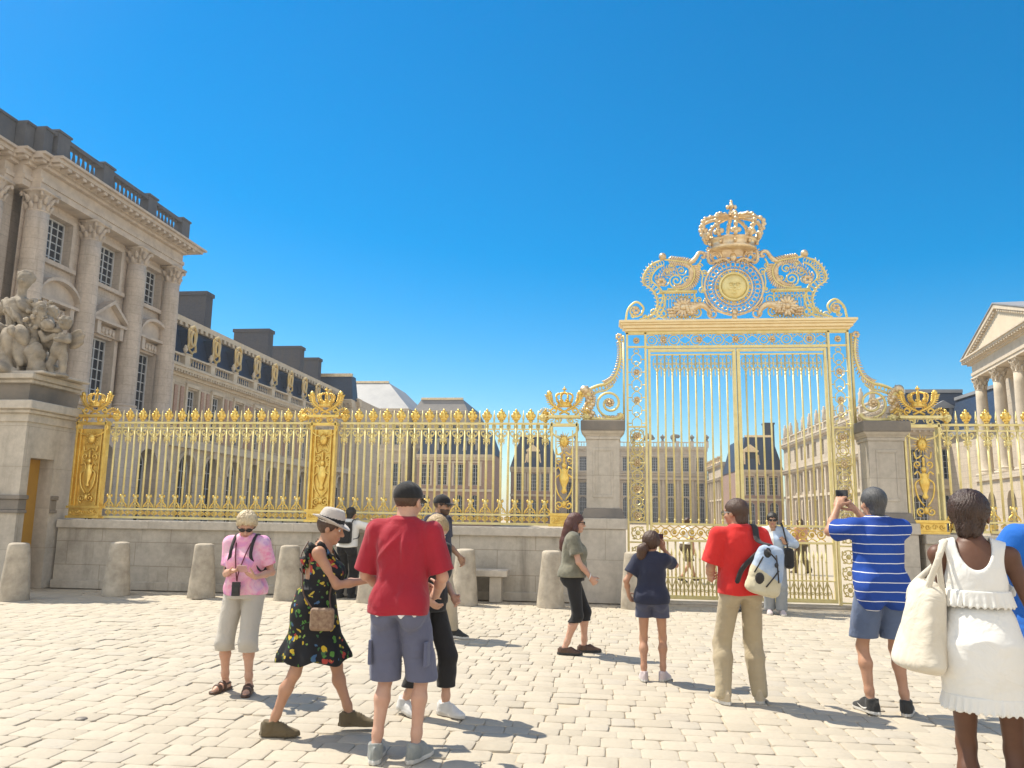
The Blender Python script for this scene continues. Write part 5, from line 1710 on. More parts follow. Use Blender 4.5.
class Person:
    """A posed figure. Local frame: x to the person's right, y forward, z up; metres; feet on z = 0."""
    def __init__(self, label, loc, yaw, H=1.72, w=1.0, female=False, belly=0.0, head=(0, 0), lean=(0, 0), twist=0,
                 feet=((-.1, 0, 8, 0), (.1, 0, -8, 0)), hands=None, skin=None, vox=0.008, hip=(0, 0), cat='person', name='person', group=None, bare=False):
        self.bare = bare
        self.H = H; s = H / 1.75; self.s = s; self.w = w; self.vox = vox; self.female = female
        self.skin = skin
        self.root = None
        hz = .525 * H
        P = V3(hip[0], hip[1], hz); self.P = P
        tw = R(twist)
        self.N = P + V3(lean[0], lean[1], .835 * H - hz)      # neck base
        ax = self.N - P; self.L = float(np.linalg.norm(ax)); self.ax = ax / self.L
        self.rR = V3(math.cos(tw), math.sin(tw), 0)            # right vector at the shoulders
        shw = (.090 if female else .106) * H * (0.85 + .15 * w)
        ch = P + self.ax * (.798 * H - hz) - V3(0, .012, 0) * s
        self.sh = {-1: ch - self.rR * shw, 1: ch + self.rR * shw}
        hw = (.055 if not female else .056) * H * (0.7 + .3 * w)
        self.hipj = {-1: P + V3(-hw, 0, -.02 * H), 1: P + V3(hw, 0, -.02 * H)}
        l1, l2 = .245 * H, .235 * H
        self.knee = {}; self.ank = {}; self.toe = {}; self.ftM = {}
        for sd, ft in ((-1, feet[0]), (1, feet[1])):
            x, y, ty, raise_ = ft[:4]
            z = ft[4] if len(ft) > 4 else 0
            a = V3(x, y, .045 * H + raise_ * .11 + z)
            pole = V3(math.sin(R(-ty)) * .3, 1, 0)
            k, e = ik(self.hipj[sd], a, l1, l2, pole)
            self.knee[sd] = k; self.ank[sd] = e
            self.ftM[sd] = rotz(R(ty)) @ rotx(-raise_ * .75)
        u1, u2 = .168 * H, .148 * H
        self.el = {}; self.wr = {}; self.hd = {}; self.hn = {}; self.curl = {}
        hands = hands or {}
        for sd in (-1, 1):
            hnd = hands.get(sd) or dict(at=(sd * (.22 * w), .03, .47 * H), pole=(sd * .3, -1, 0), d=(0, .1, -1), n=(-sd, 0, 0), curl=.5)
            e, q = ik(self.sh[sd], hnd['at'], u1, u2, hnd['pole'])
            self.el[sd] = e; self.wr[sd] = q
            d = np.asarray(hnd.get('d', q - e), f32); d = d / np.linalg.norm(d)
            n = np.asarray(hnd.get('n', (-sd, 0, 0)), f32); n = n - d * float(n @ d); n /= max(1e-6, np.linalg.norm(n))
            self.hd[sd] = d; self.hn[sd] = n; self.curl[sd] = hnd.get('curl', .5)
        hy, hp = R(head[0]), R(head[1])
        hr = R(head[2]) if len(head) > 2 else 0
        self.hM = rotz(hy) @ rotx(-hp) @ roty(hr)            # columns: head axes; pitch > 0 looks down
        self.hs = (.132 * H + .001) / .231 * (1.0 if H > 1.5 else 1.08)
        self.hc = self.N + V3(0, .015, 0) * s + self.hM @ V3(0, .012, .0) * s + V3(0, 0, .055 * H) + self.hM @ V3(0, .01, .032) * s
        self.belly = belly
        self.label = label; self.loc = loc; self.yaw = yaw; self.cat = cat; self.name = name; self.group = group
    # --- fields
    def torso(self, p, grow=0.0, sec=None):
        """stacked oval sections: rows of (t from crotch to neck 0..1, half width, half depth, forward offset)"""
        H = self.H; w = self.w; b = self.belly
        if sec is None:
            if self.female:
                sec = [(-.06, .080, .075, 0), (0.02, .098, .078, -.006), (.10, .102, .078, -.008), (.30, .080 + b * .3, .062 + b * .6, b * .5), (.42, .080 + b * .2, .060 + b * .4, b * .3), (.60, .086, .068, .002), (.76, .086, .058, -.006), (.88, .066, .044, -.010), (.96, .040, .036, -.008), (1.0, .030, .030, -.004)]
            else:
                sec = [(-.06, .078, .072, 0), (0.02, .092, .076, -.004), (.12, .094, .074, -.004), (.30, .086 + b * .3, .064 + b * .6, b * .5), (.45, .088 + b * .2, .062 + b * .4, b * .3), (.62, .098, .072, .002), (.76, .100, .062, -.008), (.87, .078, .050, -.012), (.95, .046, .042, -.010), (1.0, .034, .034, -.006)]
        T = [q[0] for q in sec]
        q = p - self.P
        z = q @ self.ax
        t = z / self.L
        tc = np.clip(t, T[0], T[-1])
        rad = q - z[:, None] * self.ax
        f = np.clip(t, 0, 1)[:, None].astype(f32)
        rv = V3(1, 0, 0) * (1 - f) + self.rR * f
        rv /= np.sqrt((rv ** 2).sum(1))[:, None]
        x = np.einsum('ij,ij->i', rad, rv)
        fv = np.stack([-rv[:, 1], rv[:, 0], np.zeros(len(p), f32)], 1)
        y = np.einsum('ij,ij->i', rad, fv)
        tt = np.linspace(T[0], T[-1], 160)
        kr = np.exp(-np.linspace(-2, 2, 27) ** 2); kr /= kr.sum()
        def tab(v):
            g = np.interp(tt, T, v)
            return np.convolve(np.pad(g, 13, mode='edge'), kr, mode='valid')
        W = np.interp(tc, tt, tab([a[1] * H * w * .96 for a in sec])).astype(f32) + grow
        Dp = np.interp(tc, tt, tab([a[2] * H * (.6 + .4 * w) for a in sec])).astype(f32) + grow
        y = y - np.interp(tc, tt, tab([a[3] * H for a in sec])).astype(f32)
        n = (np.abs(x / W) ** 2.4 + np.abs(y / Dp) ** 2.4) ** (1 / 2.4)
        d2 = (n - 1) * np.minimum(W, Dp)
        over = np.abs(t - tc) * self.L
        return np.where(over > 0, np.sqrt(np.maximum(d2, 0) ** 2 + over ** 2) + np.minimum(d2, 0) * (over <= 0), d2).astype(f32)
    def arm(self, p, sd, grow=0.0):
        s = self.s * (.55 + .45 * self.w)
        k = .88 if self.female else 1.0
        a = rcone(p, self.sh[sd], self.el[sd], .050 * s * k + grow, .039 * s * k + grow)
        b = chain(p, [self.el[sd], self.el[sd] * .62 + self.wr[sd] * .38, self.wr[sd]], [.038 * s * k + grow, .038 * s * k + grow, .026 * s * k + grow], .02)
        return smin(a, b, .02)
    def leg(self, p, sd, grow=0.0):
        s = self.s * (.5 + .5 * self.w)
        k = 1.0
        h, kn, an = self.hipj[sd], self.knee[sd], self.ank[sd]
        a = rcone(p, h, kn, .078 * s * k + grow, .047 * s * k + grow)
        back = V3(0, -.014 * s, 0)
        calf = kn * .7 + an * .3 + back
        b = chain(p, [kn, calf, an * .8 + kn * .2, an], [.045 * s + grow, .050 * s + grow, .034 * s + grow, .032 * s + grow], .03)
        return smin(a, b, .03)
    def foot(self, p, sd, grow=0.0):
        s = self.s; M = self.ftM[sd]; o = self.ank[sd]
        L = lambda x, y, z: o + M @ V3(x * s, y * s, z * s)
        b = -.045 * 1.75
        kf = 1.0 if self.bare else .62
        d = chain(p, [L(0, -.045, b + .035), L(0, .03, b + .042), L(-sd * .0, .12, b + .03), L(-sd * .005, .18, b + .022)], [.034 * s * kf + grow, .038 * s * kf + grow, .036 * s * kf + grow, .024 * s * kf + grow], .02)
        d = smin(d, rcone(p, o, L(0, .03, b + .045), .032 * s + grow, .036 * s * kf + grow), .02)
        return d
    def hand(self, p, sd):
        s = self.s * (.92 if self.female else 1.0)
        o, d, n = self.wr[sd], self.hd[sd], self.hn[sd]
        th = np.cross(d, n) * (1.0)                       # towards the thumb or away from it
        th = th * (1 if sd == 1 else -1)
        th = th / np.linalg.norm(th)
        c = self.curl[sd]
        M = np.stack([th, d, n], 1)
        dd = rbox(p, o + d * .048 * s, (.040 * s, .050 * s, .015 * s), .014 * s, M)
        dd = smin(dd, rcone(p, o, o + d * .04 * s, .024 * s, .026 * s), .015)
        for i, (of, ln) in enumerate(((.031, .072), (.0105, .081), (-.0105, .075), (-.031, .058))):
            a = o + d * (.092 * s) + th * of * s
            a0 = o + d * (.06 * s) + th * of * s
            ang = c * 1.1; f = (math.cos(ang) * d + math.sin(ang) * n); b = a + f * ln * .5 * s
            ang = c * 2.2; f = (math.cos(ang) * d + math.sin(ang) * n); e = b + f * ln * .3 * s
            ang = c * 2.8; f = (math.cos(ang) * d + math.sin(ang) * n); g = e + f * ln * .25 * s
            dd = smin(dd, chain(p, [a0, a, b, e, g], [.0095 * s, .0098 * s, .0092 * s, .0085 * s, .0075 * s]), .004)
        a = o + d * .028 * s + th * .028 * s
        b = a + (d * .6 + th * .75 + n * .35) * .042 * s
        e = b + (d * .85 + th * .25 + n * (.3 + .5 * c)) * .034 * s
        g = e + (d * .9 + n * (.3 + .6 * c)) * .024 * s
        dd = smin(dd, chain(p, [a, b, e, g], [.0165 * s, .0125 * s, .0105 * s, .0085 * s]), .008)
        return dd
    def hp(self, x, y, z): return self.hc + self.hM @ V3(x * self.hs, y * self.hs, z * self.hs)
    def headf(self, p):
        k = self.hs; M = self.hM
        E = lambda c, r: ell(p, self.hp(*c), (r[0] * k, r[1] * k, r[2] * k), M)
        d = E((0, -.012, .032), (.076, .095, .084))
        d = smin(d, E((0, .028, -.042), (.060, .064, .074)), .03 * k)
        d = smin(d, E((0, .066, -.098), (.024, .022, .018)), .02 * k)
        d = smin(d, E((0, .080, .026), (.050, .016, .012)), .02 * k)
        for s in (-1, 1):
            d = smax(d, -E((s * .031, .102, .006), (.018, .016, .012)), .012 * k)
            d = smin(d, E((s * .042, .066, -.03), (.022, .020, .018)), .02 * k)
            d = smin(d, E((s * .079, -.006, -.008), (.010, .020, .032)), .008 * k)
        d = smin(d, rcone(p, self.hp(0, .088, .012), self.hp(0, .112, -.030), .009 * k, .014 * k), .010 * k)
        d = smin(d, E((0, .100, -.034), (.018, .012, .009)), .008 * k)
        d = smin(d, E((0, .089, -.060), (.025, .010, .006)), .006 * k)
        d = smin(d, E((0, .088, -.071), (.022, .010, .007)), .006 * k)
        return d
    def neck(self, p, grow=0.0):
        r = (.047 if self.female else .056) * self.s
        return rcone(p, self.N - self.ax * .04, self.hc + self.hM @ V3(0, -.02, -.04) * self.hs, r * 1.12 + grow, r * .98 + grow)
    def bodyf(self, p):
        d = self.torso(p)
        s = self.s
        if self.female:
            for sd in (-1, 1):
                d = smin(d, ell(p, self.P + self.ax * (.57 * self.L) + self.rR * (sd * .045 * self.H * self.w) + V3(0, .050 * self.H * self.w, 0), (.040 * self.H, .036 * self.H, .038 * self.H)), .04)
        for sd in (-1, 1):
            d = smin(d, ell(p, self.hipj[sd] + V3(0, -.032 * self.H, .015 * self.H), (.044 * self.H * self.w, .048 * self.H * self.w, .056 * self.H)), .04)
            d = smin(d, self.leg(p, sd), .035)
            d = smin(d, self.foot(p, sd), .02)
        # shoulders: slope from the neck to the joint
        for sd in (-1, 1):
            d = smin(d, rcone(p, self.N - self.ax * .035, self.sh[sd], .042 * s, .050 * s * (.6 + .4 * self.w)), .05)
        arms = np.minimum(smin(self.arm(p, -1), self.hand(p, -1), .012), smin(self.arm(p, 1), self.hand(p, 1), .012))
        d = smin(d, arms, .022)
        d = smin(d, self.neck(p), .035)
        d = smin(d, self.headf(p), .02 * self.hs)
        return d
    def bounds(self, pad=.12):
        pts = [self.hc + V3(0, 0, .14), self.hc] + [x[s] for x in (self.sh, self.el, self.wr, self.knee, self.ank, self.hipj) for s in (-1, 1)] + [self.wr[s] + self.hd[s] * .2 for s in (-1, 1)] + [self.ank[s] + self.ftM[s] @ V3(0, .24, 0) for s in (-1, 1)]
        a = np.array(pts); lo = a.min(0) - pad; hi = a.max(0) + pad
        lo[2] = -.02
        return lo, hi
    # --- building
    def build(self):
        lo, hi = self.bounds()
        def mf(c):
            q = (c - self.hc) @ self.hM / self.hs
            lips = (np.abs(q[:, 0]) < .024) & (q[:, 1] > .075) & (q[:, 2] < -.055) & (q[:, 2] > -.078)
            return np.where(lips, 1, 0)
        o = sdf_object(self.name, lambda p: np.maximum(self.bodyf(p), .001 - p[:, 2]), lo, hi, self.vox, [self.skin, LIPS], None, mf)
        o.location = self.loc; o.rotation_euler = (0, 0, self.yaw)
        tag(o, self.label, self.cat, self.group)
        self.root = o
        return self
    def cloth(self, name, f, mats, lo=None, hi=None, vox=None, matfn=None):
        a, b = self.bounds(.16)
        if lo is not None: a = np.maximum(a, np.asarray(lo, f32))
        if hi is not None: b = np.minimum(b, np.asarray(hi, f32))
        return sdf_object(name, f, a, b, vox or self.vox, mats, self.root, matfn)
    def eyes(self):
        for s in (-1, 1):
            m = MB()
            k = self.hs
            Mx = Matrix([list(map(float, r)) for r in self.hM])
            c = Vector(map(float, self.hp(s * .031, .0795, .006)))
            m.ball(c, .0112 * k, 10, 8, 0)
            m.ball(Vector(map(float, self.hp(s * .031, .0865, .006))), .0056 * k, 8, 6, 1)
            m.build('eye', [EYEWHITE, PUPIL], self.root, smooth=True, origin=(0, 0, 0))
    def world(self, x, y, z):
        q = rotz(self.yaw) @ V3(x, y, z)
        return Vector((float(q[0]) + self.loc[0], float(q[1]) + self.loc[1], float(q[2]) + self.loc[2]))
    def shirt(self, mats, hem, sleeve=.62, grow=.014, loose=.012, seed=1, fold=.006, neck=.075, name='shirt', matfn=None, open_sleeve=.016, sec=None, collar=False, hem_flare=.0, v=0.0, extra=None):
        """hem: height of the lower edge; sleeve: share of the upper arm covered (values above 1 run down the forearm)"""
        def f(p):
            t = np.clip((p - self.P) @ self.ax / self.L, -.3, 1)
            g = (grow + loose * np.clip(1 - np.abs(t - .25) / .5, 0, 1) + hem_flare * np.clip(.3 - t, 0, .4)).astype(f32)
            d = self.torso(p, 0, sec) - g
            if self.female:
                for sd in (-1, 1):
                    d = smin(d, ell(p, self.P + self.ax * (.57 * self.L) + self.rR * (sd * .045 * self.H * self.w) + V3(0, .050 * self.H * self.w, 0), (.046 * self.H, .042 * self.H, .048 * self.H)), .05)
            # extend the body downwards below the hips
            lowp = self.P + V3(0, 0, -.05)
            for sd in (-1, 1):
                d = smin(d, rcone(p, self.N - self.ax * .035, self.sh[sd], .042 * self.s + grow * .8, (.050 * self.s) * (.6 + .4 * self.w) + grow * .8), .05)
                d = smin(d, ell(p, self.hipj[sd] + V3(0, -.03 * self.H, .015 * self.H), (.047 * self.H * self.w, .055 * self.H * self.w, .07 * self.H)) - g, .05)
            if sleeve > 0:
                for sd in (-1, 1):
                    a, e, wv = self.sh[sd], self.el[sd], self.wr[sd]
                    u = (e - a) / np.linalg.norm(e - a)
                    ks = self.s * (.55 + .45 * self.w)
                    if sleeve <= 1:
                        end = a + (e - a) * sleeve
                        sl = rcone(p, a, e, .050 * ks + grow, .044 * ks + grow + open_sleeve)
                        sl = smax(sl, (p - end) @ u, .006)
                    else:
                        end = e + (wv - e) * (sleeve - 1); u2 = (wv - e) / np.linalg.norm(wv - e)
                        sl = smin(rcone(p, a, e, .055 * ks + grow, .046 * ks + grow), rcone(p, e, wv, .044 * ks + grow, .032 * ks + grow), .02)
                        sl = smax(sl, np.where((p - e) @ u2 > 0, (p - end) @ u2, -1).astype(f32), .006)
                    d = smin(d, sl, .03)
            d = d + fold * 2.2 * folds(p, 9, seed, (1, 1, .5)) + fold * 1.3 * folds(p, 19, seed + 5, (1, 1, .45)) + fold * 1.3 * np.clip((float(self.P[2]) + .22 - p[:, 2]) / .2, 0, 1) * folds(p, 26, seed + 9, (.5, .5, 1.3))
            if extra is not None: d = d + extra(p)
            d = smax(d, hem - p[:, 2] + .006 * np.sin(p[:, 0] * 19 + seed), .006)
            # neck opening
            nk = rcone(p, self.N - self.ax * .01 + V3(0, .012 + v * .3, -v), self.N + self.ax * .3 + V3(0, .02, 0), neck * self.s * .82, neck * self.s * .95)
            d = smax(d, -nk, .008)
            if collar:
                c = np.abs(rcone(p, self.N - self.ax * .03, self.hc, .068 * self.s, .064 * self.s)) - .007
                zt = (p - self.N) @ self.ax
                c = smax(smax(c, zt - .035, .005), -zt - .05, .005)
                d = smin(d, c, .008)
            return d
        return self.cloth(name, f, mats, lo=(-9, -9, hem - .03), hi=(9, 9, float(self.N[2]) + .08), matfn=matfn)
    def trousers(self, mats, hem, waist=None, grow=.016, flare=.02, seed=3, fold=.005, name='trousers', matfn=None, knee_loose=.012):
        waist = waist or .60 * self.H
        def f(p):
            d = self.torso(p, grow)
            for sd in (-1, 1):
                h, kn, an = self.hipj[sd], self.knee[sd], self.ank[sd]
                s = self.s * (.5 + .5 * self.w)
                tl = float(h[2] - hem) / max(.05, float(h[2] - kn[2]))
                a = rcone(p, h, kn, .080 * s + grow, .051 * s + grow + (flare if hem > kn[2] - .06 else knee_loose))
                if hem < kn[2] - .02:
                    cf = kn * .7 + an * .3 + V3(0, -.012 * self.s, 0)
                    b = chain(p, [kn, cf, an], [.050 * s + grow + knee_loose, .053 * s + grow + knee_loose, .038 * s + grow + flare], .03)
                    a = smin(a, b, .03)
                d = smin(d, ell(p, h + V3(0, -.032 * self.H, .015 * self.H), (.045 * self.H * self.w, .050 * self.H * self.w, .058 * self.H)) - grow * .8, .04)
                d = smin(d, a, .02)
            d = d + fold * 1.7 * folds(p, 11, seed, (1, 1, .45)) + fold * 1.2 * folds(p, 24, seed + 2, (.8, .8, 1.1))
            d = smax(d, hem - p[:, 2], .005)
            return smax(d, p[:, 2] - waist, .005)
        return self.cloth(name, f, mats, lo=(-9, -9, hem - .03), hi=(9, 9, waist + .03), matfn=matfn)
    def shoes(self, upper, sole, name='shoe', ht=.095, laces=True):
        for sd in (-1, 1):
            o = self.ank[sd]; M = self.ftM[sd]; s = self.s
            L = lambda x, y, z: o + M @ V3(x * s, y * s, z * s)
            b = -.045 * 1.75
            def f(p):
                q = (p - o) @ M / s
                x, y, z = q[:, 0], q[:, 1], q[:, 2] - b
                half = np.interp(y, [-.085, -.07, -.03, .05, .12, .17, .20, .215], [.004, .027, .035, .036, .047, .042, .028, .004]).astype(f32)
                xc = np.interp(y, [-.08, .05, .13, .21], [0, .002 * sd, -.004 * sd, -.012 * sd]).astype(f32)
                top = np.interp(y, [-.09, -.05, -.02, .03, .08, .13, .18, .22], [ht, ht + .006, ht, ht + .008, .094, .066, .048, .036]).astype(f32)
                side = np.sqrt(((x - xc) / (half + .002)) ** 2 + np.maximum(0, (z - .03) / (top - .03 + .002)) ** 2 * .9) - 1
                d = side * np.minimum(half, .04) * .8
                d = np.maximum(d, np.maximum(-.088 - y, y - .217))
                col = np.maximum(np.sqrt(x ** 2 + ((y + .014) * .92) ** 2) - .046, np.maximum(z - ht - .012 - .25 * np.abs(y + .014), .03 - z))
                d = smin(d, col, .012)
                so = np.maximum(np.maximum(np.abs(x - xc) - half - .005, np.abs(z - .013) - .013), np.maximum(-.094 - y, y - .222))
                d = np.minimum(d, so)
                if laces:
                    la = np.maximum(np.abs(side * .04) - .004, np.maximum(np.abs(np.mod(y, .02) - .01) - .004, np.maximum(np.abs(x - xc) - .02, np.maximum(.035 - y, y - .115))))
                    d = np.minimum(d, np.maximum(la, .045 - z))
                return (np.maximum(d, -z) * s).astype(f32)
            def mf(cc):
                q = (cc - o) @ M / s
                return np.where(q[:, 2] - b < .027, 1, 0)
            sdf_object(name, f, o - .32, o + .32, min(self.vox, .006), [upper, sole], self.root, mf)
    def sandals(self, mat):
        for sd in (-1, 1):
            o = self.ank[sd]; M = self.ftM[sd]; s = self.s
            b = -.045 * 1.75
            L = lambda x, y, z: o + M @ V3(x * s, y * s, z * s)
            def f(p):
                q = (p - o) @ M
                so = chain(p, [L(0, -.055, b + .012), L(0, .06, b + .012), L(0, .18, b + .012)], [.042 * s, .043 * s, .044 * s], .01)
                so = np.maximum(so, np.abs(q[:, 2] - (b + .010) * s) - .012 * s)
                sk = self.foot(p, sd, .007)
                st = np.maximum(sk, np.minimum.reduce([np.abs(q[:, 1] - .125 * s) - .020, np.abs(q[:, 1] - .055 * s) - .014, np.abs(q[:, 2] + .015 * s) - .010 + np.maximum(0, q[:, 1] - .03) * 3]))
                return np.minimum(so, st)
            sdf_object('sandal', f, o - .3, o + .3, min(self.vox, .007), mat, self.root)
    def hair(self, mat, style='short', grow=.012, seed=1, line=.045, fold=.003):
        k = self.hs
        def f(p):
            q = (p - self.hc) @ self.hM / k
            cr = ell(q, (0, -.014, .034), (.078 + grow, .097 + grow, .086 + grow))
            # keep above the hair line: forehead, ears, nape
            x, y, z = q[:, 0], q[:, 1], q[:, 2]
            front = line + .02 * (np.abs(x) / .07) ** 2 * -1
            edge = np.interp(y, [-.12, -.07, -.02, .03, .07, .1], [-.085, -.075, -.03, .0, line, line + .01]).astype(f32)
            if style == 'bob' or style == 'long':
                edge = np.interp(y, [-.12, -.02, .03, .055, .08, .1], [-.13, -.13, -.11, -.02, line + .005, line + .02]).astype(f32)
            edge = edge + .010 * np.sin(x * 130 + 3 * np.sin(y * 60)) + .006 * np.sin(y * 210 + x * 90)
            d = smax(cr, edge - z, .012)
            if style in ('bob', 'long'):
                side = ell(q, (0, -.035, -.035), (.088 + grow * .8, .075 + grow, .105))
                side = smax(side, y - .045, .02)
                d = smin(d, side, .02)
            if style == 'nape':
                d = smin(d, ell(q, (0, -.052, -.055), (.058, .05, .068)) + .004 * np.sin(x * 160), .025)
            ang = np.arctan2(x, y + .02)
            d = d * k + fold * 1.2 * folds(p, 60, seed, (1, 1, .4)) + fold * .9 * folds(p, 130, seed + 3, (1, 1, .35)) + fold * .6 * np.sin(ang * 46 + 9 * np.sin(z * 30 + seed))
            return d
        r = .22 * k
        return sdf_object('hair', f, self.hc - r, self.hc + r, min(self.vox, .006), mat, self.root)
    def sunglasses(self, mat=None):
        m = MB(); k = self.hs
        Mx = Matrix([list(map(float, r)) for r in self.hM])
        g = lambda x, y, z: Vector(map(float, self.hp(x, y, z)))
        for s in (-1, 1):
            M = Mx @ Euler((0, 0, -s * .22)).to_matrix()
            m.ball(g(s * .034, .104, .004), (.030 * k, .006 * k, .021 * k), 12, 8, 0, M)
            m.tube([g(s * .06, .098, .012), g(s * .082, .07, .012), g(s * .086, .0, .008), g(s * .084, -.02, -.005)], .0045 * k, 5)
        m.tube([g(-.012, .11, .010), g(0, .114, .012), g(.012, .11, .010)], .004 * k, 5)
        return m.build('sunglasses', mat or DARKLENS, self.root, smooth=True, origin=(0, 0, 0))
    def cap(self, mat, yaw=0.0, visor=True):
        k = self.hs
        Mc = self.hM @ rotz(yaw)
        def f(p):
            q = (p - self.hc) @ Mc / k
            d = ell(q, (0, -.012, .04), (.092, .112, .092))
            d = smax(d, .022 + q[:, 1] * .12 - q[:, 2], .006)
            if visor:
                v = np.maximum(np.sqrt((q[:, 0] / .075) ** 2 + ((q[:, 1] - .09) / .085) ** 2) * .08 - .08, np.abs(q[:, 2] - (.034 - 3.0 * q[:, 0] ** 2 - .22 * (q[:, 1] - .09))) - .004)
                v = np.maximum(v, .06 - q[:, 1])
                d = smin(d, v, .006)
            b = ell(q, (0, -.012, .133), (.012, .012, .006))
            return np.minimum(d, b) * k
        r = .30 * k
        return sdf_object('cap', f, self.hc - r, self.hc + r, min(self.vox, .006), mat, self.root)
# ------------------------------------------------------------------ people
LIPS = plain('lips', (0.42, 0.16, 0.13, 1), None, 20, 0.45)
EYEWHITE = plain('eye_white', (0.7, 0.68, 0.64, 1), None, 20, 0.2)
PUPIL = plain('pupil', (0.02, 0.015, 0.012, 1), None, 20, 0.1)
DARKLENS = plain('dark_lens', (0.012, 0.011, 0.012, 1), None, 20, 0.12)
FAIR = skin('fair_skin', (0.56, 0.335, 0.235, 1), (0.50, 0.265, 0.18, 1))
TAN = skin('tanned_skin', (0.47, 0.26, 0.165, 1), (0.40, 0.205, 0.125, 1))
OLIVE = skin('olive_skin', (0.42, 0.245, 0.155, 1), (0.36, 0.195, 0.12, 1))
DARK = skin('dark_brown_skin', (0.135, 0.062, 0.036, 1), (0.095, 0.042, 0.024, 1))
H_BLACK = hair_mat('black_hair', (0.012, 0.010, 0.009, 1), (0.03, 0.024, 0.02, 1))
H_BROWN = hair_mat('brown_hair', (0.05, 0.025, 0.014, 1), (0.09, 0.045, 0.025, 1))
H_RED = hair_mat('auburn_hair', (0.055, 0.018, 0.012, 1), (0.11, 0.035, 0.022, 1))
H_BLOND = hair_mat('blond_hair', (0.46, 0.33, 0.17, 1), (0.30, 0.20, 0.09, 1))
H_SILVER = hair_mat('pale_short_hair', (0.72, 0.60, 0.40, 1), (0.50, 0.38, 0.22, 1))
H_GREY = hair_mat('greying_hair', (0.035, 0.034, 0.034, 1), (0.10, 0.098, 0.098, 1))

RED_T = fabric('dark_red_cotton', (0.36, 0.020, 0.036, 1), (0.28, 0.014, 0.026, 1))
RED_P = fabric('bright_red_pique', (0.62, 0.030, 0.026, 1), (0.52, 0.022, 0.02, 1))
NAVY = fabric('navy_cotton', (0.022, 0.026, 0.05, 1), (0.03, 0.034, 0.06, 1))
BLACKC = fabric('black_cotton', (0.016, 0.015, 0.016, 1), (0.025, 0.024, 0.024, 1))
SHORTS = fabric('slate_blue_shorts_cloth', (0.13, 0.14, 0.21, 1), (0.10, 0.105, 0.16, 1))
SHORTS_B = fabric('blue_grey_shorts_cloth', (0.12, 0.16, 0.26, 1), (0.09, 0.12, 0.20, 1))
SHORTS_N = fabric('dusk_blue_shorts_cloth', (0.075, 0.085, 0.14, 1), (0.055, 0.06, 0.10, 1))
KHAKI = fabric('khaki_trouser_cloth', (0.43, 0.36, 0.24, 1), (0.36, 0.29, 0.19, 1))
BEIGE = fabric('beige_trouser_cloth', (0.48, 0.40, 0.29, 1), (0.40, 0.33, 0.23, 1))
GREYC = fabric('light_grey_capri_cloth', (0.50, 0.46, 0.40, 1), (0.43, 0.39, 0.33, 1))
GREYT = fabric('grey_trouser_cloth', (0.27, 0.29, 0.31, 1), (0.22, 0.235, 0.25, 1))
OLIVE_T = fabric('khaki_green_jersey', (0.24, 0.225, 0.165, 1), (0.12, 0.115, 0.085, 1), scale=9)
OLIVE_S = fabric('brown_olive_cloth', (0.13, 0.10, 0.06, 1), (0.10, 0.075, 0.045, 1))
WHITE = fabric('white_cotton', (0.78, 0.76, 0.72, 1), (0.70, 0.68, 0.63, 1))
PALEBLUE = fabric('pale_blue_cotton', (0.42, 0.50, 0.62, 1), (0.34, 0.42, 0.54, 1))
BLUE = fabric('bright_blue_jersey', (0.018, 0.15, 0.55, 1), (0.012, 0.11, 0.44, 1))
PEACH = fabric('faded_peach_cotton', (0.60, 0.33, 0.22, 1), (0.52, 0.27, 0.17, 1))
FELT = fabric('pale_grey_straw', (0.52, 0.47, 0.42, 1), (0.44, 0.40, 0.36, 1), weave=400)
CANVAS = fabric('cream_canvas', (0.66, 0.61, 0.51, 1), (0.56, 0.50, 0.40, 1))
RUBBER = plain('dark_rubber', (0.03, 0.03, 0.03, 1), None, 10, 0.7)
SOLEW = plain('white_sole', (0.62, 0.60, 0.56, 1), (0.48, 0.45, 0.40, 1), 9, 0.6)
SUEDE = fabric('olive_suede', (0.15, 0.115, 0.065, 1), (0.12, 0.09, 0.05, 1))
BROWNL = plain('brown_leather', (0.10, 0.05, 0.028, 1), (0.07, 0.035, 0.02, 1), 8, 0.5)
SHOEG = fabric('grey_trainer_mesh', (0.30, 0.31, 0.29, 1), (0.20, 0.21, 0.20, 1), scale=12)
SHOED = fabric('dark_trainer_mesh', (0.045, 0.043, 0.04, 1), (0.03, 0.03, 0.03, 1), scale=12)
SHOEC = fabric('cream_shoe_suede', (0.50, 0.42, 0.30, 1), (0.42, 0.34, 0.23, 1))
SHOEP = fabric('pale_pink_canvas', (0.55, 0.47, 0.47, 1), (0.48, 0.40, 0.40, 1))
SHOEW = fabric('white_trainer_leather', (0.66, 0.65, 0.63, 1), (0.56, 0.55, 0.53, 1))
PLASTIC = plain('dark_plastic', (0.02, 0.02, 0.022, 1), None, 10, 0.3)
SCREEN = plain('dark_screen_glass', (0.03, 0.035, 0.045, 1), None, 10, 0.08)
WEB = fabric('dark_webbing', (0.03, 0.027, 0.027, 1), (0.04, 0.036, 0.036, 1))

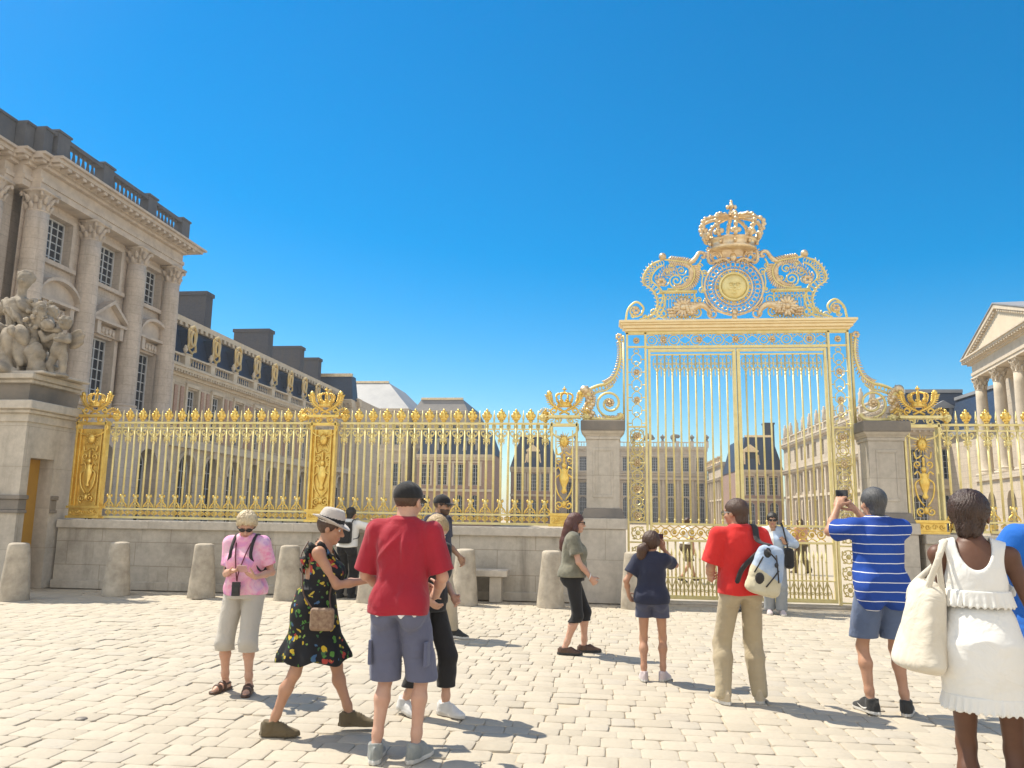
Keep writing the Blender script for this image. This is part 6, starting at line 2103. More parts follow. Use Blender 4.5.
def tie_dye():
    k = NT('pink_tie_dye'); v = k.coord()
    a = k.noise(5.5, 3, 0.5, v, dist=1.6); b = k.noise(11, 3, 0.55, v, dist=1.0)
    c = k.ramp(a, [(0.30, (0.50, 0.30, 0.55, 1)), (0.45, (0.74, 0.30, 0.50, 1)), (0.56, (0.80, 0.42, 0.52, 1)), (0.7, (0.74, 0.22, 0.38, 1))])
    k.base(k.mix(k.ramp(b, [(0.45, (0, 0, 0, 1)), (0.62, (0.6, 0.6, 0.6, 1))]), c, (0.80, 0.56, 0.62, 1)))
    k.b.inputs['Roughness'].default_value = 0.85; k.b.inputs['Specular IOR Level'].default_value = 0.2
    k.bump(k.noise(16, 4, 0.6, v), 0.3, 0.01)
    return k.m
TIEDYE = tie_dye()

def floral():
    k = NT('black_floral_print'); v = k.coord()
    col = (0.014, 0.014, 0.016, 1)
    out = None
    for sc, lo, cols, off in ((15.0, 0.36, [(0.52, 0.36, 0.03, 1), (0.09, 0.22, 0.04, 1), (0.36, 0.05, 0.04, 1), (0.06, 0.13, 0.24, 1)], 0), (27.0, 0.32, [(0.07, 0.20, 0.04, 1), (0.20, 0.30, 0.07, 1), (0.48, 0.36, 0.05, 1), (0.05, 0.12, 0.05, 1)], 3.7)):
        w = k.n('ShaderNodeVectorMath', operation='ADD'); k.l(v, w.inputs[0]); w.inputs[1].default_value = (off, off * .7, off * .3)
        nz = k.n('ShaderNodeTexNoise'); nz.inputs['Scale'].default_value = 14; k.l(w.outputs[0], nz.inputs['Vector'])
        mx = k.n('ShaderNodeVectorMath', operation='MULTIPLY_ADD'); k.l(nz.outputs['Color'], mx.inputs[0]); mx.inputs[1].default_value = (.09, .09, .09); k.l(w.outputs[0], mx.inputs[2])
        vo = k.n('ShaderNodeTexVoronoi'); vo.inputs['Scale'].default_value = sc; k.l(mx.outputs[0], vo.inputs['Vector'])
        s = k.n('ShaderNodeSeparateColor'); k.l(vo.outputs['Color'], s.inputs[0])
        rr = k.n('ShaderNodeValToRGB'); rr.color_ramp.interpolation = 'CONSTANT'
        e = rr.color_ramp.elements
        while len(e) < 4: e.new(.5)
        for i in range(4): e[i].position = i * .25; e[i].color = cols[i]
        k.l(s.outputs[0], rr.inputs[0])
        th = k.n('ShaderNodeMath', operation='LESS_THAN'); k.l(vo.outputs['Distance'], th.inputs[0]); th.inputs[1].default_value = lo
        pk = k.n('ShaderNodeMath', operation='LESS_THAN'); k.l(s.outputs[1], pk.inputs[0]); pk.inputs[1].default_value = 0.64
        mm = k.n('ShaderNodeMath', operation='MULTIPLY'); k.l(th.outputs[0], mm.inputs[0]); k.l(pk.outputs[0], mm.inputs[1])
        col = k.mix(mm.outputs[0], col, rr.outputs[0])
    k.base(col)
    k.b.inputs['Roughness'].default_value = 0.75; k.b.inputs['Specular IOR Level'].default_value = 0.25
    k.bump(k.noise(16, 4, 0.6, v), 0.3, 0.01)
    return k.m
FLORAL = floral()

def stripes():
    k = NT('blue_white_stripes'); v = k.coord()
    s = k.n('ShaderNodeSeparateXYZ'); k.l(v, s.inputs[0])
    nz = k.n('ShaderNodeTexNoise'); nz.inputs['Scale'].default_value = 3.0; k.l(v, nz.inputs['Vector'])
    a = k.n('ShaderNodeMath', operation='MULTIPLY_ADD'); k.l(nz.outputs['Fac'], a.inputs[0]); a.inputs[1].default_value = .03; k.l(s.outputs[2], a.inputs[2])
    b = k.n('ShaderNodeMath', operation='MULTIPLY'); k.l(a.outputs[0], b.inputs[0]); b.inputs[1].default_value = 1 / .078
    c = k.n('ShaderNodeMath', operation='FRACT'); k.l(b.outputs[0], c.inputs[0])
    d = k.n('ShaderNodeMath', operation='LESS_THAN'); k.l(c.outputs[0], d.inputs[0]); d.inputs[1].default_value = 0.085
    base = k.mix(k.ramp(k.noise(2.2, 3, .5, v), [(.35, (0, 0, 0, 1)), (.7, (1, 1, 1, 1))]), (0.020, 0.075, 0.36, 1), (0.020, 0.050, 0.24, 1))
    k.base(k.mix(d.outputs[0], base, (0.72, 0.72, 0.72, 1)))
    k.b.inputs['Roughness'].default_value = 0.85; k.b.inputs['Specular IOR Level'].default_value = 0.2
    k.bump(k.noise(14, 4, 0.6, v), 0.3, 0.01)
    return k.m
STRIPES = stripes()

def obj_at(name, label, cat, loc, rz=0, group=None): return thing(name, label, cat, loc, group, rz)
def sdf_part(name, f, lo, hi, h, mat, root, mf=None): return sdf_object(name, f, lo, hi, h, mat, root, mf)

# 1 ---- woman in pink
A = Person('woman in pink tie-dye T-shirt, pale capris and sunglasses reading her phone', (-3.25, 7.06, 0), R(186), 1.62, .94, True, .010, head=(14, 30), lean=(0, .03),
           feet=((-.12, .06, 10, 0), (.13, -.05, -14, 0)),
           hands={1: dict(at=(.05, .27, 1.06), pole=(.5, -1, -.4), d=(-.9, .35, .12), n=(.1, .1, 1), curl=.45), -1: dict(at=(-.17, .23, 1.01), pole=(-.5, -1, -.4), d=(.72, .35, .35), n=(.1, -.2, 1), curl=.5)},
           skin=FAIR, vox=.008, bare=True).build()
A.shirt([TIEDYE], .84, .72, .009, .012, 3, .009, open_sleeve=.006)
A.trousers([GREYC], .36, .95, .018, .030, 5)
A.hair(H_SILVER, 'short', .017, 2, .052, .009); A.sunglasses(); A.sandals(BROWNL)
def lanyard(P):
    r = obj_at('neck_pouch', 'black badge pouch on a dark red lanyard worn by the woman in pink', 'pouch', P.world(0, 0, 0), P.yaw)
    m = MB()
    N = P.N
    c = (0.0, .205, .93)
    for s in (-1, 1):
        m.tube(catmull([(s * .062, -.01, float(N[2]) + .03), (s * .068, .085, float(N[2]) - .04), (s * .045, .165, 1.2), (s * .012, .212, 1.05), (0, .21, .97)], 5), .0055, 5)
    m.build('lanyard', fabric('dark_red_webbing', (.16, .03, .045, 1)), r, smooth=True, origin=(0, 0, 0))
    m = MB(); m.box(-.036, .036, .205, .228, .845, .965); m.box(-.028, .028, .228, .233, .87, .93); m.box(-.038, .038, .203, .23, .925, .935)
    m.build('pouch', PLASTIC, r, bevel=.006, origin=(0, 0, 0))
lanyard(A)
def small_pack(P, label, mat, z0, z1, w=.14, y0=-.14, straps=True):
    r = obj_at('backpack', label, 'backpack', P.world(0, 0, 0), P.yaw)
    f = lambda p: rbox(p, (0, y0 - .07, (z0 + z1) / 2), (w, .075, (z1 - z0) / 2), .05) + .005 * folds(p, 18, 3)
    sdf_part('bag', f, (-w - .05, y0 - .2, z0 - .05), (w + .05, y0 + .06, z1 + .05), .010, mat, r)
    if straps:
        for s in (-1, 1):
            m = MB()
            sh = P.sh[s]
            x = float(sh[0]) * .62
            P2 = catmull([(x * .9, y0 - .01, z1 - .05), (x, -.045, float(sh[2]) + .080), (x * 1.0, .055, float(sh[2]) + .070), (x * 1.0, .145, float(sh[2]) - .03), (x * 1.1, .160, float(sh[2]) - .13), (x * 1.7, .06, float(sh[2]) - .24), (x * 1.3, y0 + .02, z0 + .08)], 5)
            m.tube(P2, .007, 8, flat=2.2, ref=(1, 0, 0))
            m.build('strap', WEB, r, smooth=True, origin=(0, 0, 0))
small_pack(A, 'small dark backpack worn by the woman in pink, its straps over her shoulders', WEB, 1.0, 1.36)
def phone(label, loc, M, mat=PLASTIC, size=(.037, .0045, .074), name='phone'):
    r = obj_at(name, label, name, loc)
    m = MB(); m.obox((0, 0, 0), size, M); m.build('case', mat, r, bevel=.003, origin=(0, 0, 0))
    m = MB(); m.obox(M @ Vector((0, -size[1] - .0008, 0)), (size[0] * .9, .0008, size[2] * .92), M); m.build('screen', SCREEN, r, origin=(0, 0, 0))
    return r
phone('pale pink phone held in both hands of the woman in pink', A.world(-.095, .355, 1.09), Euler((R(-65), 0, R(195))).to_matrix(), plain('pale_pink_case', (.62, .36, .36, 1), None, 9, .4))

# 2 ---- woman in the straw hat
B = Person('woman striding right in sleeveless black floral dress and pale grey trilby hat', (-2.15, 5.88, 0), R(-80), 1.62, .92, True, 0, head=(-4, 14), lean=(0, .05),
           feet=((-.09, .30, 4, .0), (.10, -.24, -4, .0)),
           hands={1: dict(at=(.05, .40, 1.09), pole=(.5, -1, -.7), d=(-.15, 1, .12), n=(-.5, 0, .9), curl=.5), -1: dict(at=(-.06, .38, 1.08), pole=(-.5, -1, -.7), d=(.1, 1, .15), n=(.5, 0, .9), curl=.5)},
           skin=TAN, vox=.0075).build()
def floral_dress(P):
    top = .775 * P.H
    hem = .51
    def f(p):
        z = p[:, 2]
        d = P.torso(p) - .013
        for sd in (-1, 1):
            d = smin(d, ell(p, P.P + P.ax * (.57 * P.L) + P.rR * (sd * .045 * P.H) + V3(0, .062 * P.H, 0), (.055 * P.H, .048 * P.H, .055 * P.H)), .04)
            d = smin(d, ell(p, P.hipj[sd] + V3(0, -.034 * P.H, .015 * P.H), (.066 * P.H, .058 * P.H, .075 * P.H)), .05)
        # open back above the shoulder blades
        # skirt
        t = np.clip((1.02 - z) / (1.02 - hem), 0, 1)
        a = np.arctan2(p[:, 1], p[:, 0])
        fl = np.clip((.70 - z) / .14, 0, 1)
        w = .150 + .030 * t + .035 * fl * (1 + .5 * np.sin(8 * a + 1)) ; dd = .130 + .10 * t + .035 * fl * (1 + .5 * np.sin(8 * a + 1))
        cx = -.0; cy = .0 + .02 * t
        n = np.sqrt((p[:, 0] / w) ** 2 + ((p[:, 1] - cy) / dd) ** 2)
        sk = np.maximum((n - 1) * np.minimum(w, dd), z - 1.02)
        inner = (n - .93) * np.minimum(w, dd)
        d = smin(d, sk, .05)
        d = d + .008 * folds(p, 12, 4, (1, 1, .4))
        d = smax(d, hem + .02 * np.sin(5 * a) - z, .006)
        lim = np.where(p[:, 1] < -.03, top - .16, top + .015) + .0 * z
        d = smax(d, z - lim.astype(f32), .01)
        return d.astype(f32)
    P.cloth('dress', f, [FLORAL], lo=(-.5, -.5, hem - .06), hi=(.5, .5, 1.5))
    def g(p):       # ruffle running over the shoulders and across the upper back
        z = p[:, 2]
        d = None
        for sd in (-1, 1):
            pts = [P.N * .35 + P.sh[sd] * .65 + V3(0, .10, -.08), P.N * .42 + P.sh[sd] * .58 + V3(0, .02, .028), P.N * .35 + P.sh[sd] * .65 + V3(0, -.07, .01), P.N * .3 + P.sh[sd] * .7 + V3(0, -.105, -.08), P.P * .45 + P.N * .55 + V3(sd * .06, -.11, .03)]
            e = chain(p, pts, [.012, .022, .03, .03, .016], .02)
            a = p[:, 1] * 1.2 + z
            e = e + .012 * np.sin(a * 70 + sd) + .005 * np.sin(a * 150)
            d = e if d is None else np.minimum(d, e)
        return d.astype(f32)
    c = np.asarray(P.N)
    sdf_object('shoulder_ruffle', g, c - V3(.3, .3, .4), c + V3(.3, .3, .15), .007, [FLORAL], P.root)
floral_dress(B)
B.hair(H_BROWN, 'short', .010, 5, .03); B.eyes(); B.shoes(SUEDE, SUEDE)
def trilby(P):
    k = P.hs
    def f(p):
        q = (p - P.hc) @ P.hM / k
        x, y, z = q[:, 0], q[:, 1], q[:, 2]
        r = np.sqrt((x / .145) ** 2 + ((y + .01) / .165) ** 2)
        br = np.maximum((r - 1) * .14, np.abs(z - (.045 + .030 * (x / .14) ** 2 - .025 * (y + .01) / .165 + .01 * np.clip(-y, 0, 1) * 3)) - .005)
        cr = ell(q, (0, -.012, .06), (.092, .110, .145))
        cr = smax(cr, z - .168, .02)
        cr = smax(cr, -ell(q, (0, -.012, .192), (.022, .10, .045)), .015)
        cr = smax(cr, .04 - z, .005)
        return (smin(br, cr, .008) * k).astype(f32)
    o = sdf_object('hat', f, P.hc - .3, P.hc + .3, .0055, [FELT, BLACKC], P.root, lambda c: (lambda q: np.where((np.abs(q[:, 2] - .072 + .15 * (q[:, 1] + .01) * 0) < .016) & (np.sqrt((q[:, 0] / .1) ** 2 + ((q[:, 1] + .01) / .12) ** 2) < 1.0), 1, 0))((c - P.hc) @ P.hM / k))
trilby(B)
r_ = obj_at('shoulder_bag', 'brown patterned bag at the hip of the woman in the floral dress', 'bag', B.world(0, 0, 0), B.yaw)
sdf_part('bag', lambda p: rbox(p, (.232, .10, .83), (.028, .085, .08), .025) + .003 * folds(p, 60, 2), (.15, -.1, .65), (.33, .25, .95), .007, plain('brown_patterned_cloth', (.17, .09, .055, 1), (.34, .24, .15, 1), 34, .7), r_)
m = MB(); m.tube(catmull([(.235, .03, .90), (.18, -.05, 1.0), (.135, -.075, 1.14), (.03, -.115, 1.26), (-.07, -.085, 1.365)], 6), .006, 5); m.tube(catmull([(.235, .16, .90), (.16, .135, 1.0), (.05, .15, 1.2), (-.07, .08, 1.345), (-.085, -.02, 1.385)], 6), .006, 5)
m.build('strap', BROWNL, r_, smooth=True, origin=(0, 0, 0))
r_ = obj_at('paper_map', 'folded white paper map held by the woman in the floral dress', 'map', B.world(0, .52, 1.13), B.yaw)
m = MB(); m.obox((0, 0, 0), (.10, .06, .002), Euler((R(30), R(6), R(20))).to_matrix()); m.obox((.0, .03, -.035), (.09, .03, .002), Euler((R(-42), R(6), R(20))).to_matrix()); m.build('sheet', WHITE, r_, origin=(0, 0, 0))

# 3 ---- man in dark red T-shirt
C = Person('man seen from behind in dark red T-shirt, black cap and slate blue shorts', (-1.35, 5.33, 0), R(-3), 1.84, .86, False, 0, head=(-14, 6), lean=(0, .02),
           feet=((-.13, -.02, 14, 0), (.12, .04, -14, 0)),
           hands={-1: dict(at=(-.17, .26, 1.04), pole=(-.8, -1, -.3), d=(.5, 1, .15), n=(.8, -.2, .4), curl=.6), 1: dict(at=(.17, .26, 1.03), pole=(.8, -1, -.3), d=(-.5, 1, .15), n=(-.8, -.2, .4), curl=.6)},
           skin=FAIR, vox=.0065).build()
C.shirt([RED_T], .935, .86, .012, .010, 6, .011, open_sleeve=.022, extra=lambda p: -.020 * np.exp(-((p[:, 0] - .035 - (1.42 - p[:, 2]) * .10) / .020) ** 2) * np.exp(-((p[:, 2] - 1.36) / .085) ** 2) * (p[:, 1] < 0) - .016 * np.exp(-((p[:, 0] + .02 + (1.42 - p[:, 2]) * .9) / .022) ** 2) * np.exp(-((p[:, 2] - 1.36) / .07) ** 2) * (p[:, 1] < 0) - .010 * np.exp(-((p[:, 0] - .10 + (1.2 - p[:, 2]) * .35) / .03) ** 2) * np.exp(-((p[:, 2] - 1.12) / .13) ** 2) * (p[:, 1] < 0))
C.trousers([SHORTS], .485, 1.02, .016, .034, 8, .009, name='shorts')
def tails(P):
    def f(p):
        d = P.torso(p) - .022
        for sd in (-1, 1):
            d = smin(d, ell(p, P.hipj[sd] + V3(0, -.03 * P.H, .015 * P.H), (.047 * P.H * P.w, .055 * P.H * P.w, .07 * P.H)) - .022, .05)
        low = .955 - .034 * np.exp(-((p[:, 0] + .11) / .026) ** 2) - .040 * np.exp(-((p[:, 0] - .05) / .028) ** 2) - .030 * np.exp(-((p[:, 0] - .14) / .02) ** 2)
        d = d + .016 * np.clip((p[:, 2] - .935) / .02, 0, 1)
        return smax(np.abs(d) - .005, np.maximum(low - p[:, 2], p[:, 2] - .985), .004).astype(f32)
    P.cloth('undershirt', f, [WHITE], lo=(-.4, -.4, .84), hi=(.4, .4, 1.03))
tails(C)
C.hair(H_BROWN, 'short', .006, 3, .03); C.cap(BLACKC, 0); C.shoes(SHOEG, SOLEW); C.eyes()
for s in (-1, 1):
    m = MB(); m.box(s * .19 - .012, s * .19 + .012, -.05, .08, .60, .76); m.build('cargo_pocket', SHORTS, C.root, bevel=.008, origin=(0, 0, 0))

# 4 ---- blonde behind him
D = Person('blonde woman in dark clothes and white trainers, half hidden behind the man in dark red', (-1.44, 6.55, 0), R(-122), 1.62, .95, True, 0, head=(-6, 32), lean=(0, .04),
           feet=((-.1, .14, 6, 0), (.1, -.12, -6, .2)), hands={1: dict(at=(.16, .16, .92), pole=(.6, -1, -.2), d=(-.2, .7, -.5), n=(-.8, 0, .3), curl=.5), -1: dict(at=(-.14, .16, .92), pole=(-.6, -1, -.2), d=(.2, .7, -.5), n=(.8, 0, .3), curl=.5)}, skin=FAIR, vox=.0085).build()
D.shirt([BLACKC], .86, .6, .014, .012, 9); D.trousers([BLACKC], .22, .95, .014, .018, 4); D.hair(H_BLOND, 'bob', .014, 7, .05, .005); D.eyes(); D.shoes(SHOEW, SOLEW)

# 5 ---- man in cap walking right
E_ = Person('bearded man in dark polo shirt, dark cap and beige trousers walking right near the wall', (-2.20, 10.5, 0), R(-112), 1.87, .92, False, .01, head=(6, 4), lean=(0, .02),
            feet=((-.08, .24, 4, 0), (.09, -.22, -4, .35)), hands={-1: dict(at=(-.22, .22, 1.02), pole=(-.3, -1, -.2), d=(.05, .5, -.8), n=(1, 0, 0), curl=.6), 1: dict(at=(.25, -.06, .9), pole=(.3, -1, 0), d=(0, .1, -1), n=(-1, 0, 0), curl=.5)}, skin=OLIVE, vox=.010).build()
E_.shirt([NAVY], .90, .7, .016, .016, 2, collar=True); E_.trousers([BEIGE], .09, 1.02, .014, .012, 7); E_.cap(BLACKC); E_.sunglasses(); E_.shoes(SHOED, SOLEW)
def beard(P, mat):
    k = P.hs
    f = lambda p: (smax(smin(ell((p - P.hc) @ P.hM / k, (0, .03, -.052), (.066, .070, .072)), ell((p - P.hc) @ P.hM / k, (0, .07, -.1), (.03, .028, .024)), .02), np.maximum((p - P.hc) @ P.hM[:, 2] / k + .045, .0 - (p - P.hc) @ P.hM[:, 1] / k), .01) * k).astype(f32)
    sdf_object('beard', f, P.hc - .2, P.hc + .2, .008, mat, P.root)
beard(E_, H_BROWN)
E_.hair(H_BROWN, 'short', .006, 3, .03)

# 6 ---- person leaning on the wall
G = Person('dark-haired person in white T-shirt leaning on the wall to look through the fence', (-4.80, 14.72, 0), R(-6), 1.70, .95, False, 0, head=(-8, 0), lean=(0, .06),
           feet=((-.1, -.05, 8, 0), (.1, .02, -8, 0)), hands={1: dict(at=(.30, .38, 1.40), pole=(1, -.3, -.6), d=(.1, .6, .7), n=(0, 1, -.3), curl=.6), -1: dict(at=(-.22, .36, 1.40), pole=(-1, -.3, -.6), d=(0, .6, .7), n=(0, 1, -.3), curl=.6)}, skin=TAN, vox=.011).build()
G.shirt([WHITE], .93, .7, .014, .014, 4); G.trousers([BLACKC], .08, 1.0, .018, .02, 3); G.hair(H_BLACK, 'nape', .014, 2); G.shoes(SHOED, RUBBER); G.eyes()
small_pack(G, 'black backpack on the person leaning on the wall', BLACKC, 1.0, 1.40, .135, -.10)

# 7 ---- woman in khaki T-shirt
I = Person('woman with long auburn hair, sunglasses, khaki T-shirt and black cropped leggings standing side-on', (-0.37, 9.64, 0), R(-84), 1.65, 1.04, True, .016, head=(4, 2), lean=(0, .0),
           feet=((-.10, .14, 6, 0), (.10, -.10, -10, 0)), hands={1: dict(at=(.17, .20, .87), pole=(.9, -1, .1), d=(-.35, .55, -.7), n=(-.8, -.2, .2), curl=.7), -1: dict(at=(-.04, .21, .86), pole=(-.4, -1, .1), d=(.3, .6, -.6), n=(.8, 0, .2), curl=.7)}, skin=FAIR, vox=.009).build()
I.shirt([OLIVE_T], .87, .66, .014, .014, 11, .009, v=.05); I.trousers([BLACKC], .36, .98, .010, .008, 6, .003, name='leggings', knee_loose=.004)
I.hair(H_RED, 'short', .013, 4, .05); I.sunglasses(); I.shoes(BROWNL, RUBBER, ht=.07, laces=False)
def long_hair(P, mat, pts, rs, name='long_hair', amp=.008):
    def f(p):
        q = [P.hp(*c) for c in pts]
        d = chain(p, q, [r * P.hs for r in rs], .03)
        return (d + amp * folds(p, 45, 3, (1, 1, .3)) + amp * .5 * folds(p, 110, 5, (1, 1, .25))).astype(f32)
    a = np.array([P.hp(*c) for c in pts])
    sdf_object(name, f, a.min(0) - .15, a.max(0) + .15, min(P.vox, .008), mat, P.root)
long_hair(I, H_RED, [(0, -.03, .04), (.0, -.06, -.04), (0, -.085, -.13), (0, -.12, -.24), (0, -.15, -.31)], [.09, .088, .08, .075, .05])
long_hair(I, H_RED, [(.06, -.02, .02), (.075, -.02, -.08), (.08, -.03, -.17)], [.035, .035, .02], 'hair_lock')
m = MB(); m.tube([tuple(map(float, I.el[1] * .1 + I.wr[1] * .9 + V3(.031 * math.cos(k), .01 * math.sin(k * 1.0) , .031 * math.sin(k)))) for k in np.linspace(0, 6.0, 12)], .006, 5, True); m.build('wristband', WHITE, I.root, smooth=True, origin=(0, 0, 0))

# 8 ---- girl in navy
J = Person('girl in navy T-shirt and dusk blue shorts holding a phone to her face', (0.47, 8.23, 0), R(-4), 1.46, .90, True, 0, head=(-6, -4), lean=(0, 0),
           feet=((-.085, -.02, 10, 0), (.10, .03, -22, 0)), hands={1: dict(at=(.12, .13, 1.27), pole=(.55, -.1, -1), d=(-.4, .3, .85), n=(-.5, -.8, .2), curl=.6), -1: dict(at=(-.23, .10, .80), pole=(-.6, -1, 0), d=(.2, .7, -.5), n=(1, 0, 0), curl=.6)}, skin=TAN, vox=.008).build()
J.shirt([NAVY], .74, .62, .013, .014, 5, .007); J.trousers([SHORTS_N], .60, .88, .015, .028, 6, .006, name='shorts'); J.shoes(SHOEP, SOLEW); J.eyes()
J.hair(H_BROWN, 'short', .018, 4, .04, .006)
long_hair(J, H_BROWN, [(-.05, -.08, -.02), (-.085, -.11, -.06), (-.10, -.10, -.14), (-.095, -.08, -.19)], [.04, .05, .045, .02], 'ponytail')
m = MB(); m.tube([tuple(map(float, J.hp(-.075 + .05 * math.cos(k) * .6, -.10 + .045 * math.sin(k), -.04 + .045 * math.cos(k)))) for k in np.linspace(0, 6.0, 10)], .006, 5, True); m.build('hair_band', BROWNL, J.root, smooth=True, origin=(0, 0, 0))
phone('small dark camera phone held to the eye of the girl in navy', J.world(.05, .22, 1.38), Euler((0, R(90), R(8))).to_matrix(), PLASTIC)

# 9 ---- man in red polo
K = Person('man seen from behind in bright red polo and khaki trousers, glancing left', (1.20, 7.40, 0), R(8), 1.80, .88, False, .01, head=(38, 2), lean=(0, -.01),
           feet=((-.17, .02, 16, 0), (.16, .06, -18, 0)), hands={-1: dict(at=(-.20, .25, 1.04), pole=(-.45, -1, -.2), d=(.3, 1, .05), n=(.8, 0, .4), curl=.6), 1: dict(at=(.20, .24, 1.10), pole=(.5, -1, -.3), d=(-.3, 1, .2), n=(-.8, 0, .4), curl=.7)}, skin=TAN, vox=.0075).build()
K.shirt([RED_P], .93, .80, .017, .016, 12, .010, open_sleeve=.026, collar=True); K.trousers([KHAKI], .045, 1.02, .011, .014, 9, .010, knee_loose=.010); K.hair(H_BROWN, 'nape', .011, 6, .05); K.shoes(SHOEC, SOLEW); K.eyes()
m = MB(); g_ = lambda x, y, z: Vector(map(float, K.hp(x, y, z)))
for s in (-1, 1):
    m.tube([g_(s * .034 + .026 * math.cos(k), .108, .004 + .019 * math.sin(k)) for k in np.linspace(0, 5.9, 12)], .003, 4, True); m.tube([g_(s * .062, .102, .010), g_(s * .084, .06, .010), g_(s * .086, -.01, .005)], .0035, 4)
m.build('glasses', PLASTIC, K.root, origin=(0, 0, 0))
def backpack(P):
    r = obj_at('backpack', 'pale blue and cream backpack slung over the right shoulder of the polo man', 'backpack', P.world(0, 0, 0), P.yaw)
    M = roty(R(16)) @ rotz(R(-14))
    c = V3(.15, -.265, 1.155)
    blue = fabric('pale_blue_nylon', (.26, .36, .52, 1), (.44, .50, .58, 1), .6, 8)
    cream = fabric('cream_nylon', (.60, .54, .38, 1), (.50, .44, .30, 1), .6, 6)
    def f(p):
        q = (p - c) @ M
        t = np.clip((q[:, 2] + .23) / .46, 0, 1)
        w = .140 - .052 * t ** 2; d = .090 - .035 * t
        n = (np.abs(q[:, 0] / w) ** 2.6 + np.abs(q[:, 1] / d) ** 2.6) ** (1 / 2.6)
        dd = (n - 1) * d
        dd = smax(dd, np.abs(q[:, 2]) - .215, .06)
        return (dd + .010 * folds(p, 20, 5) + .005 * folds(p, 48, 8)).astype(f32)
    sdf_part('bag', f, c - .36, c + .36, .0075, [blue, cream], r, lambda cc: np.where(((cc - c) @ M)[:, 2] + .35 * ((cc - c) @ M)[:, 0] < -.03, 1, 0))
    def at(x, y, z): return tuple(map(float, c + M @ V3(x, y, z)))
    m = MB()
    m.ball(at(-.045, -.082, -.085), (.042, .018, .05), 10, 8); m.build('mesh_pocket', WEB, r, smooth=True, origin=(0, 0, 0))
    for (x0, z0, x1, z1) in ((-.05, .17, .05, .10), (.09, .02, .02, -.14), (.04, .14, .11, -.08), (-.06, .1, -.1, -.05)):
        m = MB(); m.tube([at(x0, -.072, z0), at((x0 + x1) / 2, -.094, (z0 + z1) / 2), at(x1, -.09, z1)], .007, 5, flat=.5); m.build('webbing_strap', WEB, r, smooth=True, origin=(0, 0, 0))
    m = MB(); m.ball(at(-.03, -.062, .14), (.035, .02, .045), 8, 6); m.ball(at(.06, -.082, .06), (.018, .012, .022), 8, 6); m.build('buckle', PLASTIC, r, smooth=True, origin=(0, 0, 0))
    sh = P.sh[1]
    m = MB(); m.tube(catmull([at(-.02, -.03, .21), (.11, -.185, 1.40), (.115, -.10, float(sh[2]) + .075), (.12, .0, float(sh[2]) + .098), (.13, .09, float(sh[2]) + .05), (.16, .17, 1.32), (.21, .1, 1.15), at(.13, .06, -.12)], 6), .009, 8, flat=3.0, ref=(1, 0, 0)); m.build('shoulder_strap', WEB, r, smooth=True, origin=(0, 0, 0))
    m = MB(); m.tube(catmull([at(-.06, .05, .18), (-.02, -.19, 1.18), (-.075, -.175, 1.06), (-.08, -.16, .99)], 6), .022, 6, flat=.35, ref=(0, 1, 0)); m.build('loose_strap', WEB, r, smooth=True, origin=(0, 0, 0))
backpack(K)

# 10 --- visitor in pale blue before the gate
L_ = Person('visitor in pale blue shirt, grey trousers and sunglasses facing the square before the gate', (2.86, 14.15, 0), R(176), 1.72, .98, True, 0, head=(-6, 4), lean=(0, 0),
            feet=((-.09, .05, 8, 0), (.09, -.04, -8, 0)), hands={-1: dict(at=(-.16, .16, 1.18), pole=(-1, -.5, -.5), d=(.3, .3, .8), n=(.6, -.6, 0), curl=.8), 1: dict(at=(.22, .08, .84), pole=(.3, -1, 0), d=(0, .1, -1), n=(-1, 0, 0), curl=.5)}, skin=OLIVE, vox=.011).build()
L_.shirt([PALEBLUE, WHITE], .86, 1.75, .018, .016, 4, v=.04, matfn=lambda c: np.where(c[:, 0] > .01, 1, 0) * (c[:, 1] > -.02) * (c[:, 0] < .17)); L_.trousers([GREYT], .07, .98, .022, .03, 5); L_.hair(H_BLACK, 'short', .014, 4); L_.sunglasses(); L_.shoes(SHOEP, SOLEW)
r_ = obj_at('shoulder_bag', 'black shoulder bag hanging at the side of the visitor in pale blue', 'bag', L_.world(0, 0, 0), L_.yaw)
sdf_part('bag', lambda p: (rbox(p, (-.235, .06, .93), (.075, .13, .17), .06) + .006 * folds(p, 20, 2)), (-.36, -.12, .70), (-.10, .26, 1.16), .010, BLACKC, r_)
m = MB(); m.tube(catmull([(-.22, .13, 1.08), (-.185, .15, 1.25), (-.15, .07, 1.475), (-.15, -.04, 1.475), (-.22, -.03, 1.2), (-.23, 0, 1.08)], 6), .014, 5); m.build('strap', WEB, r_, smooth=True, origin=(0, 0, 0))

# 11 --- head behind the red polo
M_ = Person('dark-haired visitor in black top almost hidden behind the man in the red polo', (2.42, 14.5, 0), R(170), 1.68, .95, True, 0, head=(0, 4), skin=OLIVE, vox=.012).build()
M_.shirt([BLACKC], .86, .6, .014, .012, 2); M_.trousers([GREYT], .07, .97, .02, .02, 3); M_.hair(H_BLACK, 'bob', .013, 3); M_.eyes(); M_.shoes(SHOED, RUBBER)

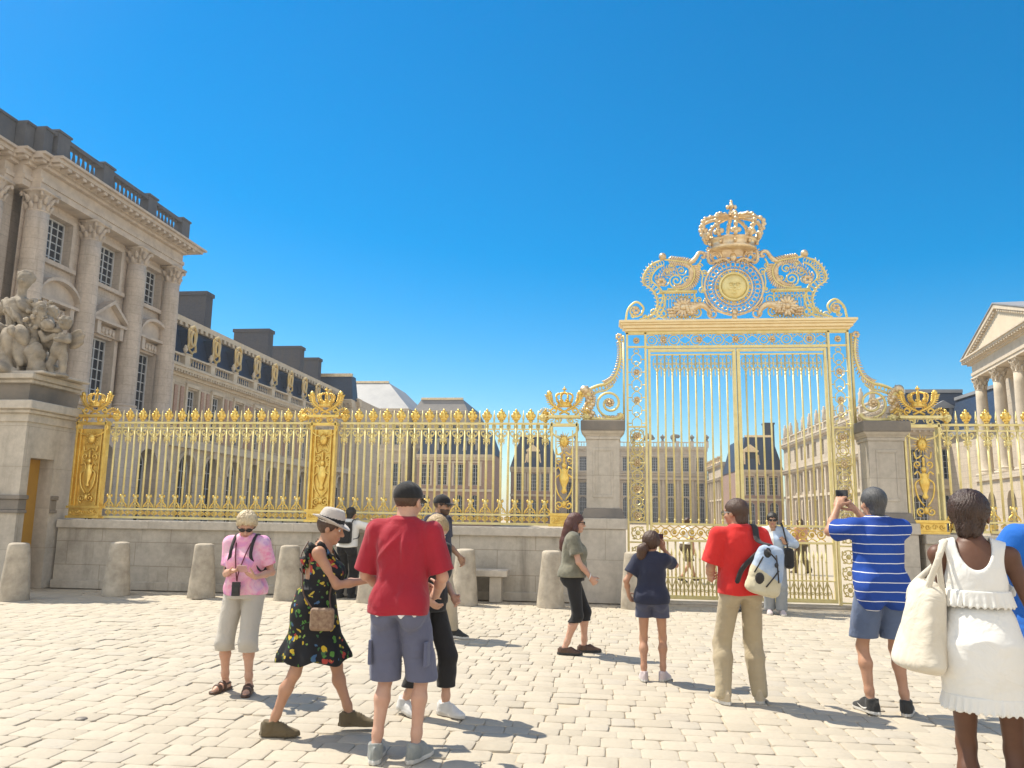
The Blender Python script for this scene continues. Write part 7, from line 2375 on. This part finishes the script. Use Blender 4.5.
# 12, 13 - inside the courtyard
N_ = Person('walker in white T-shirt and brown shorts inside the courtyard behind the gate', (2.05, 20.4, 0), R(-60), 1.60, 1.05, False, 0, head=(0, 10), feet=((-.08, .28, 4, 0), (.09, -.26, -6, .4)), skin=TAN, vox=.014).build()
N_.shirt([WHITE], .92, .7, .018, .016, 2); N_.trousers([OLIVE_S], .50, 1.0, .022, .03, 3, name='shorts'); N_.hair(H_BROWN, 'short', .01, 3); N_.shoes(BROWNL, RUBBER); N_.eyes()
O_ = Person('distant visitor in faded peach top inside the courtyard by the right gate post', (5.75, 24.5, 0), R(30), 1.62, 1.0, True, 0, feet=((-.08, .2, 4, 0), (.09, -.2, -6, .3)), skin=TAN, vox=.015).build()
O_.shirt([PEACH], .88, .7, .016, .014, 2); O_.trousers([OLIVE_S], .09, .98, .018, .02, 3); O_.hair(H_BROWN, 'bob', .012, 3); O_.shoes(BROWNL, RUBBER)

# 14 --- man in striped shirt taking a picture
Q = Person('man seen from behind in blue shirt with white stripes raising a camera', (2.34, 7.25, 0), R(6), 1.91, .90, False, .015, head=(10, -2), lean=(0, .0),
           feet=((-.12, .03, 14, 0), (.15, -.02, -30, 0)), hands={-1: dict(at=(-.17, .40, 1.71), pole=(-.7, .0, -1), d=(.42, .35, .75), n=(.5, .6, -.3), curl=.6), 1: dict(at=(.0, .42, 1.68), pole=(.5, .0, -1), d=(-.55, .2, .6), n=(-.5, .5, 0), curl=.6)}, skin=TAN, vox=.0075).build()
Q.shirt([STRIPES], .845, .66, .020, .018, 7, .010, open_sleeve=.026); Q.trousers([SHORTS_B], .60, 1.04, .022, .036, 4, .010, name='shorts'); Q.hair(H_GREY, 'nape', .012, 8, .05); Q.shoes(SHOED, SOLEW); Q.eyes()
r_ = obj_at('camera', 'small black compact camera held up by the man in the striped shirt', 'camera', Q.world(-.095, .48, 1.83), Q.yaw)
m = MB(); m.box(-.055, .055, -.014, .014, -.034, .034); m.build('body', PLASTIC, r_, bevel=.006, origin=(0, 0, 0))
m = MB(); m.tube([(0.01, .014, 0), (.01, .04, 0)], .024, 14); m.build('lens', DARKLENS, r_, origin=(0, 0, 0))
m = MB(); m.box(-.045, .035, -.0155, -.0142, -.026, .026); m.build('screen', SCREEN, r_, origin=(0, 0, 0))
for s in (-1, 1):    # white curved flash on the side of each trainer
    L2 = lambda x, y, z: tuple(map(float, Q.ank[s] + Q.ftM[s] @ V3(x, y, z)))
    m = MB(); m.tube([L2(-.048, -.03, -.03), L2(-.049, .03, -.052), L2(-.049, .06, -.05), L2(-.045, .12, -.028)], [.003, .010, .009, .002], 5, flat=.4, ref=(1, 0, 0)); m.build('shoe_mark', SOLEW, Q.root, smooth=True, origin=(0, 0, 0))

# 15 --- woman in white
S = Person('woman seen from behind in white crop top and frilled white skirt, short dark hair', (1.87, 4.32, 0), R(-20), 1.79, .84, True, 0, head=(-10, 4), lean=(-.02, .02), twist=6,
           feet=((-.10, .03, 8, 0), (.10, .0, -8, 0)), hands={1: dict(at=(.31, .05, .86), pole=(.6, -1, 0), d=(.05, .1, -1), n=(-1, 0, 0), curl=.8), -1: dict(at=(-.04, .34, 1.16), pole=(-.25, -.6, -1), d=(.3, 1, .2), n=(.8, 0, .4), curl=.7)}, skin=DARK, vox=.006, bare=True).build()
def white_set(P):
    zt = 1.225
    def f(p):
        z = p[:, 2]
        d = P.torso(p) - .012
        for sd in (-1, 1):
            d = smin(d, ell(p, P.P + P.ax * (.57 * P.L) + P.rR * (sd * .045 * P.H) + V3(0, .062 * P.H, 0), (.055 * P.H, .048 * P.H, .055 * P.H)), .04)
            d = smin(d, rcone(p, P.N - P.ax * .015, P.sh[sd], .045 * P.s + .010, .052 * P.s + .010), .04)
        d = d + .006 * folds(p, 16, 3, (.8, .8, 1.1))
        # neckline low at the back, wide arm holes: straps between
        x = (p - P.N) @ P.rR
        nk = np.sqrt((x / .078) ** 2 + ((z - (float(P.N[2]) + .0)) / .135) ** 2) - 1
        d = smax(d, -(nk * .08).astype(f32), .008)
        for sd in (-1, 1):
            q = p - P.sh[sd]
            ah = np.sqrt((((q @ P.rR) * sd - .040) / .072) ** 2 + ((q[:, 2] + .03) / .125) ** 2) - 1
            d = smax(d, -(ah * .08).astype(f32), .008)
        d = smax(d, zt - z, .004)
        return d.astype(f32)
    P.cloth('crop_top', f, [WHITE], lo=(-.5, -.5, zt - .03), hi=(.5, .5, 1.6))
    def frill(z0, z1, base, amp, nw, flare):
        def g(p):
            z = p[:, 2]
            a = np.arctan2(p[:, 1] - .0, p[:, 0] + .0)
            t = np.clip((z1 - z) / (z1 - z0), 0, 1)
            d = np.abs(base(p) - flare * t - amp * t * (np.sin(nw * a + 2 * np.sin(3 * a)) * (.7 + .5 * np.sin(5 * a + 1)) + .15 * np.sin(nw * 1.7 * a + 2))) - .0065
            return smax(d, np.maximum(z0 + .006 * np.sin(nw * a) - z, z - z1), .004).astype(f32)
        return g
    P.cloth('top_frill', frill(zt - .045, zt + .035, lambda p: P.torso(p) - .016, .008, 26, .014), [WHITE], lo=(-.4, -.4, zt - .08), hi=(.4, .4, zt + .06))
    hem = .70; wz = 1.195
    def sk(p):
        z = p[:, 2]
        t = np.clip((wz - z) / (wz - hem), 0, 1)
        w = np.interp(t, [0, .12, .38, .6, 1.0], [.124, .150, .185, .188, .176]).astype(f32); dd = np.interp(t, [0, .12, .38, .6, 1.0], [.102, .130, .166, .164, .148]).astype(f32)
        cy = np.interp(t, [0, .35, 1], [.0, -.028, -.01]).astype(f32) + .02
        n = (np.abs((p[:, 0] + .01) / w) ** 2.3 + np.abs((p[:, 1] - cy) / dd) ** 2.3) ** (1 / 2.3)
        return (n - 1) * np.minimum(w, dd)
    def skirt(p):
        d = sk(p) + .013 * folds(p, 11, 9, (1, 1, .5)) + .007 * folds(p, 24, 2, (.7, .7, 1.2))
        return smax(d, np.maximum(hem + .05 - p[:, 2], p[:, 2] - wz), .006).astype(f32)
    P.cloth('skirt', skirt, [WHITE], lo=(-.4, -.4, hem - .03), hi=(.4, .4, wz + .03))
    P.cloth('skirt_frill', frill(hem - .01, hem + .065, sk, .008, 30, .016), [WHITE], lo=(-.4, -.4, hem - .05), hi=(.4, .4, hem + .1))
white_set(S)
S.hair(H_BLACK if False else hair_mat('dark_brown_short_hair', (0.03, 0.014, 0.009, 1), (0.055, 0.026, 0.016, 1), .38), 'nape', .013, 5, .055, .006); S.eyes(); S.sandals(BROWNL)
for s in (-1, 1):
    m = MB(); m.tube([tuple(map(float, S.hp(s * .088, .0 + .018 * math.cos(k), -.06 + .022 * math.sin(k)))) for k in np.linspace(0, 6, 10)], .004, 5, True); m.build('earring', GOLD, S.root, smooth=True, origin=(0, 0, 0))
def tote(P):
    r = obj_at('tote_bag', 'large cream canvas tote bag on the left shoulder of the woman in white', 'bag', P.world(0, 0, 0), P.yaw)
    c = V3(-.265, -.03, 1.065)
    M = rotz(R(28)) @ roty(R(10))
    def f(p):
        q = (p - c) @ M
        t = np.clip((q[:, 2] + .24) / .48, 0, 1)
        w = .160 - .080 * t; d = .085 - .04 * t
        n = (np.abs(q[:, 1] / w) ** 2.5 + np.abs(q[:, 0] / d) ** 2.5) ** (1 / 2.5)
        dd = (n - 1) * d
        dd = smax(dd, np.abs(q[:, 2]) - .200 - .03 * np.sin(q[:, 1] * 14 + 1) * (q[:, 2] > 0), .06)
        dd = smax(dd, -smax((n - .84) * d, .05 - q[:, 2], .02), .008)
        return (dd + .030 * folds(p, 9, 4, (1, 1, .5)) + .012 * folds(p, 20, 6, (1, 1, .45))).astype(f32)
    sdf_part('bag', f, c - .38, c + .38, .0075, CANVAS, r)
    at = lambda x, y, z: tuple(map(float, c + M @ V3(x, y, z)))
    sh = P.sh[-1]; top = (float(sh[0]) + .035, float(sh[1]), float(sh[2]) + .075)
    for s in (-1, 1):
        m = MB(); m.tube(catmull([at(s * .045, -.085, .12), at(s * .035, -.075, .20), (top[0] - .035, top[1] - .07 + s * .012, top[2] - .09), (top[0], top[1] + s * .014, top[2]), (top[0] - .025, top[1] + .075 + s * .012, top[2] - .10), at(s * .035, .07, .20), at(s * .045, .08, .12)], 6), .005, 8, flat=3.0, ref=(1, 0, 0)); m.build('handle', CANVAS, r, smooth=True, origin=(0, 0, 0))
tote(S)
r_ = obj_at('handbag', 'small dark brown handbag hanging from the right hand of the woman in white', 'bag', S.world(0, 0, 0), S.yaw)
sdf_part('bag', lambda p: rbox(p, (.325, .04, .51), (.035, .10, .075), .03) + .003 * folds(p, 30, 2), (.23, -.12, .38), (.42, .18, .64), .008, BROWNL, r_)
m = MB(); m.tube(catmull([(.325, -.04, .58), (.325, -.02, .70), (.325, .04, .77), (.325, .10, .70), (.325, .12, .58)], 5), .007, 5); m.build('handle', BROWNL, r_, smooth=True, origin=(0, 0, 0))

# 16 --- person in blue at the right edge
U = Person('person in bright blue T-shirt cut by the right edge beyond the woman in white', (2.59, 5.0, 0), R(4), 1.88, 1.14, False, 0, head=(0, 5), hands={-1: dict(at=(-.20, .30, 1.22), pole=(-1, -.7, -.5), d=(.2, .9, .25), n=(.8, 0, .3), curl=.6), 1: dict(at=(.22, .28, 1.15), pole=(1, -.7, -.5), d=(-.2, .9, .25), n=(-.8, 0, .3), curl=.6)}, skin=FAIR, vox=.008).build()
U.shirt([BLUE], .92, .75, .020, .022, 8, .008, open_sleeve=.028); U.trousers([NAVY], .08, 1.02, .02, .02, 3); U.hair(H_BROWN, 'short', .012, 3); U.shoes(SHOED, SOLEW); U.eyes()
# ------------------------------------------------------------------ statue group on the gatehouse
def statue_group():
    loc = (-11.98, 14.62, 4.14)
    root = thing('statue_group', 'weathered stone statue of a seated draped woman with two winged children on the gatehouse', 'statue', loc)
    # draped woman, seated, facing right/front; local frame: x right in the photo, y away, z up
    def woman(p):
        q = p
        d = ell(q, (-.02, .08, .32), (.46, .36, .32))                       # seat under the drapery
        d = smin(d, rcone(q, (-.16, .0, .60), (-.06, -.42, .64), .16, .13), .10)   # thighs
        d = smin(d, rcone(q, (.10, .02, .60), (.26, -.36, .60), .16, .12), .10)
        d = smin(d, rcone(q, (-.06, -.42, .66), (-.10, -.44, .08), .12, .085), .08)  # shins
        d = smin(d, rcone(q, (.26, -.36, .62), (.24, -.40, .08), .115, .085), .08)
        d = smin(d, ell(q, (-.10, -.52, .06), (.10, .18, .07)), .04)
        d = smin(d, ell(q, (.24, -.50, .06), (.10, .18, .07)), .04)
        d = smin(d, chain(q, [(-.45, .0, .05), (-.38, -.25, .3), (-.20, -.40, .62)], [.16, .15, .10], .1), .12)
        d = smin(d, chain(q, [(.45, .05, .05), (.42, -.2, .3), (.30, -.34, .58)], [.14, .13, .10], .1), .12)
        d = smin(d, rcone(q, (-.03, .06, .60), (-.02, .0, 1.10), .18, .155), .08)    # torso
        d = smin(d, ell(q, (-.02, -.03, 1.17), (.225, .145, .16)), .08)
        for s in (-1, 1): d = smin(d, ell(q, (-.02 + s * .09, -.13, 1.12), (.07, .06, .07)), .05)
        d = smin(d, chain(q, [(-.28, .0, 1.22), (-.46, -.02, .98), (-.38, -.28, .80)], [.08, .07, .05]), .06)
        d = smin(d, chain(q, [(.24, .0, 1.22), (.46, .0, 1.0), (.62, -.16, .86)], [.08, .07, .048]), .06)
        d = smin(d, ell(q, (.66, -.2, .84), (.07, .06, .05)), .03)
        d = smin(d, rcone(q, (-.02, .0, 1.22), (.0, -.02, 1.48), .07, .06), .05)
        d = smin(d, ell(q, (.03, -.03, 1.60), (.092, .115, .135)), .04)
        d = smin(d, ell(q, (.07, -.13, 1.57), (.022, .035, .03)), .02)
        hair = ell(q, (-.0, .03, 1.67), (.125, .135, .11)) + .018 * np.sin(q[:, 0] * 46) * np.sin(q[:, 1] * 42 + 1) * np.sin(q[:, 2] * 44) + .01 * folds(q, 50, 2)
        d = smin(d, hair, .02)
        for i in range(6):      # swags of cloth across the lap, falling folds between the legs
            zz = .70 - .10 * i
            sw = chain(q, [(-.40 + .02 * i, -.16, zz + .02), (-.20, -.40 - .03 * i, zz - .08), (.06, -.47 - .02 * i, zz - .16), (.28, -.40, zz - .07), (.42, -.18, zz + .05)], [.030, .036, .040, .034, .026])
            d = smin(d, sw, .025)
        for i in range(7):
            xx = -.36 + .12 * i
            d = smin(d, chain(q, [(xx * .7, -.40, .60), (xx, -.42 - .05 * (i % 2), .3), (xx * 1.15 + .03, -.46, .0)], [.02, .030, .036]), .02)
        d = smin(d, chain(q, [(-.20, -.08, 1.28), (-.06, -.19, 1.10), (.10, -.20, .94), (.20, -.10, .78)], [.030, .040, .042, .03]), .02)
        d = smin(d, chain(q, [(-.17, -.10, .80), (.0, -.18, .76), (.17, -.10, .80)], [.034, .036, .034]), .02)
        # heavy folds in the cloth of the lower body
        w = np.clip((1.0 - q[:, 2]) / .3, 0, 1)
        a = np.arctan2(q[:, 0], -q[:, 1])
        rg = lambda t: 1 - 2 * np.abs(np.sin(t * .5)) ** .7
        d = d + w * (.040 * rg(a * 15 + q[:, 2] * 7 + 1.6 * np.sin(q[:, 2] * 6)) + .030 * rg(q[:, 0] * 20 + q[:, 2] * 19 + 2 * np.sin(q[:, 0] * 5))) + .010 * folds(q, 26, 3)
        d = d + (1 - w) * np.clip((1.32 - q[:, 2]) / .1, 0, 1) * (.022 * rg(q[:, 2] * 30 + q[:, 0] * 34 + 2 * np.sin(q[:, 0] * 8)) + .012 * folds(q, 30, 7))
        return smax(d, -q[:, 2], .01).astype(f32)
    K_ = 1.30
    sdf_object('draped_woman', lambda p: woman(p / K_) * K_, (-1.1, -1.1, -.02), (1.1, .8, 2.4), .014, STATUE, root)
    def cherub(p, o, k, lean, wing):
        q = (p - np.asarray(o, f32)) / k
        d = ell(q, (0, 0, .56), (.11, .095, .20))
        d = smin(d, ell(q, (0, -.03, .45), (.115, .11, .12)), .05)
        d = smin(d, chain(q, [(-.07, 0, .38), (-.10, -.08, .20), (-.06, .0, .03)], [.07, .052, .036], .03), .04)
        d = smin(d, chain(q, [(.07, 0, .38), (.10, -.02, .20), (.11, .0, .03)], [.07, .052, .036], .03), .04)
        d = smin(d, chain(q, [(-.12, 0, .70), (-.24, -.06, .62), (-.30, -.10, .74)], [.05, .045, .035], .02), .03)
        d = smin(d, chain(q, [(.12, 0, .70), (.20, -.10, .60), (.06, -.2, .60)], [.05, .045, .035], .02), .03)
        d = smin(d, ell(q, (lean, -.02, .90), (.09, .10, .105)), .03)
        d = smin(d, ell(q, (lean, -.02, .935), (.10, .108, .09)) + .024 * np.sin(q[:, 0] * 62) * np.sin(q[:, 2] * 58) * np.sin(q[:, 1] * 50), .02)
        d = smin(d, ell(q, (lean + .02, -.135, .88), (.02, .025, .02)), .012)
        for e in (-1, 1): d = smax(d, -ell(q, (lean + e * .04, -.125, .91), (.018, .02, .014)), .01)
        for s in wing:
            wv = ell(q, (s * .20, .10, .66), (.13, .03, .17), roty(R(25 * s)))
            d = smin(d, wv + .008 * np.sin((q[:, 2] - q[:, 0] * s * .4) * 50), .02)
        d = smin(d, ell(q, (.0, -.02, .04), (.2, .16, .05)), .03)
        return (d * k + .006 * folds(p, 26, 5)).astype(f32)
    sdf_object('winged_child', lambda p: smax(cherub(p, (1.10, -.18, -.02), 1.25, .06, (1,)), -p[:, 2], .01).astype(f32), (.4, -.8, -.02), (1.8, .5, 1.5), .015, STATUE, root)
    def c2(p):
        q = p / K_
        return (smax(smin(cherub(q, (.56, .0, .14), 1.02, -.02, (-1,)), chain(q, [(.40, -.2, .55), (.55, -.3, .35), (.62, -.25, .05)], [.10, .12, .14], .08) + .02 * np.sin(q[:, 0] * 35) * np.sin(q[:, 2] * 22), .04), -q[:, 2], .01) * K_).astype(f32)
    sdf_object('child_with_flowers', c2, (.1, -.9, -.02), (1.5, .6, 1.75), .016, STATUE, root)
    def garland(p):
        d = None
        q = p / K_
        r = random.Random(5)
        for k in range(34):
            c = (.47 + r.uniform(-.15, .17), -.24 + r.uniform(-.08, .08), 1.02 + r.uniform(-.26, .18))
            rr = r.uniform(.022, .042); e = ell(q, c, (rr, rr * .8, rr)) + .006 * np.sin(q[:, 0] * 110 + k) * np.sin(q[:, 2] * 105); d = e if d is None else smin(d, e, .010)
        d = smin(d, ell(q, (.48, -.20, 1.0), (.12, .05, .20)) + .02 * folds(q, 30, 2), .02)
        return (d * K_).astype(f32)
    sdf_object('flower_garland', garland, (.2, -.6, .8), (1.1, .0, 1.75), .013, STATUE, root)
    m = MB(); m.box(loc[0] - 1.3, loc[0] + 1.22, loc[1] - .72, loc[1] + .7, 4.142, 4.19)
    m.build('statue_plinth', STONE_P, root, bevel=.015)
statue_group()
# ------------------------------------------------------------------ sky, sun, camera
w = bpy.data.worlds.new('World'); scene.world = w; w.use_nodes = True
nt = w.node_tree
bg = nt.nodes['Background']
sky = nt.nodes.new('ShaderNodeTexSky'); sky.sky_type = 'NISHITA'
SUN_EL = R(58.5); SUN_AZ = R(156.0)      # azimuth counted from +X towards +Y
sky.sun_disc = False
sky.sun_elevation = SUN_EL
sky.sun_rotation = PI / 2 - SUN_AZ
sky.altitude = 100; sky.air_density = 1.0; sky.dust_density = 0.4; sky.ozone_density = 2.0
hs = nt.nodes.new('ShaderNodeHueSaturation'); hs.inputs['Saturation'].default_value = 1.62; hs.inputs['Value'].default_value = 0.70; hs.inputs['Hue'].default_value = 0.492
nt.links.new(sky.outputs[0], hs.inputs['Color'])
# clouds added to the unseen sky behind the viewer, to fill the shade
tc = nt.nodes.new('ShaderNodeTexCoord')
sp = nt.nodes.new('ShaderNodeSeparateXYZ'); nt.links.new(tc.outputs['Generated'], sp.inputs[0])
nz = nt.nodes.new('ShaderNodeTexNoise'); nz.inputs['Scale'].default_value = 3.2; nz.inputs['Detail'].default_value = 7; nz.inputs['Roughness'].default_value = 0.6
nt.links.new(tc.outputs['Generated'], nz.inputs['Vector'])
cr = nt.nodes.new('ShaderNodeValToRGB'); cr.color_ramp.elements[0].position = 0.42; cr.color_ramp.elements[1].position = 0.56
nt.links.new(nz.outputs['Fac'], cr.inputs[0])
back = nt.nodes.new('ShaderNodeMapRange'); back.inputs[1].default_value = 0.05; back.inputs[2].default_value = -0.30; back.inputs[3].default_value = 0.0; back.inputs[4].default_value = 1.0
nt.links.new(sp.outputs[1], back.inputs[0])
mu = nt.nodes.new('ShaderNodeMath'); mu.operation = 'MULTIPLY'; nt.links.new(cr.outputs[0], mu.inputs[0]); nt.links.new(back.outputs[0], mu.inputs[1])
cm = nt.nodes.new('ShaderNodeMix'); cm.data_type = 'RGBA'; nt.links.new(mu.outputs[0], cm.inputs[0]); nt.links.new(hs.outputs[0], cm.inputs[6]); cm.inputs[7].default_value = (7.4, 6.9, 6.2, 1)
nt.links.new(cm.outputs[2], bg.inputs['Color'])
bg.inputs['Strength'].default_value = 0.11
sd = bpy.data.lights.new('sun', 'SUN'); sd.energy = 3.2; sd.angle = R(0.55); sd.color = (1.0, 0.93, 0.80)
so = bpy.data.objects.new('sun', sd); COL.objects.link(so)
dvec = Vector((math.cos(SUN_AZ) * math.cos(SUN_EL), math.sin(SUN_AZ) * math.cos(SUN_EL), math.sin(SUN_EL)))
so.rotation_euler = dvec.to_track_quat('Z', 'Y').to_euler(); so.location = dvec * 60

# thin haze added over the whole place to lift the shade
m = MB(); m.box(-401, 401, -61, 1501, -1.2, 20.7)
hz = bpy.data.materials.new('added_haze'); hz.use_nodes = True
hz.node_tree.nodes.remove(hz.node_tree.nodes['Principled BSDF'])
pv = hz.node_tree.nodes.new('ShaderNodeVolumePrincipled'); pv.inputs['Color'].default_value = (0.98, 0.97, 0.94, 1); pv.inputs['Density'].default_value = 0.0007; pv.inputs['Anisotropy'].default_value = 0.3
hz.node_tree.links.new(pv.outputs[0], hz.node_tree.nodes['Material Output'].inputs['Volume'])
ho = m.build('haze', hz); tag(ho, 'thin haze added over the square and courtyard to lift the shade', 'haze', kind='stuff')

cd = bpy.data.cameras.new('camera'); cam = bpy.data.objects.new('camera', cd); COL.objects.link(cam)
F = 790.0
cd.sensor_width = 36.0; cd.lens = F / 1024 * 36.0; cd.clip_end = 3000; cd.clip_start = 0.05
M = Matrix.Rotation(math.atan(93 / F), 3, 'Z') @ Matrix.Rotation(PI / 2 + math.atan(129.5 / F), 3, 'X') @ Matrix.Rotation(0.016, 3, 'Z')
cam.matrix_world = Matrix.Translation((0, 0, 1.6)) @ M.to_4x4()
scene.camera = cam
scene.render.resolution_x = 1024; scene.render.resolution_y = 768
vs = scene.view_settings
scene.display_settings.display_device = 'sRGB'
vs.view_transform = 'Standard'; vs.look = 'None'; vs.exposure = 1.1; vs.gamma = 1.0; vs.use_curve_mapping = False
scene.cycles.max_bounces = 6; scene.cycles.diffuse_bounces = 4; scene.cycles.glossy_bounces = 3
scene.cycles.use_denoising = True
